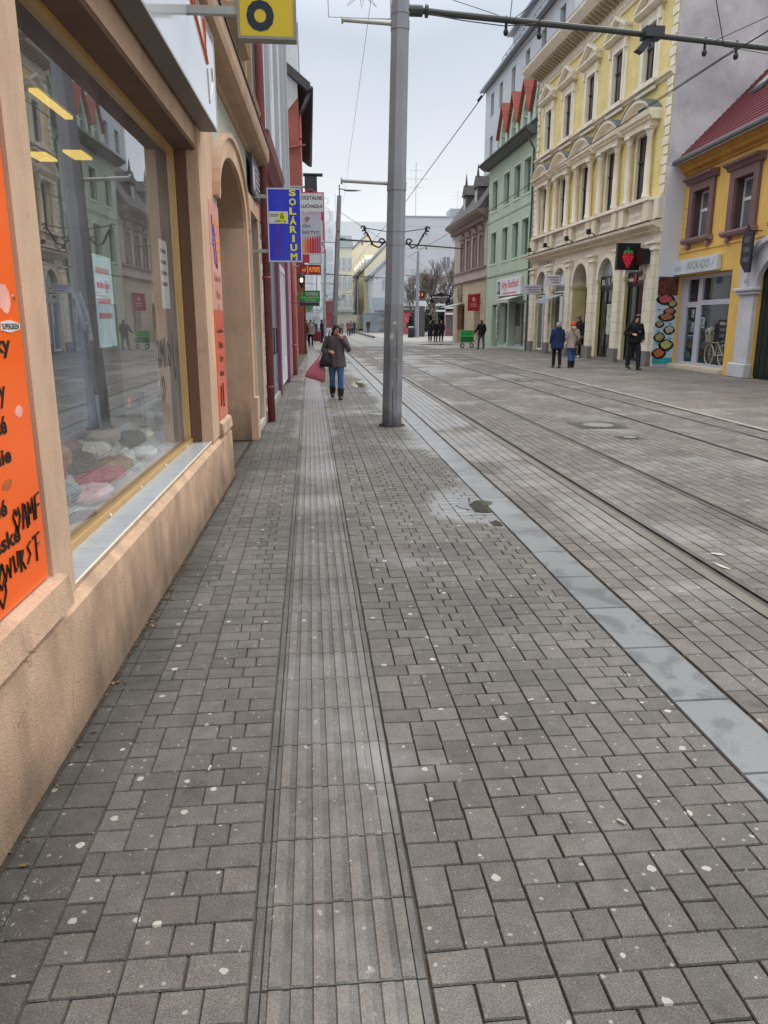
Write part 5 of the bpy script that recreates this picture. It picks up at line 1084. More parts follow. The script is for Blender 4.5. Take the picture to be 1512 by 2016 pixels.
# local -x must run towards the camera with X decreasing by .065 per metre
CF = cafe('yellow_house', 'low golden yellow house with a dark red roof and a cafe window', 'building')
gold = ashlar('golden yellow render', '#d9a845', 60, 60, .0, 1, .85, .06, .18); goldp = mat('plain golden render', '#e0b862', .85, .08, .8, .25, 40, grime=.3, streak=True)
mauve = mat('mauve brown stone trim', '#755a5a', .7, .14, 4, .3, 50, grime=.3); mauve_l = mat('faded mauve sill', '#8f7273', .7, .14, 4, .3, 50, grime=.3)
wpvc = mat('white plastic frame', '#d6d9de', .35, .04, 4, 0)
cgl = glass_dark('cafe glass', '#24292c', .04, .5)
CW = [(.92, 2.18, 4.40, 5.93), (3.93, 5.10, 4.34, 5.85), (6.9, 8.1, 4.3, 5.8), (9.8, 11, 4.3, 5.8)]
g = lm(); g.wall(.0, 16, 0, 4.05, [(.04, 4.28, 0, 3.20), (6.0, 8.9, 0, 3.3)], -.9, 0); g.wall(.0, 16, 4.05, 6.55, CW, -.9, -.03); g.build('wall', goldp, CF)
g = lm(); g.box(0, 16, -.02, .03, 3.98, 4.06); g.box(.0, 4.9, -.0, .004, 3.70, 3.715); g.build('belt_course', goldp, CF)
g = lm(); 
for z in [4.12+i*.34 for i in range(7)]: g.box(.0, .78, -.029, -.012, z+.015, z+.33)
g.build('corner_rustication', goldp, CF)
g = lm(); g.poly([(-.4, 6.551), (.02, 6.551), (.05, 6.62), (.16, 6.68), (.18, 6.78), (.30, 6.86), (.32, 6.94), (-.4, 6.98)], -.03, 16, 'x'); g.build('cornice', mat('ochre cornice', '#b98a3e', .85, .1, 2, .2, grime=.3), CF)
redr = tiles('dark red roof tiles', '#6f2b33', .20, .16)
g = lm(); g.poly([(.42, 7.02), (.42, 7.07), (-6.5, 13.99), (-6.5, 13.94)], -.35, 16, 'x'); g.build('roof', mat('dark red roof', '#6b2a32', .75, .16, 2.2, .5, 18, grime=.2, bdist=.02), CF)
g = lm()
for i in range(46): zz = 7.10+i*.15; yy = .42-(zz-7.07); g.box(-.34, 16, yy-.15, yy+.004, zz+.012, zz+.032)
g.build('tile_courses', mat('dark red roof', '#6b2a32'), CF)
g = lm(); g.tube([(-.78, .47, 7.00), (16, .47, 6.97)], .085, 12); g.build('gutter', mat('grey zinc gutter', '#6b7174', .45, .1, 5, .1, metal=.4), CF, True)
g = lm(); g.poly([(.46, 7.10), (.46, 7.20), (-6.5, 14.16), (-6.5, 14.06)], -.62, -.35, 'x'); g.build('verge_flashing', lead, CF)
g = lm(); g.poly([(-1.3, 8.83), (-2.5, 10.03), (-2.5, 10.12), (-1.3, 8.92)], 1.35, 2.2, 'x'); o = g.build('skylight', mat('skylight frame', '#3c474b', .5, .1, 5, 0), CF)
g = lm(); g.poly([(-1.42, 9.05), (-2.38, 10.01), (-2.38, 10.02), (-1.42, 9.06)], 1.43, 2.12, 'x'); g.build('pane', glass_dark('skylight glass', '#9aa4a5', .1), o)
for k, (a, b, z0, z1) in enumerate(CW):
    g = lm(); g.wall(a-.34, b+.30, z0-.0, z1+.24, [(a, b, z0-.1, z1)], -.029, .07); g.build('window_surround', mauve, CF)
    g = lm(); g.poly([(-.03, z1+.241), (.10, z1+.26), (.16, z1+.36), (.26, z1+.40), (.28, z1+.47), (-.03, z1+.49)], a-.50, b+.46, 'x'); g.build('window_hood', mauve, CF)
    g = lm(); g.poly([(-.03, z0-.16), (.14, z0-.14), (.20, z0-.06), (.20, z0-.0), (-.03, z0-.001)], a-.46, b+.42, 'x')
    for x in (a-.2, b+.1): g.box(x, x+.16, -.028, .12, z0-.34, z0-.161)
    g.build('window_sill', mauve_l, CF)
    g = lm(); g.wall(a-.001, b+.001, z0-.001, z1+.001, [(a+.006, b-.006, z0+.006, z1-.006)], -.31, -.0285); g.build('window_reveal', mat('dark mauve reveal', '#54403f', .8, .1, 4, .2), CF)
    c0 = (a+b)/2; hw = (b-a)/2-.0; g = lm(); zt = z0+(z1-z0)*.60; t = .07
    g.wall(a+.002, b-.002, z0+.002, z1-.002, [(a+t, c0-.05, z0+t, zt-.05), (c0+.05, b-t, z0+t, zt-.05), (a+t, c0-.05, zt+.05, z1-t), (c0+.05, b-t, zt+.05, z1-t)], -.30, -.24); f = g.build('window', wpvc, CF)
    g = lm(); g.box(a+.03, b-.03, -.28, -.27, z0+.03, z1-.03); g.build('pane', glass_dark('curtained glass', '#6d7174', .06, .2), f)
# cafe shopfront
ashc = mat('pale grey aluminium', '#b3b6c2', .4, .05, 3, 0)
g = lm(); g.wall(.05, 4.26, .14, 3.18, [(.62, 1.42, .24, 2.12), (1.80, 4.10, .24, 2.18), (.62, 1.48, 2.30, 3.06), (1.80, 4.10, 2.34, 3.06)], -.30, -.20); f = g.build('cafe_shopfront', ashc, CF)
g = lm(); g.box(.08, 4.24, -.27, -.26, .16, 3.16); g.build('pane', cgl, f)
g = lm(); g.tube([(1.36, -.20, 1.15), (1.36, -.12, 1.15), (1.16, -.12, 1.15)], .012, 6); g.build('door_handle', mat('bright trim', '#d5d7d8'), f)
g = lm(); g.box(.0, 4.30, -.45, .16, -.01, .10); g.box(.0, 4.28, -.30, .10, .10, .14); g.build('step', mat('cream step', '#c5bda9', .7, .1, 4, .3, grime=.3), CF)
t = cafe('cafe_sign', 'pale cafe fascia sign reading AVOKADO', 'sign', 0, .0, 0); g = lm(); g.bbox(-.10, 3.48, .01, .16, 3.24, 3.72, .008); g.build('board', mat('pale sign board', '#c2cbd0', .5, .05, 3, 0), t)
g = MB(-1); 
def ctext(parent, s, u, w_, z, W_, H_, m, **k): return text(parent, s, (-u, w_, z), (-1, 0, 0), (0, 0, 1), W_, H_, m, **k)
ctext(t, 'AVOKADO', 2.05, .163, 3.49, 1.75, .27, mat('slate lettering', '#66787f', .5, .05, 5, 0)); ctext(t, 'Relax', .45, .163, 3.47, .55, .2, mat('pale lettering', '#93a2a6', .5, .05, 5, 0), shear=.3)
g = lm(); g.tube([(3.1+.03*i, .163, 3.36+.04*i+.03*(i % 2)) for i in range(8)], .006, 5); g.tube([(1.7, .163, 3.30), (2.7, .163, 3.31)], .004, 5); g.build('flourish', mat('pale lettering', '#93a2a6'), t)
# menu board inside, bicycle, notices
t = cafe('chalk_menu_board', 'tall chalk menu board behind the cafe glass', 'menu board', 3.55, -.22, .24); g = lm(); g.box(-.32, .32, -.02, .0, 0, 1.45); g.build('board', mat('chalkboard', '#1f2324', .7, .1, 5, 0), t)
for i, s_3 in enumerate(('MENU', 'VEGAN', 'CAFE', '2,01', 'SALE', 'MIX', '201')): ctext(t, s_3, .0, .003, 1.33-i*.19, .42-.05*(i % 3), .10, wh if i == 0 else mat('chalk', '#8f9a98', .7, .1, 9, 0))
t = cafe('white_bicycle', 'white display bicycle with a wicker flower basket behind the cafe glass', 'bicycle', 2.75, -.21, .24)
bw = mat('cream bike paint', '#a9a693', .4, .05, 5, 0)
def ring(g, cx, cz, r, rad, y=0, n=24): g.tube([(cx+r*math.cos(2*PI*i/n), y, cz+r*math.sin(2*PI*i/n)) for i in range(n+1)], rad, 6)
for cx_, nm in ((0, 'wheel'), (1.0, 'wheel')):
    g = lm(); ring(g, cx_, .33, .33, .016); 
    for i in range(10): g.tube([(cx_, 0, .33), (cx_+.33*math.cos(PI*i/5), 0, .33+.33*math.sin(PI*i/5))], .0025, 4)
    g.build(nm, bw, t)
g = lm()
for a, b in (((0, .33), (.14, .80)), ((.14, .72), (.62, .72)), ((.14, .66), (.48, .30)), ((.62, .78), (.48, .30)), ((.48, .30), (1.0, .33)), ((.62, .70), (1.0, .33)), ((.10, .86), (.02, .88))): g.tube([(a[0], 0, a[1]), (b[0], 0, b[1])], .014, 6)
g.build('bicycle_frame', bw, t); g = lm(); g.bbox(.50, .76, -.05, .05, .80, .84); g.build('saddle', blk, t)
g = lm(); g.rings([[(.0+a*math.cos(2*PI*k/16), a*.8*math.sin(2*PI*k/16), z) for k in range(16)] for z, a in ((.72, .16), (.90, .20), (.98, .22))]); g.build('basket', mat('wicker', '#8d8a78', .9, .3, 30, .8, 90), t)
g = lm(); rr = random.Random(3)
for i in range(26): g.ell(rr.uniform(-.2, .2), rr.uniform(-.1, .1), 1.0+rr.uniform(0, .17), .045, .045, .045, 7, 5)
g.build('flowers', mat('dried flowers', '#a5a295', .9, .3, 30, .4), t)
for k, (u, z, a, b, lab) in enumerate(((1.95, 1.42, .30, .36, 'pale blue notice on the right pane of the cafe'), (1.10, 1.78, .22, .26, 'small framed picture hanging on the cafe door'), (1.15, 1.30, .20, .30, 'bluish leaflet on the cafe door glass'))):
    t = cafe('notice', lab, 'notice', u, -.252, z); g = lm(); g.box(-a/2, a/2, 0, .006, 0, b); g.build('sheet', mat('notice blue', '#8fa6ad' if k != 1 else '#c8cac8', .6, .2, 9, 0), t)
    g = lm(); g.box(-a/2+.04, a/2-.05, .0062, .009, .05, .12); g.box(-a/2+.04, 0, .0062, .009, .17, b-.05); g.build('print', mat('dark print', '#45525a', .6, .2, 9, 0), t)
# food banner on the side wall of the yellow building
t = thing('food_banner', 'tall banner of restaurant dishes hanging on the side wall beside the cafe', 'banner', (12.585, 27.70, 0))
g = MB(); g.box(.0, .78, 0, .02, .12, 3.22); g.build('sheet', mat('banner sheet', '#b5c6d3', .5, .06, 2, 0), t)
g = MB(); g.box(.005, .775, -.004, -.001, 2.55, 3.2); g.build('restaurant_photo', mat('restaurant photo', '#5b3226', .6, .7, 9, 0), t)
g = MB(); g.box(.005, .775, -.004, -.001, .13, .33); g.build('teal_footer', mat('teal footer', '#1f9aa0', .5, .05, 5, 0), t)
text(t, 'MENU', (.39, -.0055, .23), (1, 0, 0), (0, 0, 1), .3, .07, mat('teal print', '#63c0c2', .5, .05, 5, 0))
black_p = mat('black plate', '#22201f', .4, .1, 5, 0)
foods = [(.33, 2.42, .30, .17, '#b3525a'), (.60, 2.26, .16, .12, '#9a9a5a'), (.52, 1.99, .21, .12, '#b06a50'), (.42, 1.79, .28, .13, '#a0704c'), (.18, 1.54, .15, .11, '#8f9260'), (.56, 1.33, .19, .14, '#b8ac94'), (.21, 1.07, .19, .16, '#9c9860'), (.49, .79, .25, .18, '#b0b06a'), (.24, .49, .24, .17, '#c46a3c')]
g = MB()
for x, z, a, b, col in foods:
    n = 12; g.poly([(x+a*1.12*math.cos(2*PI*i/n)*(1.1 if i % 3 == 0 else 1.04), z-.01+b*1.12*math.sin(2*PI*i/n)*(1.1 if i % 3 == 0 else 1.04)) for i in range(n)], -.006, -.003)
g.build('plates', black_p, t)
for k, (x, z, a, b, col) in enumerate(foods):
    n = 14; g = MB(); g.poly([(x+a*.82*math.cos(2*PI*i/n)*(1+.12*math.sin(i*2.3)), z+.01+b*.82*math.sin(2*PI*i/n)*(1+.12*math.cos(i*1.9))) for i in range(n)], -.0085, -.0062); g.build('dish_photo', mat('dish %d' % k, col, .6, .65, 28, 0), t)
g = MB()
for i, (x, z) in enumerate(((.12, 2.05), (.58, 1.55), (.15, 1.28), (.6, 1.03), (.12, .83), (.58, .55))): g.poly([(x-.1, z), (x, z+.035), (x+.1, z), (x, z-.035)], -.0055, -.0035)
build_sep(g, 'caption_mark', mat('caption blue', '#4f9ab5', .5, .1, 9, 0), t)
# gate portal of the yellow house
t = cafe('gate_portal', 'white weathered stone portal with a dark green gate', 'gate')
st = mat('white portal stone', '#c9cad0', .8, .10, 2.2, .5, 40, grime=.3, streak=True)
g = lm(); g.bbox(5.12, 5.98, -.05, .12, .42, 2.40, .02); g.bbox(5.0, 6.04, -.05, .22, -.01, .42, .03); g.bbox(5.02, 6.06, -.05, .20, 2.40, 2.50, .02); g.bbox(4.95, 6.10, -.05, .26, 2.50, 2.60, .02); g.bbox(5.05, 5.55, -.05, .14, 2.60, 3.55, .02)
g.bbox(8.92, 9.78, -.05, .12, .42, 2.40, .02); g.bbox(8.86, 9.9, -.05, .22, -.01, .42, .03); g.bbox(8.84, 9.95, -.05, .26, 2.40, 2.60, .02)
build_sep(g, 'pier', st, t)
g = lm(); g.archtop(6.0, 8.9, 2.6, .9, 3.9, -.05, .10, 20); g.poly([(5.3, 3.3), (6.3, 3.75), (7.45, 4.0), (7.45, 4.15), (6.2, 3.88), (5.2, 3.4)], .10, .22); g.poly([(9.6, 3.3), (8.6, 3.75), (7.45, 4.0), (7.45, 4.15), (8.7, 3.88), (9.7, 3.4)], .10, .22); g.box(5.55, 5.999, -.05, .10, 2.6, 3.89); g.build('arch', st, t)
g = lm(); g.box(6.0, 8.9, -.20, -.13, .0, 3.3)
for i in range(9): g.box(6.03+i*.32, 6.31+i*.32, -.129, -.10, .1, 3.2)
g.build('gate_leaf', mat('dark green gate', '#12231f', .5, .15, 4, .1), t)
text(t, '28', (-5.45, .143, 2.78), (-1, 0, 0), (0, 0, 1), .2, .1, mat('slate lettering', '#66787f'))
t = cafe('hanging_board', 'dark scroll shaped hanging sign above the gate with carved lettering', 'sign', 5.95, 0, 3.15)
g = lm(); pts = [(-.45, .15), (-.3, .0), (-.1, -.15), (.15, -.15), (.15, .95), (-.1, .95), (-.2, 1.15), (-.35, 1.0), (-.45, .8)]
g.poly([(p[0]+.1, p[1]) for p in pts], .38, .44); g.build('board', mat('dark slate board', '#2b2a31', .6, .15, 6, .2), t)
for i, s_3 in enumerate(('REST', 'URA', 'VINO')): text(t, s_3, (.02, .443, .75-i*.27), (-1, 0, 0), (0, 0, 1), .34, .14, mat('grey print', '#8b8b94', .6, .1, 9, 0))
g = lm(); g.tube([(-.1, 0, 1.0), (-.1, .41, 1.0)], .015, 6); g.build('bracket', blk, t)
# ------------------------------------------------------------------ green house  u 15.9 .. 26.5
GB = rightthing('green_house', 'mint green house with gabled dormers and a fast food shop below', 'building')
mint = mat('mint render', '#afc4ae', .85, .07, .9, .25, 50, grime=.2, streak=True); mintd = mat('deep mint recess', '#7d9380', .85, .08, 1, .2, grime=.2); mintl = mat('light mint trim', '#bacdb8', .8, .06, 2, .2)
G0, G1 = 15.95, 26.5; gc = [17.35, 19.45, 21.85, 24.75]
ops = [(u-.68, u+.68, 5.35, 7.32) for u in gc] + [(u-.68, u+.68, 8.68, 10.5) for u in gc]
g = MB(); g.wall(G0, G1, 4.5, 11.45, ops, -.7, 0); g.build('wall', mint, GB)
g = MB(); g.wall(G0, G1, 0, 4.5, [(16.6, 20.3, .12, 2.8), (20.6, 22.8, .12, 2.8), (23.0, 24.6, .0, 2.7)], -.7, 0); g.build('ground_floor_wall', mint, GB)
g = MB(); g.box(G0, G1, -9, -.7, 0, 11.4); g.build('bulk_wall', mint, GB)
g = MB(); g.box(G0, G1, .0, .03, 4.5, 4.56); g.box(G0, G1, .0, .02, 8.0, 8.04); g.build('belt_course', mintd, GB)
for u in gc:
    for z0, z1 in ((5.35, 7.32), (8.68, 10.5)):
        g = MB(); g.wall(u-.80, u+.80, z0-.12, z1+.12, [(u-.679, u+.679, z0+.0, z1-.0)], .001, .035); g.build('window_surround', mintl, GB)
        g = MB(); g.wall(u-.675, u+.675, z0+.005, z1-.005, [(u-.60, u-.03, z0+.08, z1-.08), (u+.03, u+.60, z0+.08, z1-.08)], -.26, -.19); f = g.build('window', mintd, GB)
        g = MB(); g.box(u-.64, u+.64, -.24, -.23, z0+.04, z1-.04); g.build('pane', glass_dark('green grey glass', '#56645a', .08), f)
slate = mat('grey slate roof', '#4f5354', .7, .15, 3, .4, 20, grime=.2)
g = MB(); g.poly([(-.7, 11.42), (.30, 11.45), (.55, 11.62), (.6, 11.75), (-.7, 12.3)], G0-.05, G1+.5, 'x'); g.build('eaves', mat('grey green eaves', '#5d6661', .7, .1, 3, .2), GB)
g = MB(); g.tube([(G0-.05, .62, 11.76), (G1+.5, .62, 11.74)], .08, 8); g.tube([(16.0, .6, 11.7), (16.0, .35, 11.1), (16.0, .1, 10.7), (16.0, .1, 0)], .055, 8); g.build('gutter', slate, GB)
g = MB(); g.poly([(-.7, 12.0), (.55, 11.8), (-4.8, 16.6), (-9, 12.0)], G0, G1, 'x'); g.build('roof', slate, GB)
rtile = tiles('orange red tiles', '#a55a4c', .25, .14)
for k, u in enumerate((17.1, 19.6, 22.1, 24.6)):
    g = MB(); g.wall(u-1.0, u+1.0, 11.9, 13.2, [(u-.5, u+.5, 12.15, 13.2)], -3.2, -.35); g.poly([(u-1.0, 13.2), (u-.45, 13.2), (u-.45, 13.55), (u, 14.2), (u+.45, 13.55), (u+.45, 13.2), (u+1.0, 13.2), (u, 14.95)], -3.2, -.35); d = g.build('dormer', mintl, GB)
    g = MB()
    for s_ in (-1, 1): g.poly([(u+s_*1.12, 13.12), (u, 15.02), (u, 15.12), (u+s_*1.18, 13.14)], -3.6, -.15)
    g.build('dormer_roof', rtile, d)
    g = MB(); g.box(u-.5, u+.5, -.6, -.55, 12.15, 13.5); g.poly([(u-.45, 13.5), (u+.45, 13.5), (u, 14.15)], -.6, -.55); g.build('dormer_window', glass_dark('dormer glass', '#8e9aa0', .06), d)
    g = MB(); g.box(u-.03, u+.03, -.549, -.5, 12.15, 14.1); g.box(u-.5, u+.5, -.549, -.5, 13.15, 13.22); g.build('glazing_bar', mat('white frame', '#d9dadb'), d)
# shop below
g = MB(); g.box(16.6, 20.3, -.5, -.45, .12, 2.8); g.box(20.6, 22.8, -.5, -.45, .12, 2.8); g.box(23.0, 24.6, -.5, -.45, 0, 2.7); g.build('shop_glass', glass_dark('grey shop glass', '#4f5c60'), GB)
g = MB()
g.wall(16.6, 20.3, .12, 2.8, [(16.7, 17.8, .3, 2.7), (17.9, 18.8, .2, 2.7), (18.9, 20.2, .3, 2.7)], -.44, -.36); g.wall(20.6, 22.8, .12, 2.8, [(20.7, 21.7, .3, 2.7), (21.8, 22.7, .3, 2.7)], -.44, -.36); g.build('shopfront', mat('pale shop frame', '#a9abad', .5, .1, 4, 0), GB)
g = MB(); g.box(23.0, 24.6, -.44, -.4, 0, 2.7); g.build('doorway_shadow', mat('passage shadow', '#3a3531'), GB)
g = MB(); 
for u in (16.35, 22.9): g.box(u-.2, u+.2, .02, .10, .55, 2.6)
build_sep(g, 'menu_strip', mat('menu photo strip', '#9b9a8f', .5, .7, 8, 0), GB)
g = MB(); g.box(18.95, 20.15, -.355, -.345, .35, 1.35); g.build('grid_sticker', mat('grid of dishes', '#8e8a80', .5, .9, 16, 0), GB)
t = rightthing('fast_food_sign', 'white fast food fascia sign with red script lettering', 'sign', 0, 0, 0)
g = MB(); g.bbox(17.4, 22.9, .02, .16, 3.18, 4.22, .01); g.build('board', mat('white sign board', '#d0d3d8', .5, .05, 2, 0), t)
text(t, 'Arya Fastfood', (19.75, .163, 3.78), RT, (0, 0, 1), 3.9, .62, mat('red lettering', '#c02a48', .5, .06, 5, 0), shear=.2, bold=.02)
g = MB(); g.box(18.2, 21.3, .161, .164, 3.28, 3.35); g.build('underline', mat('red lettering', '#c02a48'), t)
g = MB(); g.box(22.0, 22.75, .161, .165, 3.3, 3.5); g.box(22.1, 22.3, .161, .165, 3.5, 3.95); g.box(22.45, 22.65, .161, .165, 3.5, 3.95); g.box(22.05, 22.7, .161, .165, 3.95, 4.08); g.build('emblem', mat('slate blue print', '#4a5674', .6, .2, 9, 0), t)
t = rightthing('awning', 'short white scalloped awning over the fast food window', 'awning', 0, 0, 0)
g = MB(); g.poly([(.02, 3.12), (.9, 2.9), (.9, 2.88), (.02, 3.1)], 17.2, 20.4, 'x'); 
for i in range(16): x = 17.2+i*.2; g.poly([(x, 2.885), (x+.2, 2.885), (x+.2, 2.74), (x+.1, 2.68), (x, 2.74)], .885, .895)
g.build('canopy', mat('white awning', '#c4c6c4', .8, .1, 3, .2), t)
# ------------------------------------------------------------------ old pinkish house u 26.8 .. 38
PB = rightthing('ornate_pink_house', 'old ornate pinkish beige corner house with a steep mansard roof', 'building')
pk = mat('dusty pink stucco', '#b8a9a1', .85, .1, 1.2, .3, 50, grime=.35, streak=True); pkd = mat('dark stucco trim', '#8b7c75', .85, .12, 2, .3, grime=.4); bei = ashlar('beige block stucco', '#c0b19a', .9, .45, .02, .8, .85, .08, .2)
A0, A1 = 26.75, 38.2; pc = [28.3, 30.4, 32.6, 34.8]
g = MB(); g.wall(A0, A1, 4.55, 8.5, [(u-.5, u+.5, 5.45, 7.55) for u in pc], -.6, -.02); g.build('upper_wall', pk, PB)
g = MB(); g.wall(A0, A1, 0, 4.5, [(33.6, 36.4, .0, 2.9), (28.2, 30.2, .6, 3.6)], -.6, 0); g.build('ground_floor_wall', bei, PB)
g = MB(); g.box(A0, A1, -12, -.6, 0, 8.4); g.build('bulk_wall', mat('plain end wall', '#b3a99c', .85, .1, .8, .2, grime=.2), PB)
g = MB(); g.poly([(-.3, 4.5), (.12, 4.5), (.2, 4.6), (.05, 4.68), (-.3, 4.68)], A0, A1+.1, 'x'); g.box(A0, A1, -.0, .12, 5.3, 5.42); g.build('string_cornice', pkd, PB)
g = MB(); g.poly([(-.5, 8.45), (.02, 8.45), (.1, 8.6), (.45, 8.8), (.7, 8.95), (.75, 9.1), (-.5, 9.2)], A0-.05, A1+.6, 'x')
for i in range(22): u = A0+.2+i*.52; g.box(u, u+.22, .02, .38, 8.35, 8.62)
g.build('cornice', pkd, PB)
g = MB(); g.poly([(.78, 9.1), (.5, 9.35), (-2.6, 13.6), (-5, 14.2), (-9, 9.2), (-.5, 9.2)], A0, A1, 'x'); g.build('roof', mat('mansard slate', '#5f5a58', .8, .2, 3, .6, 12, grime=.3), PB)
for u in pc:
    g = MB(); g.wall(u-.66, u+.66, 5.42, 7.8, [(u-.499, u+.499, 5.45, 7.549)], -.019, .07); g.poly([(u-.75, 7.8), (u+.75, 7.8), (u+.5, 8.1), (u, 8.28), (u-.5, 8.1)], -.019, .16); g.ell(u, .14, 7.95, .2, .1, .2, 8, 6); g.build('window_surround', pkd, PB)
    sash(u, .5, 5.45, 7.55, PB, brownw, gd, y=-.25)
for u in (30.5, 34.5):
    g = MB(); g.box(u-.6, u+.6, -2.6, .0, 9.7, 11.0); g.poly([(u-.75, 11.0), (u+.75, 11.0), (u, 11.8)], -2.8, .1); g.tube([(u, -.1, 11.7), (u, -.1, 12.6)], [.12, .02], 6); d = g.build('dormer', mat('mansard slate', '#5f5a58'), PB)
    g = MB(); g.box(u-.35, u+.35, .0, .02, 9.9, 10.8); g.build('dormer_window', gd, d)
g = MB(); g.box(33.6, 36.4, -.5, -.45, 0, 2.9); g.box(28.2, 30.2, -.5, -.45, .6, 3.6); g.build('shop_glass', glass_dark('grey shop glass', '#4f5c60'), PB)
g = MB(); g.box(33.7, 36.3, -.44, .05, .0, .95); g.build('counter', mat('orange timber', '#a8743c', .6, .15, 5, .1), PB)
g = MB(); g.wall(33.6, 36.4, 0.95, 2.9, [(33.75, 34.9, 1.0, 2.8), (35.05, 36.25, 1.0, 2.8)], -.44, -.36); g.build('shopfront', mat('orange timber', '#a8743c'), PB)
t = rightthing('awning', 'small pale folded awning at the corner shop', 'awning', 0, 0, 0); g = MB(); g.poly([(.02, 3.05), (1.3, 2.75), (1.3, 2.7), (.02, 3.0)], 33.8, 36.9, 'x'); g.build('canopy', mat('white awning', '#c4c6c4'), t)
t = rightthing('ornate_shop_emblem', 'round ornate plaster emblem above the corner shop', 'emblem', 35.2, .05, 3.75)
g = MB(); ring3 = [(.62*math.cos(2*PI*i/20), .02, .62*math.sin(2*PI*i/20)) for i in range(21)]; g.tube(ring3, .11, 7); g.ell(0, .05, 0, .3, .12, .3, 12, 8); g.box(-.8, .8, 0, .1, -.95, -.62)
for i in range(8): g.ell(.45*math.cos(PI*i/4), .06, .45*math.sin(PI*i/4), .13, .08, .13, 6, 5)
g.build('relief', mat('weathered plaster', '#8b846c', .85, .2, 5, .5), t)
t = rightthing('square_red_sign', 'small square red projecting sign on the beige corner house', 'sign', 28.0, 0, 2.35); g = MB(); g.bbox(-.06, .06, .12, .95, 0, 1.15, .01); g.build('panel', mat('deep red panel', '#9b1f33', .5, .08, 4, 0), t)
g = MB(); 
for z in (.3, .45): g.box(-.065, -.0605, .3, .75, z, z+.06)
g.ell(-.062, .53, .8, .01, .12, .16, 8, 6); g.build('print', mat('pale red print', '#d98a8f', .5, .1, 5, 0), t); g = MB(); g.box(-.02, .02, 0, .13, .5, .55); g.build('bracket', blk, t)
t = rightthing('hanging_shop_sign', 'black shaped hanging sign reading JEWELLERY at the far corner', 'sign', 38.3, 0, 3.05)
g = MB(); pts = [(.25, .1), (1.95, .1), (2.0, .25), (1.9, .45), (2.0, .62), (1.9, .75), (1.45, .78), (1.1, .95), (.75, .78), (.3, .75), (.2, .62), (.3, .45), (.2, .25)]
g.poly(pts, -.04, .04, 'x'); g.build('board', mat('black sign board', '#1b1a1c', .6, .1, 4, 0), t)
text(t, 'JEWELLERY', (-.045, 1.1, .52), (0, -1, 0), (0, 0, 1), 1.5, .2, wh, bold=.02); text(t, 'CENTRUM SPERKOV', (-.045, 1.1, .33), (0, -1, 0), (0, 0, 1), 1.2, .09, wh); text(t, 'GOLD - SILVER', (-.045, 1.1, .2), (0, -1, 0), (0, 0, 1), .9, .08, wh)
g = MB(); g.tube([(0, 0, .85), (0, 1.9, .85)], .02, 6); g.build('bracket', blk, t)
# ------------------------------------------------------------------ tall white block set back behind the green house
WB = thing('white_apartment_block', 'tall white apartment block rising behind the green house roof', 'building', (14.2, 44, 0), PI/2)
whw = mat('white block render', '#b9bec4', .8, .05, .8, .15, grime=.12)
g = MB(); g.wall(0, 21, 8, 19.1, [(u, u+1.0, z, z+1.6) for u in (1.5, 5, 8.5, 12, 15.5, 18.2) for z in (10.8, 13.8, 16.8)], -8, 0); g.wall(1.5, 17, 19.1, 21.8, [(u, u+1.1, 19.6, 21.1) for u in (3, 7, 11, 14.5)], -8, -1.0); g.build('wall', whw, WB)
g = MB(); g.poly([(.45, 19.05), (.45, 19.2), (-.99, 19.6), (-.99, 19.1), (0, 19.1)], -.3, 21.4, 'x'); g.poly([(-.6, 21.75), (-.6, 21.9), (-8, 22.6), (-8, 21.8)], 1.3, 17.3, 'x'); g.build('roof', mat('pale blue roof metal', '#8c959d', .5, .1, 2, .1, metal=.2), WB)
for u in (1.5, 5, 8.5, 12, 15.5, 18.2):
    for z in (10.8, 13.8, 16.8): g = MB(); g.box(u, u+1.0, -.3, -.2, z, z+1.6); g.build('pane', glass_dark('block glass', '#6d777e'), WB)
for u in (3, 7, 11, 14.5): g = MB(); g.box(u, u+1.1, -1.3, -1.2, 19.6, 21.1); g.build('pane', glass_dark('block glass', '#6d777e'), WB)
g = MB()
for i in range(14): g.tube([(1.2+i*1.2, -.2, 19.35), (1.2+i*1.2, -.2, 20.2)], .025, 5)
g.tube([(1.2, -.2, 20.2), (16.8, -.2, 20.2)], .03, 5); g.build('balcony_rail', mat('green grey rail', '#6b8580', .5, .1, 3, 0), WB)
def antenna(x, y, z, h, lab, s=1.):
    t = thing('roof_antenna', lab, 'antenna', (x, y, z)); g = MB(); g.tube([(0, 0, 0), (0, 0, h)], .03*s, 5)
    for zz, w_ in ((h*.55, .9), (h*.7, 1.6), (h*.85, .8)): g.tube([(-w_*s, 0, zz), (w_*s, 0, zz)], .018*s, 4)
    for i in range(5): g.tube([((-1.2+i*.6)*s, -.3*s, h*.7), ((-1.2+i*.6)*s, .3*s, h*.7)], .02*s, 4)
    g.build('mast', mat('antenna grey', '#8c9299', .5, .1, 3, 0), t)
antenna(13.6, 43.6, 14.9, 1.5, 'television antenna between the green dormers and the yellow building', .35)
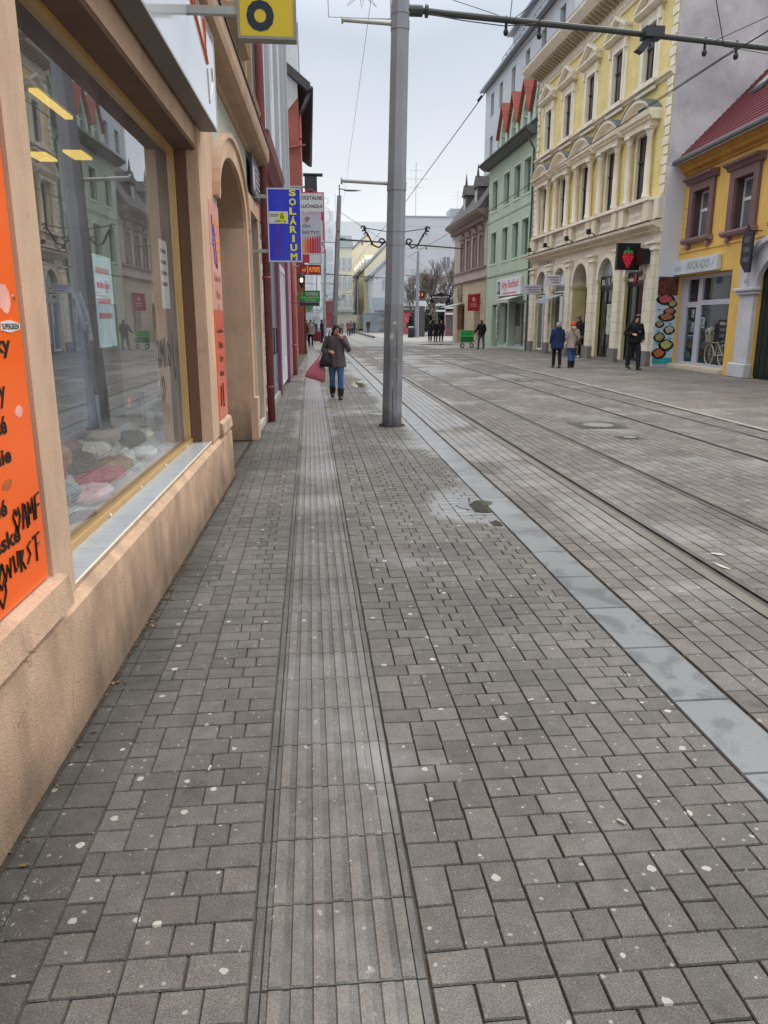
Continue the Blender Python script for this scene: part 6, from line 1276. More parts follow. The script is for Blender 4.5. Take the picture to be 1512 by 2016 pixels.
# ------------------------------------------------------------------ far backdrop
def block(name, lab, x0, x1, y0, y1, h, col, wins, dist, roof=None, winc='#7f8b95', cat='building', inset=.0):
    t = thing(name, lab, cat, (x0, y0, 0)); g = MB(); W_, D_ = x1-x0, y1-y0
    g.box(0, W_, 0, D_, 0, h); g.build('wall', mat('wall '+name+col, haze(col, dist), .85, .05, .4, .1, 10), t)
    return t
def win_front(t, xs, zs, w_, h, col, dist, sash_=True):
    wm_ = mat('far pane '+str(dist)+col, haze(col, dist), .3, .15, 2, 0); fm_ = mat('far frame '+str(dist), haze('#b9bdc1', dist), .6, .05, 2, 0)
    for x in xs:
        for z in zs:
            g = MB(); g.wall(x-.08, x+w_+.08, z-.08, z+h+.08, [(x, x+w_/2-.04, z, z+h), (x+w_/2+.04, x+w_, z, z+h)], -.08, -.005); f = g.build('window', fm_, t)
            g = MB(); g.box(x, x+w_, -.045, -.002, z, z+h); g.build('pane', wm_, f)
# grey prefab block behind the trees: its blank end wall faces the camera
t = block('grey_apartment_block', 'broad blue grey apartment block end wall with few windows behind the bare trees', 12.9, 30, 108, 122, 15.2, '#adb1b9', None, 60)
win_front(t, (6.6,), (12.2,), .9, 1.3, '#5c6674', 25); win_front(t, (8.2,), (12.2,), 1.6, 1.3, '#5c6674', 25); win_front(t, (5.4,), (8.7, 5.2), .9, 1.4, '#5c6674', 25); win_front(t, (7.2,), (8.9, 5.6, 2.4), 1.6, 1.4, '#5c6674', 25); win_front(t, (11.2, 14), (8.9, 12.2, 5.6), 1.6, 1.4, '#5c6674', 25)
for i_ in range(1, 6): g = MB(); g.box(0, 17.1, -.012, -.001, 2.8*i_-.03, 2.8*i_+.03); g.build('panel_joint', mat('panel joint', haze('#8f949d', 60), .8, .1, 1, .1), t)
g = MB(); g.box(6.4, 9.2, .5, 4, 15.2, 16.4); g.box(-.1, 17.1, -.1, .3, 15.2, 15.35); g.build('roof_housing', mat('roof housing', haze('#7a848b', 60), .8, .1, 1, .1), t)
antenna(14.6, 109, 15.2, 7, 'tall television antenna on the grey apartment block roof', 1.1); antenna(20.5, 110, 16.4, 2.6, 'short antenna on the roof housing of the grey apartment block', .6)
# row beyond the junction: white gable house, cream house with dormers, taller yellow house
t = thing('white_gable_house', 'white house with its plain gable end and steep grey roof beyond the junction', 'building', (8.9, 120, 0))
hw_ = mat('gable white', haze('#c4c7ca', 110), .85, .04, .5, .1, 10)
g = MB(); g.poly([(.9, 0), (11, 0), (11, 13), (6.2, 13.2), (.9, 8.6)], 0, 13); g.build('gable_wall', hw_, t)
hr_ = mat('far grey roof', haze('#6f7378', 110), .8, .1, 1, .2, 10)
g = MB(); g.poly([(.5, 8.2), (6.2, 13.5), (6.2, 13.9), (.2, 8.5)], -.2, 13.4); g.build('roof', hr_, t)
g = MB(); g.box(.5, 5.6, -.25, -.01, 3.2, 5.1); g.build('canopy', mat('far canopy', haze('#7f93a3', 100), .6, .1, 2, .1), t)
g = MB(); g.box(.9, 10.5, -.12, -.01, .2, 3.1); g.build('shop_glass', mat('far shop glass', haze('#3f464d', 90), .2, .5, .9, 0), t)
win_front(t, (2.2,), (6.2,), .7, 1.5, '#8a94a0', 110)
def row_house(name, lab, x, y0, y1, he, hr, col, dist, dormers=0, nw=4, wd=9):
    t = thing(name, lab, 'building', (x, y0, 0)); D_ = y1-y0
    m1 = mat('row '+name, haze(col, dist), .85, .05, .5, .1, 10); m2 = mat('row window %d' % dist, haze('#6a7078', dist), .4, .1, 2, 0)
    g = MB(); g.poly([(0, 0), (wd, 0), (wd, he), (wd/2, hr), (0, he)], 0, D_); g.build('wall', m1, t)
    g = MB(); g.poly([(-.5, he-.3), (wd/2, hr+.1), (wd/2, hr+.5), (-.8, he)], -.2, D_+.1); g.build('roof', mat('row roof %d' % dist, haze('#6d6a6e', dist), .8, .1, 1, .2, 10), t)
    for i in range(nw):
        y = D_*(i+.5)/nw
        for z in [3.8+3.0*k for k in range(int((he-3.8)//2.9))]: g = MB(); g.box(-.06, -.01, y-.5, y+.5, z, z+1.7); g.build('window', m2, t)
    g = MB(); g.box(-.15, -.01, .3, D_-.3, 3.0, 3.4); g.build('belt_course', mat('row trim %d' % dist, haze('#b9b2a2', dist), .8, .1, 1, .1), t)
    g = MB(); g.box(-.08, -.01, .6, D_-.6, .2, 2.9); g.build('shop_glass', mat('far shop glass', haze('#3f464d', 90)), t)
    for i in range(dormers):
        y = D_*(i+.5)/dormers; z = he+1.0; g = MB(); g.poly([(y-.9, z-.6), (y+.9, z-.6), (y+.9, z+.9), (y, z+1.6), (y-.9, z+.9)], .3, 3.0, 'x'); d = g.build('dormer', m1, t); g = MB(); g.box(.25, .299, y-.5, y+.5, z-.3, z+.8); g.build('dormer_window', m2, d)
    return t
row_house('cream_dormer_house', 'cream house with a row of small roof dormers beyond the junction', 9.3, 133.5, 172, 10.0, 14.6, '#dccb9c', 90, 5, 7)
t = row_house('tall_yellow_gable_house', 'taller pale yellow house with a big gable beyond the cream one', 7.1, 178, 215, 14.5, 20.3, '#e2cd98', 100, 0, 6, wd=12.5)
row_house('distant_row_house', 'distant pale row house at the end of the street', 5.4, 216, 260, 15, 20, '#c9c3ae', 210, 0, 5)
t = thing('blue_banner', 'tall vertical blue banner on the cream house facade', 'banner', (9.2, 150, 0)); g = MB(); g.box(-.35, .0, 0, 3.2, 3.6, 9.8); g.build('cloth', mat('banner blue', haze('#2d55b5', 60), .7, .08, 3, .1), t)
# left end of the street: glass and teal office building, cream block, hillside building and a spired tower in the haze
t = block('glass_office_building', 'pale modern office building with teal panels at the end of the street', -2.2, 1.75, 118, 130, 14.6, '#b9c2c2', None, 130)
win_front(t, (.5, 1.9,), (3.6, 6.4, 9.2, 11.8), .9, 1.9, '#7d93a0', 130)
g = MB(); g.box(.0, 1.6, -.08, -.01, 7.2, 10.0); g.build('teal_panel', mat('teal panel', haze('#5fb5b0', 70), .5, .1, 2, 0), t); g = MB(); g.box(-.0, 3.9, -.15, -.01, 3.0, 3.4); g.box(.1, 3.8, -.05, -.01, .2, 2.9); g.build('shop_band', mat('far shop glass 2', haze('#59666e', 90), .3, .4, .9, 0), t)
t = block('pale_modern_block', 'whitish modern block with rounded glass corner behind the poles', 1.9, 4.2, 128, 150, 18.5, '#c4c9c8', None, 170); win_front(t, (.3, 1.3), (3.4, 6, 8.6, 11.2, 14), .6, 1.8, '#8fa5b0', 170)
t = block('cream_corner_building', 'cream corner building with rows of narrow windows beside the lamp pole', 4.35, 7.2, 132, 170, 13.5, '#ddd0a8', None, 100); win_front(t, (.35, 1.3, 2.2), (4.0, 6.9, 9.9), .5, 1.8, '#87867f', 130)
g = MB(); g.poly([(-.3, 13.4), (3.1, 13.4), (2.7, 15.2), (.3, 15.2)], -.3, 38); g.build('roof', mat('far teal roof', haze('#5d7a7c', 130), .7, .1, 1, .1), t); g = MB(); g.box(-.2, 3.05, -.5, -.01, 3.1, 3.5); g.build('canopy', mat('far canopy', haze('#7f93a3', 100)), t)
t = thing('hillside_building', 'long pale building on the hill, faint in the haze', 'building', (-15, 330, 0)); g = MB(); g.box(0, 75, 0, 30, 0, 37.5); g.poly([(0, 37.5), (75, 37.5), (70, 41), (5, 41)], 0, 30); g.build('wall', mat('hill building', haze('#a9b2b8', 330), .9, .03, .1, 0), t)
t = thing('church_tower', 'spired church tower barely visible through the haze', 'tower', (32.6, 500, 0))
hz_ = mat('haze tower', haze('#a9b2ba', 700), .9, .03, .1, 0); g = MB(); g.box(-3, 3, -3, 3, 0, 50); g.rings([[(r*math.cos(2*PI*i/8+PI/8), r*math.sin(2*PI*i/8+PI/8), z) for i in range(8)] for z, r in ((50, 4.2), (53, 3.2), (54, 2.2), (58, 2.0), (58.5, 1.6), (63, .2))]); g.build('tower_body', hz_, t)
# ------------------------------------------------------------------ trees
bark = mat('bare bark', '#5c5149', .9, .2, 4, .4, 30)
twigm = mat('bare twigs', '#6f655d', .9, .2, 2, 0)
def bare_tree(x, y, h, seed, lab, spread=1.):
    t = thing('bare_tree', lab, 'tree', (x, y, 0), group='bare winter trees on the square'); rr = random.Random(seed); T_ = MB(); B_ = MB()
    def br(p, d, l, r, dep):
        q = p + d*l; mid = p + d*l*.5 + Vector((rr.uniform(-1, 1), rr.uniform(-1, 1), rr.uniform(-.3, 1)))*l*.07
        (T_ if dep == 0 else B_).tube([p, mid, q], [r, r*.85, r*.68], 6 if dep < 2 else 3, cap=False)
        if dep >= 6: return
        for k in range(rr.choice((3, 3, 4)) if dep < 5 else 3):
            a = rr.uniform(0, 2*PI); s_ = rr.uniform(.35, .85)*spread
            n = Vector((math.cos(a)*s_, math.sin(a)*s_, rr.uniform(.25, 1.0))) + d*.8; n.normalize()
            st = p + d*l*rr.uniform(.45, 1.0) if k else q
            br(st, n, l*rr.uniform(.6, .82), max(.016, r*.55), dep+1)
    br(Vector((0, 0, 0)), Vector((rr.uniform(-.05, .05), 0, 1)), h*.26, h*.022, 0)
    T_.build('trunk', bark, t, True); B_.build('crown', twigm, t)
bare_tree(14.3, 88, 10.4, 3, 'widest bare brownish tree in front of the grey block')
bare_tree(16.3, 92, 11.5, 8, 'bare tree at the corner of the ornate house')
bare_tree(13.2, 97, 8.5, 5, 'smaller bare tree nearest the tram display')
leafd = mat('dark evergreen', '#27332a', .9, .35, 2, 0)
def shrub(x, y, rx, rz, seed, lab):
    t = thing('evergreen_shrub', lab, 'shrub', (x, y, 0), group='dark evergreens on the square'); rr = random.Random(seed); g = MB()
    for i in range(1500):
        a, b, q = rr.uniform(0, 2*PI), rr.uniform(-1, 1), rr.random()**.33; s_ = math.sqrt(1-b*b); k = 1+.25*mnoise.noise(Vector((math.cos(a)*2, math.sin(a)*2, b*2+seed)))
        c_ = Vector((rx*q*k*s_*math.cos(a), rx*q*k*s_*math.sin(a), rz+rz*q*k*b)); e1 = Vector((rr.uniform(-1, 1), rr.uniform(-1, 1), rr.uniform(-1, 1))).normalized()*.16; e2 = e1.cross(Vector((rr.uniform(-1, 1), rr.uniform(-1, 1), 1))).normalized()*.12
        g.add([c_-e1, c_+e2, c_+e1, c_-e2], [(0, 1, 2, 3)])
    g.build('crown', leafd, t); g = MB(); g.tube([(0, 0, 0), (0, 0, rz)], .12, 6); g.build('trunk', bark, t)
shrub(14.9, 90, 1.9, 1.9, 1, 'dark evergreen shrub in the middle below the bare trees'); shrub(16.8, 91, 1.9, 2.1, 2, 'dark evergreen shrub nearest the ornate house'); shrub(13.0, 93, 1.5, 1.4, 3, 'dark evergreen shrub nearest the red kiosk')
# ================================================================== STREET FURNITURE
polem = mat('grey pole paint', '#8d9098', .42, .08, 1.6, .12, 30, metal=.0, grime=.25, streak=True); polel = mat('darker pole coat', '#7c7e84', .5, .14, 3.5, .12, 30, metal=.0, grime=.6, streak=True, zdirt=.25)  # lower coat darkens at the foot: dirt plus contact shade in the colour
steel = mat('galvanised arm', '#a3a49f', .5, .1, 5, .1, metal=.4); armm = mat('dark green arm', '#3b3e3c', .5, .12, 4, .1); wirem = mat('wire', '#2b2c2e', .5, .05, 5, 0)
def octa(r, cx, cy, z): return [(cx+r*math.cos(PI/8+PI/4*i), cy+r*math.sin(PI/8+PI/4*i), z) for i in range(8)]
def catenary_pole(x, y, lean, lab, h=9.2, full=True, k=1.):
    t = thing('tram_pole', lab, 'pole', (x, y, 0), group='octagonal poles along the tram line'); R = lambda z: (.165-.0052*z)*k
    cx_ = lambda z: lean*z
    g = MB(); g.rings([octa(R(0), 0, 0, -.01), octa(R(1.9), cx_(1.9), 0, 1.9)]); g.build('lower_shaft', polel, t)
    g = MB(); g.rings([octa(R(1.9)-.001, cx_(1.9), 0, 1.901), octa(R(h), cx_(h), 0, h)]); g.build('shaft', polem, t)
    g = MB()
    for z in (3.62, 5.78, 5.98): g.rings([octa(R(z)+.008, cx_(z), 0, z-.06), octa(R(z)+.008, cx_(z), 0, z+.06)])
    for z in (2.78, 2.98): g.rings([octa(R(z)+.005, cx_(z), 0, z-.008), octa(R(z)+.005, cx_(z), 0, z+.008)])
    build_sep(g, 'clamp', polem, t)
    for z in (3.66, 5.80):
        a = thing_part = MB(); a.tube([(cx_(z)-.1, 0, z-.0), (cx_(z)-.82, 0, z+.03)], .027, 10); a.tube([(cx_(z)-.82, 0, z+.03), (cx_(z)-.845, 0, z+.03)], .05, 10); a.build('side_arm', steel, t)
    g = MB()
    for s_ in (-1, 1):
        c0 = cx_(2.85); b = .155*k
        g.tube([(c0+s_*b, 0, 2.98), (c0+s_*(b+.34), 0, 3.03)], .007, 6)
        n = 14; g.tube([(c0+s_*(b+.05+.05*math.cos(a_)*(1-a_/12)), 0, 2.83+.05*math.sin(a_)*(1-a_/12)) for a_ in [i*.5 for i in range(n)]], .012, 6)
        g.tube([(c0+s_*(b+.0), 0, 2.84), (c0+s_*(b+.10), 0, 2.74), (c0+s_*(b+.19), 0, 2.78), (c0+s_*(b+.27), 0, 2.93), (c0+s_*(b+.34), 0, 3.03)], .014, 6)
        g.tube([(c0+s_*(b+.34+.035*math.cos(a_)), 0, 3.02+.035*math.sin(a_)) for a_ in [i*.6 for i in range(10)]], .012, 6)
        g.tube([(c0+s_*(b+.30+.03*math.cos(a_)), 0, 2.93+.03*math.sin(a_)) for a_ in [i*.6 for i in range(8)]], .010, 6)
    build_sep(g, 'scroll_bracket', mat('black metal', '#1c1b1c'), t, .02)
    g = MB(); z = 1.05; g.tube([(cx_(z)+.02, -R(z)*.93, z), (cx_(z)+.02, -R(z)*.93-.006, z)], .035, 14); g.build('lock_cover', polem, t)
    g = MB(); g.tube([(cx_(z)+.02, -R(z)*.93-.006, z), (cx_(z)+.02, -R(z)*.93-.009, z)], .011, 8); g.build('lock', mat('black metal', '#1c1b1c'), t)
    g = MB(); g.bbox(cx_(6.4)-.03, cx_(6.4)+.05, -R(6.4)-.012, -R(6.4)*.9, 6.3, 6.42, .004); g.build('bolt_plate', armm, t)
    z0 = 5.98; X1 = 8.6; g = MB(); g.tube([(cx_(z0)+.13, 0, z0+.02), (2.0-x, 0, z0-.02), (4.5-x, 0, z0-.16), (X1-x, 0, z0-.43)], [.042, .046, .042, .038], 10); g.tube([(cx_(z0)+.10, 0, z0), (cx_(z0)+.32, 0, z0)], .075, 10); g.tube([(cx_(z0)+.36, 0, z0), (cx_(z0)+.40, 0, z0)], .085, 10); g.build('catenary_arm', armm, t)
    g = MB()
    for wx in (2.95, 3.45, 6.0, 6.5):
        zz = z0 - .06*(wx-1.5); g.tube([(wx-x, 0, zz+.06), (wx-x, 0, zz-.12)], .022, 6); g.ell(wx-x, 0, zz-.15, .04, .04, .05, 8, 6)
    build_sep(g, 'insulator', mat('black metal', '#1c1b1c'), t)
    if full:
        g = MB(); g.box(5.02-x, 5.30-x, -.14, .10, 5.72, 5.86); g.poly([(5.06-x, 5.72), (5.18-x, 5.72), (5.02-x, 5.52), (4.92-x, 5.56)], -.08, .06); g.build('detector_box', mat('dark grey housing', '#33383b', .5, .1, 3, 0), t)
    g = MB(); g.tube([(cx_(z0)+.3, -.05, z0-.04), (2.3-x, -.05, z0-.12), (2.9-x, -.05, z0-.17), (3.4-x, -.05, z0-.13)], .008, 5); g.build('loose_cable', wirem, t)
    return t
p1 = catenary_pole(1.285, 12.29, .0187, 'big grey octagonal tram pole standing on the pavement in the foreground')
g = MB()
rr = random.Random(2)
g.tube([(math.cos(a)*.2, math.sin(a)*.2, .004) for a in [i*.4 for i in range(17)]], .02, 5); g.rings([octa(.19, 0, 0, .001), octa(.185, 0, 0, .022), octa(.168, 0, 0, .03)]); g.build('base_seal', mat('dirt and shade ring', '#37332e', .9, .2, 9, .2), p1)  # foot ring: dirt plus contact shade put into its colour
g = MB(); g.box(-.004, .004, -.1575, -.1535, .03, .62); g.box(.06, .064, -.155, -.150, .7, 1.5); g.build('weld_seam', mat('seam rust', '#4a4038', .8, .3, 20, .2), p1)
for z, x_, w_, h_, cl in ((1.42, -.02, .035, .05, '#a9a59c'), (1.62, .03, .028, .022, '#b8b4ac'), (1.30, .02, .02, .03, '#8f8a80')): g = MB(); g.poly([(x_-w_, z-h_), (x_+w_*.8, z-h_*.9), (x_+w_, z+h_*.7), (x_-w_*.4, z+h_)], -.1515, -.1495); g.build('sticker_remnant', mat('sticker remnant '+cl, cl, .8, .2, 30, .1), p1)
p2 = catenary_pole(1.285, 44, .055, 'slimmer looking grey tram pole with a street lamp behind the walking woman', 8.2, False)
g = MB(); g.tube([(.46, 0, 8.2), (.46, 0, 8.75)], .03, 6); g.tube([(.46, 0, 8.55), (.8, 0, 8.5)], .03, 6); g.rings([[(x_, .12*w_*math.cos(2*PI*i/10), 8.47+.05*w_*math.sin(2*PI*i/10)) for i in range(10)] for x_, w_ in ((.7, .4), (.9, 1), (1.3, .9), (1.65, .2))]); g.build('lamp_head', mat('grey lamp head', '#5d6166', .4, .1, 5, 0), p2)
p3 = catenary_pole(1.35, 76, .03, 'third grey tram pole further up the pavement beyond the lamp', 8.2, False)
def plain_pole(x, y, h, lab, r=.14):
    t = thing('tram_pole', lab, 'pole', (x, y, 0), group='octagonal poles along the tram line'); g = MB(); g.rings([octa(r, 0, 0, 0), octa(r*.65, .05, 0, h)]); g.build('shaft', polem, t)
    g = MB(); g.tube([(0, 0, h*.72), (-2.2, 0, h*.74), (-2.6, 0, h*.62)], .035, 6); g.build('catenary_arm', armm, t)
plain_pole(10.95, 80, 8.4, 'plain grey pole on the square beside the litter bin', .22)
plain_pole(1.0, 108, 9, 'distant pole at the end of the pavement', .15)
plain_pole(7.6, 125, 8.0, 'distant thin pole near the cream dormer house', .12)
# wires
wirep = mat('pale wire', '#8b9096', .5, .05, 5, 0)
def wire(pts, r, name, lab, grp='overhead tram wires'):
    g = MB(); g.tube(pts, r*(.7 if name == 'span_wire' else 1), 5); o = g.build(name, wirep if name == 'span_wire' else wirem); tag(o, lab, 'wire', grp); return o
wire([(3.3, -12, 5.42), (3.2, 12.29, 5.62), (3.2, 28, 5.40), (3.25, 44, 5.6), (3.2, 76, 5.6), (1, 120, 5.6)], .009, 'contact_wire', 'contact wire over the nearer tram track')
wire([(6.7, -12, 5.35), (6.3, 12.29, 5.50), (6.2, 28, 5.30), (6.2, 44, 5.5), (6.1, 76, 5.5), (4, 120, 5.5)], .010, 'contact_wire', 'contact wire over the farther tram track')
g = MB()
for x, d in ((3.2, 1), (6.3, 1)):
    g.tube([(x+.25 if x < 4 else x+.2, 12.29, 5.86-.05*x+.1), (x+.02, 15.2, 5.62 if x < 4 else 5.52)], .006, 5); g.tube([(x-.25, 12.29, 5.9-.05*x+.1), (x+.02, 9.6, 5.60 if x < 4 else 5.5)], .006, 5)
    for yy in (15.2, 9.6): g.tube([(x, yy-.15, 5.62 if x < 4 else 5.5), (x, yy+.15, 5.62 if x < 4 else 5.5)], .018, 6)
o = g.build('pull_off_wires', wirem); tag(o, 'short bridle wires tying the contact wires to the pole arm', 'wire')
wire([(2.2, 8.0, 7.4), (3.0, 12.29, 5.86), (3.3, 12.29, 5.84), (2.35, 15, 7.2)], .006, 'stay_wire', 'thin stay wire crossing above the pole arm near the first insulator')
wire([(4.1, 9.5, 7.2), (6.3, 12.29, 5.66), (8.5, 12.8, 5.6)], .007, 'stay_wire', 'thin stay wire rising left from the insulator before the yellow facade')
wire([(1.1, 12.29, 6.9), (1.95, 44, 7.9)], .007, 'span_wire', 'thin pale span wire between the first two tram poles', 'thin span wires')
wire([(1.75, 44, 7.4), (9.5, 78, 8.0)], .012, 'span_wire', 'thin span wire from the lamp pole across the square', 'thin span wires')
wire([(1.75, 44, 7.35), (11, 62, 4.6)], .012, 'span_wire', 'second thin span wire sloping down from the lamp pole', 'thin span wires')
wire([(1.0, 60, 4.3), (11, 60, 4.6)], .012, 'span_wire', 'low cross street wire beyond the lamp pole', 'thin span wires')
# Christmas light frames hung on the poles
orn = mat('white light tube', '#c9cbd0', .4, .05, 5, 0)
def ornament(x, y, z, s, lab, lean=0):
    t = thing('christmas_light_frame', lab, 'decoration', (x, y, z), group='wire star decorations on the tram poles')
    g = MB(); g.tube([(0, 0, 0), (-.9*s, 0, 0), (-.95*s, 0, 2.1*s), (0, 0, 2.1*s), (0, 0, 0)], .010, 6); g.build('frame', orn, t)
    for cx_, cz_, r in ((-.50, 1.72, .30), (-.42, .36, .30)):
        g = MB()
        for i in range(8):
            a = PI*i/4; q = lambda rr_, aa: ((cx_+rr_*math.cos(aa))*s, 0, (cz_+rr_*math.sin(aa))*s)
            g.tube([q(r*.3, a-.35), q(r*(1 if i % 2 else .8), a), q(r*.3, a+.35)], .009, 5)
        g.build('star', orn, t)
    g = MB()
    for r0 in (.40, .33): g.tube([((-.62+r0*math.cos(a))*s, 0, (1.02+r0*1.1*math.sin(a))*s) for a in [-1.5+i*.25 for i in range(15)]], .010, 5)
    for i in range(14): a = -1.5+i*.25; g.tube([((-.62+.33*math.cos(a))*s, 0, (1.02+.363*math.sin(a))*s), ((-.62+.40*math.cos(a+.1))*s, 0, (1.02+.44*math.sin(a+.1))*s)], .006, 4)
    g.build('crescent', orn, t); return t
ornament(1.27, 12.40, 5.90, 1.0, 'white wire star decoration at the top of the foreground pole')
ornament(1.52, 43.9, 6.1, 1.05, 'white wire star decoration hanging on the lamp pole')
ornament(1.4, 75.9, 5.6, 1.0, 'white wire star decoration on the third pole')
# ------------------------------------------------------------------ projecting signs on the left
def psign(name, lab, y, x0, x1, z0, z1, m, em, wallx=None, arms=(), th=.12, am=steel, cat='sign'):
    t = thing(name, lab, cat, (x0, y, z0)); g = MB(); W_, H_ = x1-x0, z1-z0; b = .018
    g.wall(0, W_, 0, H_, [(b, W_-b, b, H_-b)], 0, th); g.build('frame', em, t)
    g = MB(); g.box(b, W_-b, .006, th-.006, b, H_-b); g.build('face', m, t)
    if wallx is not None:
        g = MB()
        for z in arms: g.box(wallx-x0-.03, -.001, th*.25, th*.75, z-z0-.025, z-z0+.025)
        build_sep(g, 'bracket', am, t)
    return t
def stext(t, s, x, z, W_, H_, m, y=.003, **k): return text(t, s, (x, y, z), (1, 0, 0), (0, 0, 1), W_, H_, m, depth=0, **k)
# O sign
t = psign('yellow_sign', 'yellow projecting sign with a dark blue letter at the top edge', 6, -.452, -.046, 3.556, 4.9, mat('sign yellow', '#cdb21c', .3, .05, 2, 0, coat=.3), mat('grey sign edge', '#8a8780', .4, .05, 5, 0, metal=.4), WL(6), (3.735, 4.6), .10)
navy = mat('sign navy', '#182734', .5, .05, 5, 0)
for z, s_3 in ((3.700, 'O'), (3.94, 'T'), (4.18, 'O'), (4.42, 'F')): stext(t, s_3, .158, z-3.556, .19, .195, navy, bold=.07)
# solarium sign
t = psign('solarium_sign', 'blue projecting sign reading SOLARIUM in yellow letters', 12, -.585, -.088, 2.505, 3.53, mat('sign blue', '#1a2fc0', .35, .06, 3, 0, coat=.3), mat('pale sign edge', '#bfc3cf', .4, .05, 5, 0), WL(12), (3.42, 2.66), .12)
ye = mat('yellow letters', '#dcdc3c', .5, .05, 5, 0); rd = mat('faint red letters', '#6f2a8a', .5, .05, 5, 0)
for i, s_3 in enumerate('SOLÁRIUM'): stext(t, s_3, .372, .965-i*.127, .10 if s_3 != 'I' else .035, .098 if s_3 != 'Á' else .118, ye, bold=.04)
for i, s_3 in enumerate('TURBO'): stext(t, s_3, .15, .46-i*.088, .085, .062, rd, bold=.02)
g = MB(); g.box(.022, .30, .0015, .006, .535, .705); g.build('white_patch', mat('sign white', '#c9cbc9', .5, .05, 5, 0), t)
g = MB(); n = 14; g.poly([(.215+.075*math.cos(2*PI*i/n), .62+.075*math.sin(2*PI*i/n)*(1+.15*math.sin(i*2))) for i in range(n)], -.001, .0014); g.build('yellow_splash', ye, t)
stext(t, 'tattoo', .10, .655, .13, .045, navy, y=-.0015); stext(t, '&', .215, .64, .07, .08, navy, y=-.0022); stext(t, 'piercing', .19, .57, .15, .04, navy, y=-.0022)
# signs behind
t = psign('hearing_aid_sign', 'white and red projecting sign reading DIGITALNE SLUCHADLA', 20, -.32, .415, 3.30, 4.70, mat('sign white', '#c9cbc9'), mat('red sign edge', '#b23a50', .4, .06, 5, 0), WL(20), (4.4, 3.6), .1)
stext(t, 'DIGITALNE', .43, 1.27, .52, .09, navy, bold=.02); stext(t, 'SLUCHADLÁ', .41, 1.09, .58, .105, navy, bold=.02)
crim = mat('crimson block', '#b3324c', .5, .05, 5, 0)
g = MB(); g.box(.02, .10, .0015, .0055, .75, .95); g.box(.16, .26, .0015, .0055, .75, .95); g.box(.33, .71, .0015, .0055, .75, .95); g.box(.69, .71, .0015, .0055, .3, .75); g.build('red_blocks', crim, t)
stext(t, 'A', .67, .2, .07, .13, navy)
g = MB(); g.tube([(.27, .05, 1.4), (.35, .05, 1.47), (.45, .05, 1.47), (.53, .05, 1.4)], .012, 6); g.build('top_bow', crim, t)
t = psign('pencil_sign', 'grey projecting sign reading NICTVO above a row of coloured pencils', 18, -.30, .30, 3.10, 3.98, mat('sign pale grey', '#b4b8c2', .4, .06, 3, 0), mat('pale sign edge', '#bfc3cf'), WL(18), (3.8, 3.3), .1)
g = MB(); g.tube([(.29+.05*math.cos(a)*(1-a/9), .0, .73+.055*math.sin(a)*(1-a/9)) for a in [i*.4 for i in range(18)]], .011, 6); g.build('spiral_mark', crim, t)
stext(t, 'UČKA', .25, .60, .22, .075, navy, shear=.25, bold=.01); stext(t, 'ČNICTVO', .34, .47, .42, .09, navy, shear=.25, bold=.01)
for i, col in enumerate(('#b9a24a', '#d08a4a', '#d89a3c', '#d87838', '#c85a34', '#c23c34', '#b82c38', '#c03444', '#b83058', '#a83a64')):
    x = .06+i*.054; h = .26+.008*i; g = MB(); g.poly([(x, .02), (x+.046, .02), (x+.046, h), (x+.030, h+.075), (x+.023, h+.09), (x+.016, h+.075), (x, h)], .0015, .0055); g.build('pencil', mat('pencil %d' % i, col, .5, .05, 5, 0), t)
t = psign('small_red_sign', 'small red sign hanging just below the pencil sign', 22, -.22, .03, 3.20, 3.47, crim, crim, WL(22), (3.4,), .06)
t = psign('white_square_sign', 'white square sign with a faint drawing to the right of the small red sign', 24.5, .0, .40, 3.34, 3.70, mat('sign white', '#c9cbc9'), mat('grey sign edge', '#8a8780'), WL(24.5), (3.6,), .06)
t = psign('dark_box_sign', 'dark grey capped box sign high on the red brown house', 28, -.07, .35, 5.85, 6.45, mat('dark grey housing', '#33383b'), mat('dark grey housing', '#33383b'), -.58, (6.1,), .3)
g = MB(); g.box(-.05, .62, -.05, .35, .62, .66); g.build('cap', mat('dark grey housing', '#33383b'), t)
t = psign('red_snack_sign', 'red projecting snack shop sign with orange lettering', 28, -.31, .43, 3.22, 3.56, mat('sign red', '#a02326', .5, .1, 4, 0), mat('dark grey housing', '#33383b'), -.59, (3.5,), .1)
stext(t, 'PUTNITE', .52, .17, .36, .16, mat('orange letters', '#f0a03a', .5, .05, 5, 0, emit=.35), bold=.02); stext(t, 'od', .14, .17, .12, .12, mat('orange letters', '#f0a03a')); g = MB(); g.box(.25, .30, .0015, .0055, .03, .31); g.build('divider', mat('pale gold', '#c9a070', .5, .05, 5, 0), t)
t = thing('wall_lantern', 'black wrought iron wall lantern glowing warm beneath the red sign', 'lantern', (-.24, 26, 2.84)); im = mat('black metal', '#1c1b1c')
g = MB(); g.rings([[(r*math.cos(PI/3*i), r*math.sin(PI/3*i), z) for i in range(6)] for z, r in ((-.16, .01), (-.08, .05), (0, .09))]); g.rings([[(r*math.cos(PI/3*i), r*math.sin(PI/3*i), z) for i in range(6)] for z, r in ((.2, .13), (.24, .11), (.34, .03), (.38, .01))])
for i in range(6): g.tube([(.09*math.cos(PI/3*i), .09*math.sin(PI/3*i), 0), (.13*math.cos(PI/3*i), .13*math.sin(PI/3*i), .2)], .01, 4)
g.tube([(0, 0, .36), (0, 0, .5), (-.34, 0, .5)], .014, 5); g.build('lantern_frame', im, t)
g = MB(); g.ell(0, 0, .1, .055, .055, .07, 10, 7); g.build('lamp_bulb', mat('lantern glow', '#ffe2a0', .5, .02, 1, 0, emit=3.), t)
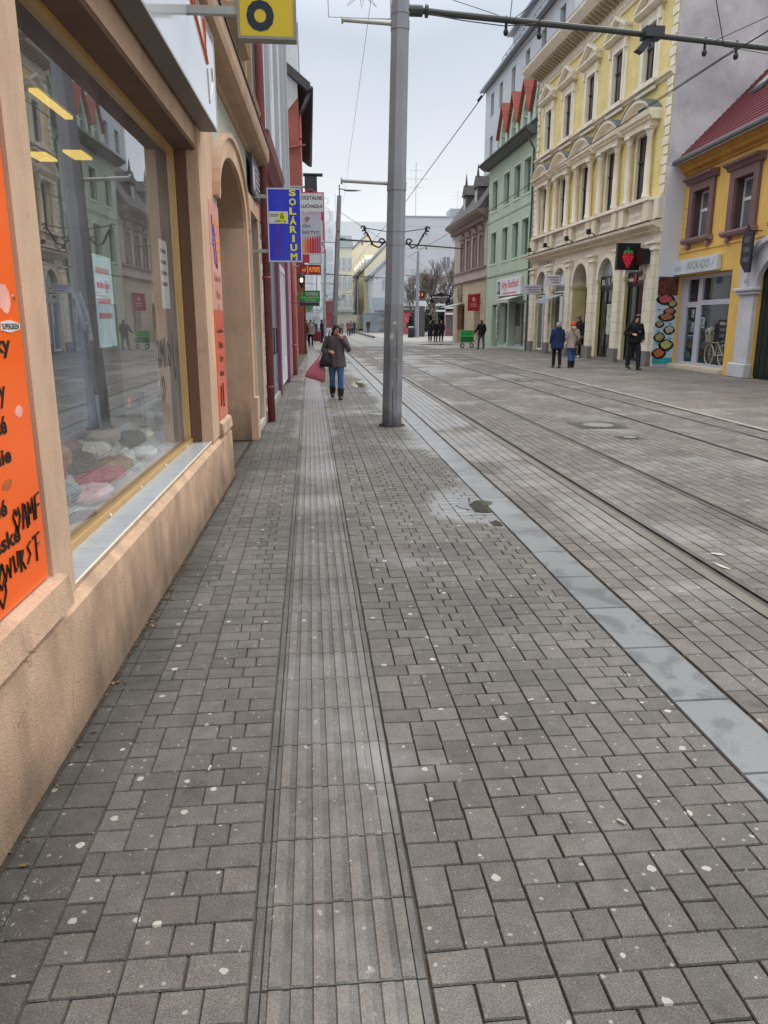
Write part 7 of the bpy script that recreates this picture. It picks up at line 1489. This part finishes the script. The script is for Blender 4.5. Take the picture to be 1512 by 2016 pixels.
t = psign('govinda_sign', 'green projecting sign reading GOVINDA above a black box', 32, -.43, .43, 2.40, 2.84, mat('sign green', '#157a3a', .5, .06, 3, 0), mat('green edge', '#2c8f55', .5, .05, 3, 0), -.6, (2.7,), .12)
stext(t, 'GOVINDA', .54, .31, .50, .13, mat('sign white', '#c9cbc9'), bold=.01); stext(t, 'VEGAN & VEGETARIAN', .44, .17, .72, .07, mat('mint letters', '#bfe0b0', .5, .05, 5, 0)); stext(t, 'RESTAURANT', .48, .08, .44, .06, mat('mint letters', '#bfe0b0'))
g = MB(); n = 12; g.poly([(.12+.08*math.cos(2*PI*i/n), .32+.08*math.sin(2*PI*i/n)) for i in range(n)], .001, .0055); g.build('round_emblem', mat('bronze', '#8a6a3a', .5, .2, 9, 0), t)
g = MB(); g.box(.05, .84, .0, .12, -.16, -.01); g.build('black_box', mat('dark grey housing', '#33383b'), t)
t = psign('green_cross_sign', 'small green pharmacy cross far along the left pavement', 52, -.35, .25, 2.2, 2.8, mat('sign pale grey', '#b4b8c2'), mat('sign pale grey', '#b4b8c2'), -.6, (2.5,), .1)
g = MB(); g.box(.22, .38, -.01, .0, .06, .54); g.box(.06, .54, -.012, .0, .22, .38); g.build('cross', mat('cross green', '#3fae62', .5, .05, 5, 0), t)
# ------------------------------------------------------------------ street things further away
t = thing('information_totem', 'tall red information panel on thin legs beside the lamp pole', 'information panel', (1.22, 59.5, 0)); redk = mat('totem red', haze('#9c2f3d', 14), .45, .12, 2, 0)
g = MB(); g.bbox(0, .58, 0, .08, 1.15, 3.12, .01); g.build('panel', redk, t)
g = MB(); 
for z, h in ((2.2, .8), (1.3, .45)): g.box(.05, .53, -.01, -.001, z, z+h)
g.build('pane', mat('totem pane', haze('#8a4a52', 14), .2, .1, 2, 0), t); g = MB(); g.box(.0, .035, .02, .06, 0, 1.15); g.box(.545, .58, .02, .06, 0, 1.15); g.build('leg', redk, t)
t = thing('litter_bin', 'round topped black litter bin beside the plain pole on the square', 'bin', (10.35, 80, 0)); bm_ = mat('bin black', '#25272a', .5, .1, 4, .1)
g = MB(); g.rings([[(r*math.cos(2*PI*i/14), r*math.sin(2*PI*i/14), z) for i in range(14)] for z, r in ((0, .28), (.05, .33), (.9, .33), (.95, .30))]); g.build('body', bm_, t, True); g = MB(); g.rings([[(r*math.cos(2*PI*i/14), r*math.sin(2*PI*i/14), z) for i in range(14)] for z, r in ((.96, .34), (1.05, .34), (1.12, .2))]); g.build('lid', mat('bin lid', '#8e9194', .5, .1, 4, .1), t, True)
t = thing('departure_board', 'dark tram departure column with a small orange display', 'display board', (11.2, 84, 0)); g = MB(); g.bbox(0, 1.15, 0, .3, 0, 4.9, .02); g.build('column', mat('dark column', haze('#3a3438', 14), .5, .1, 3, 0), t)
g = MB(); g.box(.05, 1.1, -.02, -.001, 4.05, 4.75); g.build('display', mat('display black', '#1a1613', .4, .1, 3, 0), t); text(t, '13', (.7, -.024, 4.4), (1, 0, 0), (0, 0, 1), .4, .34, mat('display orange', '#ff6a28', .5, .02, 3, 0, emit=1.2)); g = MB(); g.box(.0, 1.2, -.04, -.001, 3.2, 3.75); g.build('white_plate', mat('white plate', haze('#c9ccd0', 14), .5, .05, 3, 0), t)
t = thing('market_kiosk', 'bright red kiosk with white script partly behind the foreground pole', 'kiosk', (11.2, 100, 0)); g = MB(); g.bbox(0, 2.9, 0, 2.5, 0, 2.85, .03); g.build('body', mat('kiosk red', haze('#b3273a', 22), .5, .08, 1, 0), t); g = MB(); g.box(-.1, 3.0, -.15, 2.6, 2.86, 3.5); g.build('fascia', mat('kiosk dark fascia', haze('#1f2326', 22), .5, .08, 1, 0), t)
text(t, 'BAR PUB', (1.6, -.155, 3.16), (1, 0, 0), (0, 0, 1), 1.9, .3, mat('sign white', '#c9cbc9')); text(t, 'Kafe', (1.7, -.01, 1.9), (1, 0, 0), (0, 0, 1), 1.7, .7, mat('kiosk print', '#d07a88', .5, .05, 3, 0), shear=.3); g = MB(); g.box(0, 2.9, -.02, -.001, 1.1, 1.2); g.build('stripe', mat('kiosk print', '#d07a88'), t)
t = thing('dark_red_kiosk', 'dark red stand with shelves at the corner of the ornate house', 'kiosk', (15.3, 88, 0)); g = MB(); g.box(0, 2.3, 0, 1.5, 0, 2.6); g.build('body', mat('kiosk dark red', haze('#5a1f28', 20), .6, .2, 2, 0), t); g = MB(); g.box(.3, 2.0, -.03, -.001, .9, 2.2); g.build('opening', mat('kiosk dark fascia', haze('#1f2326', 22)), t); g = MB(); g.box(-.1, 2.4, -.4, 1.6, 2.61, 2.75); g.build('kiosk_roof', mat('kiosk dark red', '#5a1f28'), t)
t = thing('grey_kiosk', 'grey glazed stop shelter in front of the cream house', 'shelter', (8.0, 115, 0)); g = MB(); g.bbox(0, 2.1, 0, 3, 0, 2.7, .03); g.build('glass_body', mat('shelter glass', haze('#4b6068', 60), .2, .2, 1, 0), t); g = MB(); g.box(-.1, 2.2, -.1, 3.1, 2.71, 2.85)
for x in (0, .7, 1.4, 2.1): g.box(x-.03, x+.03, -.03, -.001, 0, 2.7)
g.build('shelter_frame', mat('shelter frame', haze('#6f777b', 60), .5, .1, 3, 0), t)
t = thing('signpost', 'white finger signpost at the corner of the ornate house', 'signpost', (14.2, 82, 0)); g = MB(); g.tube([(0, 0, 0), (0, 0, 3.4)], .05, 6); g.build('post', steel, t); g = MB()
for z, s_ in ((3.2, -1), (2.9, 1), (2.6, -1), (2.3, 1)): g.box(min(0, s_*1.0), max(0, s_*1.0), -.03, .03, z, z+.2)
g.build('finger', mat('white plate', '#c9ccd0'), t)
g = MB(); g.poly([(6.2, 78), (6.45, 78), (6.9, 125), (6.5, 125)], 0, .16, 'z'); o = g.build('platform_kerb', mat('dark kerb', '#4a4846', .7, .2, 3, .2)); o['kind'] = 'structure'
# green cart pulled by the man in front of the fast food shop
t = thing('green_hand_cart', 'small bright green hand cart on the far pavement', 'cart', (9.85, 48.8, 0)); grn = mat('bright green plastic', '#2e9a48', .5, .15, 5, .1)
for k, z in enumerate((.38, .74)):
    g = MB(); g.wall(-.42, .42, z, z+.33, [(-.38+i*.16, -.26+i*.16, z+.05, z+.13) for i in range(5)]+[(-.38+i*.16, -.26+i*.16, z+.18, z+.27) for i in range(5)], -.28, -.25); g.box(-.42, .42, .25, .28, z, z+.33); g.box(-.42, -.39, -.25, .25, z, z+.33); g.box(.39, .42, -.25, .25, z, z+.33); g.box(-.39, .39, -.25, .25, z, z+.04); g.build('crate', grn, t)
g = MB(); g.tube([(-.4, 0, .36), (.5, 0, .36), (.75, 0, .8)], .025, 6); g.tube([(-.3, -.2, .36), (-.35, -.2, .05)], .02, 6); g.tube([(.3, -.2, .36), (.35, -.2, .05)], .02, 6); g.build('cart_frame', grn, t); g = MB(); ring(g, 0.3, .14, .12, .03, -.24, 16); ring(g, -.3, .14, .12, .03, -.24, 16); g.build('wheel', blk, t)
# ================================================================== PEOPLE
skin = mat('skin', '#cf9d84', .5, .08, 9, .1, 90); skin2 = mat('tanned skin', '#b98066', .5, .08, 9, .1, 90)
eyem = mat('dark eye', '#1a1310', .3, .05, 5, 0); lipm = mat('lips', '#8c4a45', .5, .05, 9, 0)
def eg(c, rx, ry, n=18, rot=0.):
    cc, ss = rot2(rot); return [(c[0]+rx*math.cos(2*PI*i/n)*cc-ry*math.sin(2*PI*i/n)*ss, c[1]+rx*math.cos(2*PI*i/n)*ss+ry*math.sin(2*PI*i/n)*cc, c[2]) for i in range(n)]
def hand(g, wr, d, pn, curl=.5, side=1, k=1.):
    """palm and five unequal bent fingers; d = direction of the fingers, pn = palm normal"""
    wr = Vector(wr); d = Vector(d).normalized(); pn = (Vector(pn) - d*Vector(pn).dot(d)).normalized(); sd = d.cross(pn)*side
    R = []
    for t_, wd, th in ((-.02, .024, .020), (.0, .027, .018), (.03, .036, .016), (.06, .041, .015), (.085, .038, .013)):
        c_ = wr + d*t_*k; R.append([tuple(c_ + sd*(wd*math.cos(2*PI*i/10)*k) + pn*(th*math.sin(2*PI*i/10)*k)) for i in range(10)])
    g.rings(R)
    for j, (off, ln) in enumerate(((-.030, .062), (-.010, .074), (.010, .078), (.030, .070))):
        b = wr + d*.075*k + sd*off*k; pth = [b]; dd = d.copy()
        for s_ in range(3):
            dd = (dd + pn*curl*.75).normalized(); pth.append(pth[-1] + dd*ln*k*(.42, .33, .25)[s_])
        g.tube(pth, [.0095*k, .009*k, .0085*k, .007*k], 7)
    b = wr + d*.022*k + sd*.028*k; g.tube([b, b+(sd*.6+d*.6+pn*.3).normalized()*.035*k, b+(sd*.45+d*.8+pn*.6).normalized()*.062*k], [.012*k, .0105*k, .008*k], 7)
def head_mesh(g, c, yaw=0., pitch=0.):
    """skull, jaw, nose, ears; face looks along +y before turning"""
    M_ = Matrix.Translation(Vector(c)) @ Matrix.Rotation(yaw, 4, 'Z') @ Matrix.Rotation(pitch, 4, 'X'); h = MB()
    rs = []
    for z, rx, ryf, ryb in ((-.118, .028, .055, .0), (-.105, .045, .078, .02), (-.08, .056, .085, .045), (-.05, .064, .086, .068), (-.02, .070, .088, .085), (.015, .074, .089, .096), (.05, .074, .086, .100), (.08, .066, .074, .090), (.102, .046, .052, .062), (.112, .02, .022, .03)):
        r = []
        for i in range(20):
            a = 2*PI*i/20; y = math.sin(a); r.append((rx*math.cos(a), (ryf if y > 0 else ryb)*y, z))
        rs.append(r)
    h.rings(rs); h.rings([[(w_*math.cos(2*PI*i/8), y+dp*math.sin(2*PI*i/8), z) for i in range(8)] for z, w_, y, dp in ((-.035, .014, .088, .016), (-.025, .015, .092, .020), (.0, .010, .086, .014), (.022, .007, .082, .008))])
    for s_ in (-1, 1): h.ell(s_*.075, -.005, -.012, .010, .018, .030, 8, 6)
    h.ell(0, .078, -.062, .024, .014, .008, 8, 5); h.ell(0, .078, -.072, .020, .013, .008, 8, 5)
    o = len(g.v); g.v += [tuple(M_ @ Vector(p)) for p in h.v]; g.f += [tuple(o+i for i in f) for f in h.f]; g.m += [0]*len(h.f)
    return M_
def person(lab, x, y, face, H=1.7, jacket='#333', trousers='#222', shoes='#1a1817', hair='#2a1d17', hairstyle='short', hem=.78, flare=1.0, stride=.0, armR=None, armL=None, yaw=0., hat=None, hood=False, group=None, voxel=.0085, sk=None, z=0., fine=True, jm=None, tm=None, legw=1., shirt=None, headpitch=0., boots=False, female=False, bulk=1.):
    k = H/1.70; t = thing('person', lab, 'person', (x, y, z), face, group); sk = sk or skin
    S_ = lambda *p: tuple(q*k for q in p)
    sw = .185 if not female else .170
    hipz, shz = .92, 1.42
    fy = stride; LF = (-.09, fy, .0); RF = (.09, -fy*.9, .0)
    def leg(g, s_, f, r):
        hip = (s_*.09, 0, hipz-.02); kn = (s_*.095, f*.62+.03, .50 + (.02 if f < 0 else 0)); an = (s_*.09, f, .09 + (.05 if f < -.1 else 0))
        g.tube([S_(*hip), S_(hip[0], kn[1]*.5, .71), S_(*kn), S_(kn[0], (kn[1]+an[1])/2-.01, .29), S_(*an)], [q*k for q in r], 14); return an
    def foot(g, an, rr_=1., toe=.17):
        xx, yy, zz = an; up = zz-.09
        g.rings([[S_(xx+w_*math.cos(2*PI*i/12)*rr_, yy+dy, max(.0, h0 + hh*(.5+.5*math.sin(2*PI*i/12))) + up*(.6 if dy > .1 else 1)) for i in range(12)] for dy, w_, h0, hh in ((-.065, .022, .01, .06), (-.055, .034, .0, .10), (-.01, .040, .0, .115), (.04, .042, .0, .095), (.09, .047, .0, .07), (.14, .044, .0, .052), (toe, .026, .0, .036))])
    sR = (sw, 0, shz-.02); sL = (-sw, 0, shz-.02)
    aR = armR or ((.245, -.02-stride*.2, 1.14), (.25, .06-stride*.1+.05, .90)); aL = armL or ((-.245, -.02+stride*.2, 1.14), (-.25, .08, .90))
    def arm(g, sh, a, r):
        e, w_ = a; g.tube([S_(sh[0]*.72, 0, sh[2]-.01), S_(*sh), S_((sh[0]+e[0])/2+.0, (sh[1]+e[1])/2, (sh[2]+e[2])/2), S_(*e), S_((e[0]+w_[0])/2, (e[1]+w_[1])/2, (e[2]+w_[2])/2), S_(*w_)], [q*k for q in r], 12)
    # --- body, one skin
    g = MB(); hc = S_(0, .018, 1.585)
    M_ = head_mesh(g, (0, 0, 0), 0) if False else None
    hb = MB(); MH = head_mesh(hb, hc, yaw, headpitch)
    cm = Vector(hc); g.v += [tuple(cm+(Vector(p)-cm)*k) for p in hb.v]; g.f += list(hb.f); g.m += hb.m
    g.tube([S_(0, -.01, 1.36), S_(0, -.005, 1.46), S_(0, .0, 1.53)], [.062*k, .052*k, .050*k], 14)
    g.rings([eg(S_(0, 0, zz), rx*k, ry*k) for zz, rx, ry in ((.86, .13, .09), (.93, .155, .105), (1.05, .13, .09), (1.2, .145, .10), (1.33, .165, .10), (1.41, .12, .075), (1.45, .06, .05))])
    ans = [leg(g, -1, LF[1], (.085, .078, .055, .050, .036)), leg(g, 1, RF[1], (.085, .078, .055, .050, .036))]
    for an in ans: foot(g, an, .85, .15)
    arm(g, sR, aR, (.045, .052, .044, .038, .034, .026)); arm(g, sL, aL, (.045, .052, .044, .038, .034, .026))
    for (e, w_), s_ in ((aR, 1), (aL, -1)):
        d = (Vector(w_)-Vector(e)).normalized(); pn = Vector((-s_, .35, 0)) if d.z < -.5 else (Vector((-s_*1., -.2, .1)) if d.z > .4 else Vector((0, -1, -.4)))
        hand(g, Vector(w_)*k, d, pn, .55 if d.z < -.5 else .8, s_, k*.95)
    if fine: remesh(g, voxel*.85, 'body', sk, t, 2)
    else: remesh(g, .012, 'body', sk, t, 1)
    # --- trousers
    tm_ = tm or mat('trousers '+trousers, trousers, .9, .2, 9, .6, 90, bdist=.004)
    g = MB(); lw_ = legw
    for s_, an in ((-1, LF), (1, RF)): leg(g, s_, an[1], (.100*lw_, .092*lw_, .070*lw_, .066*lw_, .060*lw_))
    g.rings([eg(S_(0, 0, zz), rx*k, ry*k) for zz, rx, ry in ((.82, .12, .09), (.90, .17, .12), (1.02, .150, .11))])
    remesh(g, max(.011, voxel), 'trousers', tm_, t, 3)
    # --- shoes
    sm_ = mat('shoe '+shoes, shoes, .5, .15, 9, .2)
    for an, s_ in ((LF, -1), (RF, 1)):
        g = MB(); up = .05 if an[1] < -.1 else 0; foot(g, (s_*.09, an[1], .09+up), 1.15)
        if boots: g.tube([S_(s_*.09, an[1]-.005, .06+up), S_(s_*.092, an[1]*.93+.004, .16+up), S_(s_*.094, an[1]*.84+.012, .27+up*.7)], [.060*k, .072*k, .080*k], 14)
        remesh(g, max(.009, voxel), 'boot' if boots else 'shoe', sm_, t, 2)
    # --- jacket
    jm_ = jm or mat('jacket '+jacket, jacket, .85, .16, 7, .8, 26, bdist=.012)
    g = MB(); b_ = bulk; top = ((hem, .200*flare, .150*flare), (hem+.06, .198*flare, .150*flare), (.95, .190*(1+flare)/2, .145), (1.08, .178, .135), (1.22, .188, .140), (1.33, .200, .135), (1.40, .165, .115), (1.455, .085, .085), (1.49, .075, .080))
    g.rings([eg(S_(0, 0, zz), rx*k*b_, ry*k*b_, 24) for zz, rx, ry in top])
    for sh, a in ((sR, aR), (sL, aL)):
        e, w_ = Vector(a[0]), Vector(a[1]); w2 = e + (w_-e)*.94; arm(g, sh, (tuple(e), tuple(w2)), (.060*b_, .080*b_, .070*b_, .062*b_, .054*b_, .050*b_))
    if hood: g.rings([eg(S_(0, -.07, zz), rx*k, ry*k, 18) for zz, rx, ry in ((1.36, .07, .04), (1.40, .115, .075), (1.46, .125, .095), (1.52, .11, .08), (1.55, .08, .04))])
    else: g.rings([eg(S_(0, 0.0, zz), rx*k, ry*k, 18) for zz, rx, ry in ((1.42, .085, .085), (1.47, .083, .086), (1.505, .078, .080))])
    j = remesh(g, voxel, 'jacket', jm_, t, 3)
    if fine:
        g = MB(); g.tube([S_(0, .150*b_*flare, hem+.02), S_(0, .145*b_, 1.0), S_(0, .150*b_, 1.2), S_(0, .125*b_, 1.38), S_(0, .10, 1.46)], .0055*k, 6); g.build('zip', mat('jacket zip', '#1e1b1b', .5, .1, 5, 0), j)
    if shirt: g = MB(); g.rings([eg(S_(0, .060, zz), rx*k, ry*k, 12) for zz, rx, ry in ((1.30, .03, .082), (1.38, .045, .062), (1.44, .05, .045))]); g.build('shirt', mat('shirt '+shirt, shirt, .9, .1, 9, .2), t)
    # --- hair, hat, face
    hm = mat('hair '+hair, hair, .6, .25, 30, .9, 160, bdist=.006)
    HM = Matrix.Translation(Vector(hc)) @ Matrix.Rotation(yaw, 4, 'Z') @ Matrix.Rotation(headpitch, 4, 'X') @ Matrix.Scale(k, 4)
    def put(h, name, m_, vox=None):
        q = MB(); q.v = [tuple(HM @ Vector(p)) for p in h.v]; q.f = h.f; q.m = h.m
        return remesh(q, vox, name, m_, t, 2) if vox else q.build(name, m_, t, True)
    h = MB(); n = 22; rs = []
    for jj in range(9):
        a = PI/2*jj/8; r = []
        for i in range(n):
            b = 2*PI*i/n; fr = math.sin(b); low = .045 if fr > .35 else (-.065 if hairstyle == 'short' else (-.09 if hairstyle == 'bob' else -.12)) * (1 if fr < -.2 else .75)
            zz = low + (.125-low)*math.sin(a); rr_ = math.cos(a)**.55; r.append((.086*rr_*math.cos(b), (.092 if fr > 0 else .112)*rr_*fr, zz))
        rs.append(r)
    h.rings(rs)
    if hairstyle == 'bun': h.ell(0, -.11, .03, .05, .045, .05, 10, 8)
    if hairstyle == 'shaggy':
        q_ = random.Random(5)
        for i in range(26): a = q_.uniform(-.5, PI+.5); h.ell(.078*math.cos(a), .07*math.sin(a)+.005, q_.uniform(.062, .10), .020, .020, .022, 6, 5)
        for s_ in (-1, 1): h.ell(s_*.078, -.025, -.02, .018, .035, .055, 8, 6)
    if hairstyle == 'long': h.rings([[(.085*rr_*math.cos(2*PI*i/14), -.065+.05*rr_*math.sin(2*PI*i/14), zz) for i in range(14)] for zz, rr_ in ((-.22, .7), (-.15, 1.), (0, 1.05), (.08, .7))])
    if not hood or True: put(h, 'hair', hm, .007 if fine else .012)
    if hat:
        h = MB(); h.rings([[(rx*math.cos(2*PI*i/22), ry*math.sin(2*PI*i/22)-.008, zz) for i in range(22)] for zz, rx, ry in ((.01, .094, .112), (.03, .100, .118), (.055, .100, .118), (.06, .093, .112), (.10, .088, .104), (.135, .066, .08), (.155, .034, .04), (.158, .008, .008))]); o = put(h, 'beanie', mat('beanie '+hat, hat, .95, .15, 20, .8, 120))
    if fine:
        for s_ in (-1, 1):
            h = MB(); h.ell(s_*.030, .083, .004, .013, .006, .007, 8, 6); put(h, 'eye', eyem); h = MB(); h.tube([(s_*.014, .089, .020), (s_*.032, .088, .026), (s_*.048, .078, .021)], .0035, 5); put(h, 'eyebrow', hm)
        h = MB(); h.tube([(-.022, .086, -.066), (0, .0915, -.064), (.022, .086, -.066)], .004, 6); put(h, 'mouth', lipm)
    return t
# the walking woman (in front of us, facing the camera)
W_ = person('walking woman in a taupe quilted jacket and blue jeans talking on the phone', .545, 16.75, PI, 1.575, '#544849', '#3d6088', '#231d1c', '#1e1614', 'bun', .74, 1.08, .12, armR=((.29, .0, 1.12), (.15, .20, 1.10)), armL=((-.29, .10, 1.14), (-.125, .155, 1.42)), yaw=.45, sk=skin2, boots=True, voxel=.009, female=True, hood=True, bulk=1.1)
def at_person(p, lx, ly, lz):
    c_, s_ = rot2(p.rotation_euler[2]); return (p.location[0]+c_*lx-s_*ly, p.location[1]+s_*lx+c_*ly, p.location[2]+lz)
t = thing('mobile_phone', 'black mobile phone held to her ear by the walking woman', 'phone', at_person(W_, -.088, .13, 1.455), PI-.3); g = MB(); g.bbox(-.005, .005, -.035, .035, -.07, .07, .003); g.build('body', mat('phone black', '#141416', .2, .1, 5, 0), t)
bl = mat('black leather', '#17161a', .45, .2, 6, .3, 50); pkb = mat('coral pink bag', '#b5606b', .6, .18, 5, .5, 40)
def tote(name, lab, p, lx, ly, lz, w_, d, h, m, strap, sm_, tilt=0.):
    t = thing(name, lab, 'bag', at_person(p, lx, ly, lz), p.rotation_euler[2], None); t.rotation_euler[1] = tilt
    g = MB(); rs = []
    for zz, kx, ky in ((0, .92, .5), (.03, 1.02, .8), (.25, .98, 1.05), (.55, .78, .8), (.85, .50, .45), (1., .34, .22)):
        rs.append([(w_/2*kx*math.copysign(abs(math.cos(2*PI*i/20))**.6, math.cos(2*PI*i/20))*(1+.05*math.sin(i*3+zz*5)), d/2*ky*math.copysign(abs(math.sin(2*PI*i/20))**.6, math.sin(2*PI*i/20)), h*zz) for i in range(20)])
    g.rings(rs); g.build('body', m, t, True)
    g = MB(); g.tube(strap, .011, 7); g.build('strap', sm_, t, True); return t
tote('shoulder_bag', 'black shoulder bag at the hip of the walking woman', W_, .225, .15, .70, .26, .13, .34, bl, [(-.03, .0, .33), (-.05, .0, .52), (-.09, -.08, .72), (-.10, -.13, .76), (-.07, -.2, .66), (.0, -.05, .34)], bl)
tote('pink_tote_bag', 'large coral pink tote bag swinging from the arm of the walking woman', W_, .47, .06, .42, .42, .17, .44, pkb, [(-.07, 0, .42), (-.06, -.0, .58), (-.02, .0, .635), (.02, 0, .58), (.05, 0, .42)], pkb, tilt=-.30)
# pair walking away
N_ = person('person in a navy blue hooded coat walking away next to a companion in beige', 8.89, 27.46, .04, 1.60, '#1d2b52', '#17181c', '#161514', '#8d8272', 'bob', .72, 1.16, .10, hood=True, female=True, bulk=1.12, fine=False, voxel=.013)
B_ = person('person in a beige hooded coat, orange beanie and jeans walking away', 9.42, 27.42, -.03, 1.60, '#a99788', '#3b5c90', '#1b1817', '#9c8468', 'short', .74, 1.12, -.09, hat='#d8491f', hood=True, female=True, bulk=1.06, fine=False, voxel=.013, armL=((-.26, -.02, 1.12), (-.30, .12, .98)), boots=True)
brl = mat('dark brown leather', '#3a2f2c', .5, .2, 6, .3, 50)
tote('shoulder_bag', 'dark brown crossbody bag on the back of the person in beige', B_, .16, -.20, .80, .24, .10, .22, brl, [(-.02, .02, .2), (-.18, .0, .45), (-.27, .06, .64)], brl)
tote('white_carrier_bag', 'small white carrier bag between the two people walking away', B_, -.30, .10, .66, .20, .10, .26, mat('white plastic bag', '#c4c6ca', .5, .1, 8, .5, 30), [(-.03, 0, .25), (0, 0, .33), (.03, 0, .25)], mat('white plastic bag', '#c4c6ca'))
# bearded man in the passage
D_ = person('bearded man in a grey beanie and long black coat standing in the arched passage', 12.35, 35.2, PI/2+.75, 1.86, '#1b1c1f', '#1d1d20', '#c9c7c2', '#6a6056', 'short', .55, 1.05, .0, hat='#5c5a52', hood=True, bulk=1.1, fine=False, voxel=.013, z=.0)
h = MB(); h.ell(0, .068, -.085, .055, .045, .05, 10, 8)
HM = Matrix.Translation(Vector((0, .018*1.86/1.7, 1.585*1.86/1.7))) @ Matrix.Scale(1.86/1.7, 4); q = MB(); q.v = [tuple(HM @ Vector(p)) for p in h.v]; q.f = h.f; q.m = h.m; q.build('beard', mat('grey beard', '#6e675f', .9, .2, 20, .5), D_, True)
tote('dark_shopping_bag', 'dark bag held low by the bearded man', D_, .30, .08, .30, .34, .16, .40, bl, [(-.05, 0, .4), (0, 0, .55), (.05, 0, .4)], bl)
# young man walking towards us
Yn = person('young man with shaggy dark hair in a black puffer jacket walking toward the camera', 11.15, 26.05, PI+.12, 1.83, '#15161a', '#22252a', '#121214', '#19130f', 'shaggy', .86, 1.06, .19, armR=((.31, -.04, 1.14), (.16, .17, 1.12)), armL=((-.31, -.06, 1.14), (-.27, .06, .93)), hood=True, shirt='#9a9c9a', bulk=1.2, legw=1.15, voxel=.0095, yaw=.1)
g = MB(); g.bbox(-.11*1.07, -.06*1.07, .165, .178, 1.2*1.07, 1.225*1.07, .002); g.build('chest_badge', mat('white badge', '#c4c6ca', .5, .05, 5, 0), Yn)
# man at the cart
K_ = person('man in a black jacket and faded jeans pushing the green cart', 10.35, 46.7, .35, 1.72, '#17181b', '#4b5a66', '#19181a', '#2b221c', 'short', .82, 1.05, .17, armL=((-.27, .12, 1.12), (-.30, .32, .95)), fine=False, voxel=.016, bulk=1.12)
# distant people: one of each build, then copies
far = [('trio standing', [
 (9.75, 63.2, PI*.9, 1.68, '#23262e', '#1b1c20', 'person in a dark coat at the left of the trio on the square', .45),
 (10.1, 62.6, PI*1.1, 1.66, '#191a1e', '#1a1b1e', 'person in a long black coat looking down, middle of the trio on the square', .42),
 (10.62, 63.0, PI, 1.74, '#1e2023', '#191a1e', 'person in a black jacket at the right of the trio on the square', .78)]),
 ('left', [
 (.03, 52.4, PI+.1, 1.70, '#8f8c86', '#18181b', 'person in a light grey jacket and black trousers walking up the left pavement', .80),
 (.93, 62.0, PI*.5, 1.75, '#1a2233', '#191c26', 'person in long dark navy beside the red suitcase', .50),
 (-.42, 50.5, PI+.2, 1.70, '#17171a', '#17171a', 'person dressed in black with a big dark bag at the left house wall', .60),
 (-.25, 60, PI, 1.72, '#2a2b2f', '#1c1d20', 'person in charcoal behind the person in grey', .70),
 (.35, 68, PI-.1, 1.70, '#33363d', '#1c1d22', 'person in slate grey further up the left pavement', .75),
 (-.3, 72, 0., 1.70, '#3b3236', '#1c1d22', 'person in dark plum further up the left pavement', .72),
 (.1, 80, PI, 1.76, '#25272c', '#1c1d22', 'tall person in black far up the left pavement', .75)]),
 ('centre', [
 (10.1, 118, PI, 1.75, '#9c2238', '#33302f', 'person in a bright red coat in front of the distant shops', .62),
 (8.3, 112, PI, 1.8, '#2a3a34', '#26302c', 'person in dark green left of the person in red', .75),
 (11.6, 112, PI+.4, 1.72, '#2b2e35', '#202226', 'person in dark grey right of the person in red', .7),
 (9.2, 128, 0., 1.72, '#2d3138', '#24262a', 'distant person in blue grey near the shop glass', .7),
 (4.4, 90, PI, 1.70, '#6d4a4c', '#2a2b30', 'person in dusty rose beyond the lamp pole', .7),
 (4.9, 94, 0., 1.70, '#5a5d60', '#2a2b30', 'person in mid grey beyond the lamp pole', .7),
 (5.5, 99, PI, 1.74, '#3a3034', '#2a2b30', 'person in dark maroon beyond the lamp pole', .7),
 (3.9, 97, PI, 1.68, '#777370', '#33343a', 'person in pale grey beyond the lamp pole', .7),
 (14.2, 74, PI*.5, 1.70, '#4a3437', '#26262a', 'person in brown red behind the trio on the square', .7)])]
proto = {}
def recolor(o, jac, tro):
    for ch in o.children:
        nm = ch.name.split('.')[0]
        if nm in ('jacket', 'trousers'):
            ch.data = ch.data.copy(); ch.data.materials[0] = mat(('jacket ' if nm == 'jacket' else 'trousers ')+(jac if nm == 'jacket' else tro), jac if nm == 'jacket' else tro, .88, .16, 7, .3, 26)
for grp, L_ in far:
    for i, (x, y, rz, H_, jac, tro, lab, hem) in enumerate(L_):
        key = 'long' if hem < .66 else 'short'
        if key not in proto:
            proto[key] = person(lab, x, y, rz, H_, jac, tro, '#161517', '#231b17', 'short', hem, 1.06, .09 if key == 'short' else .03, fine=False, voxel=.018, bulk=1.08, group='people in the distance'); proto[key]['H'] = H_
        else:
            o = copy_tree(proto[key]); o.location = (x, y, 0); o.rotation_euler[2] = rz; s_ = H_/proto[key]['H']; o.scale = (s_, s_, s_); tag(o, lab, 'person', 'people in the distance'); recolor(o, jac, tro)
for o in list(sc.objects):
    if 'H' in o.keys(): del o['H']
t = thing('suitcase', 'dark red suitcase trolley standing by the person in navy on the left pavement', 'suitcase', (.55, 60.5, 0)); rs_ = mat('suitcase red', '#7d2438', .6, .15, 5, .3)
g = MB(); g.rings([[(w_*math.copysign(abs(math.cos(2*PI*i/12))**.5, math.cos(2*PI*i/12)), .16*math.copysign(abs(math.sin(2*PI*i/12))**.5, math.sin(2*PI*i/12)), z) for i in range(12)] for z, w_ in ((.12, .26), (.3, .3), (.75, .24), (.95, .14))]); g.build('body', rs_, t, True); g = MB(); g.tube([(-.12, .0, .9), (-.12, 0, 1.1), (.12, 0, 1.1), (.12, 0, .9)], .015, 5); g.build('handle', bl, t); g = MB()
for s_ in (-1, 1): g.tube([(s_*.2-.02, 0, .07), (s_*.2+.02, 0, .07)], .07, 10)
g.build('wheel', bl, t)
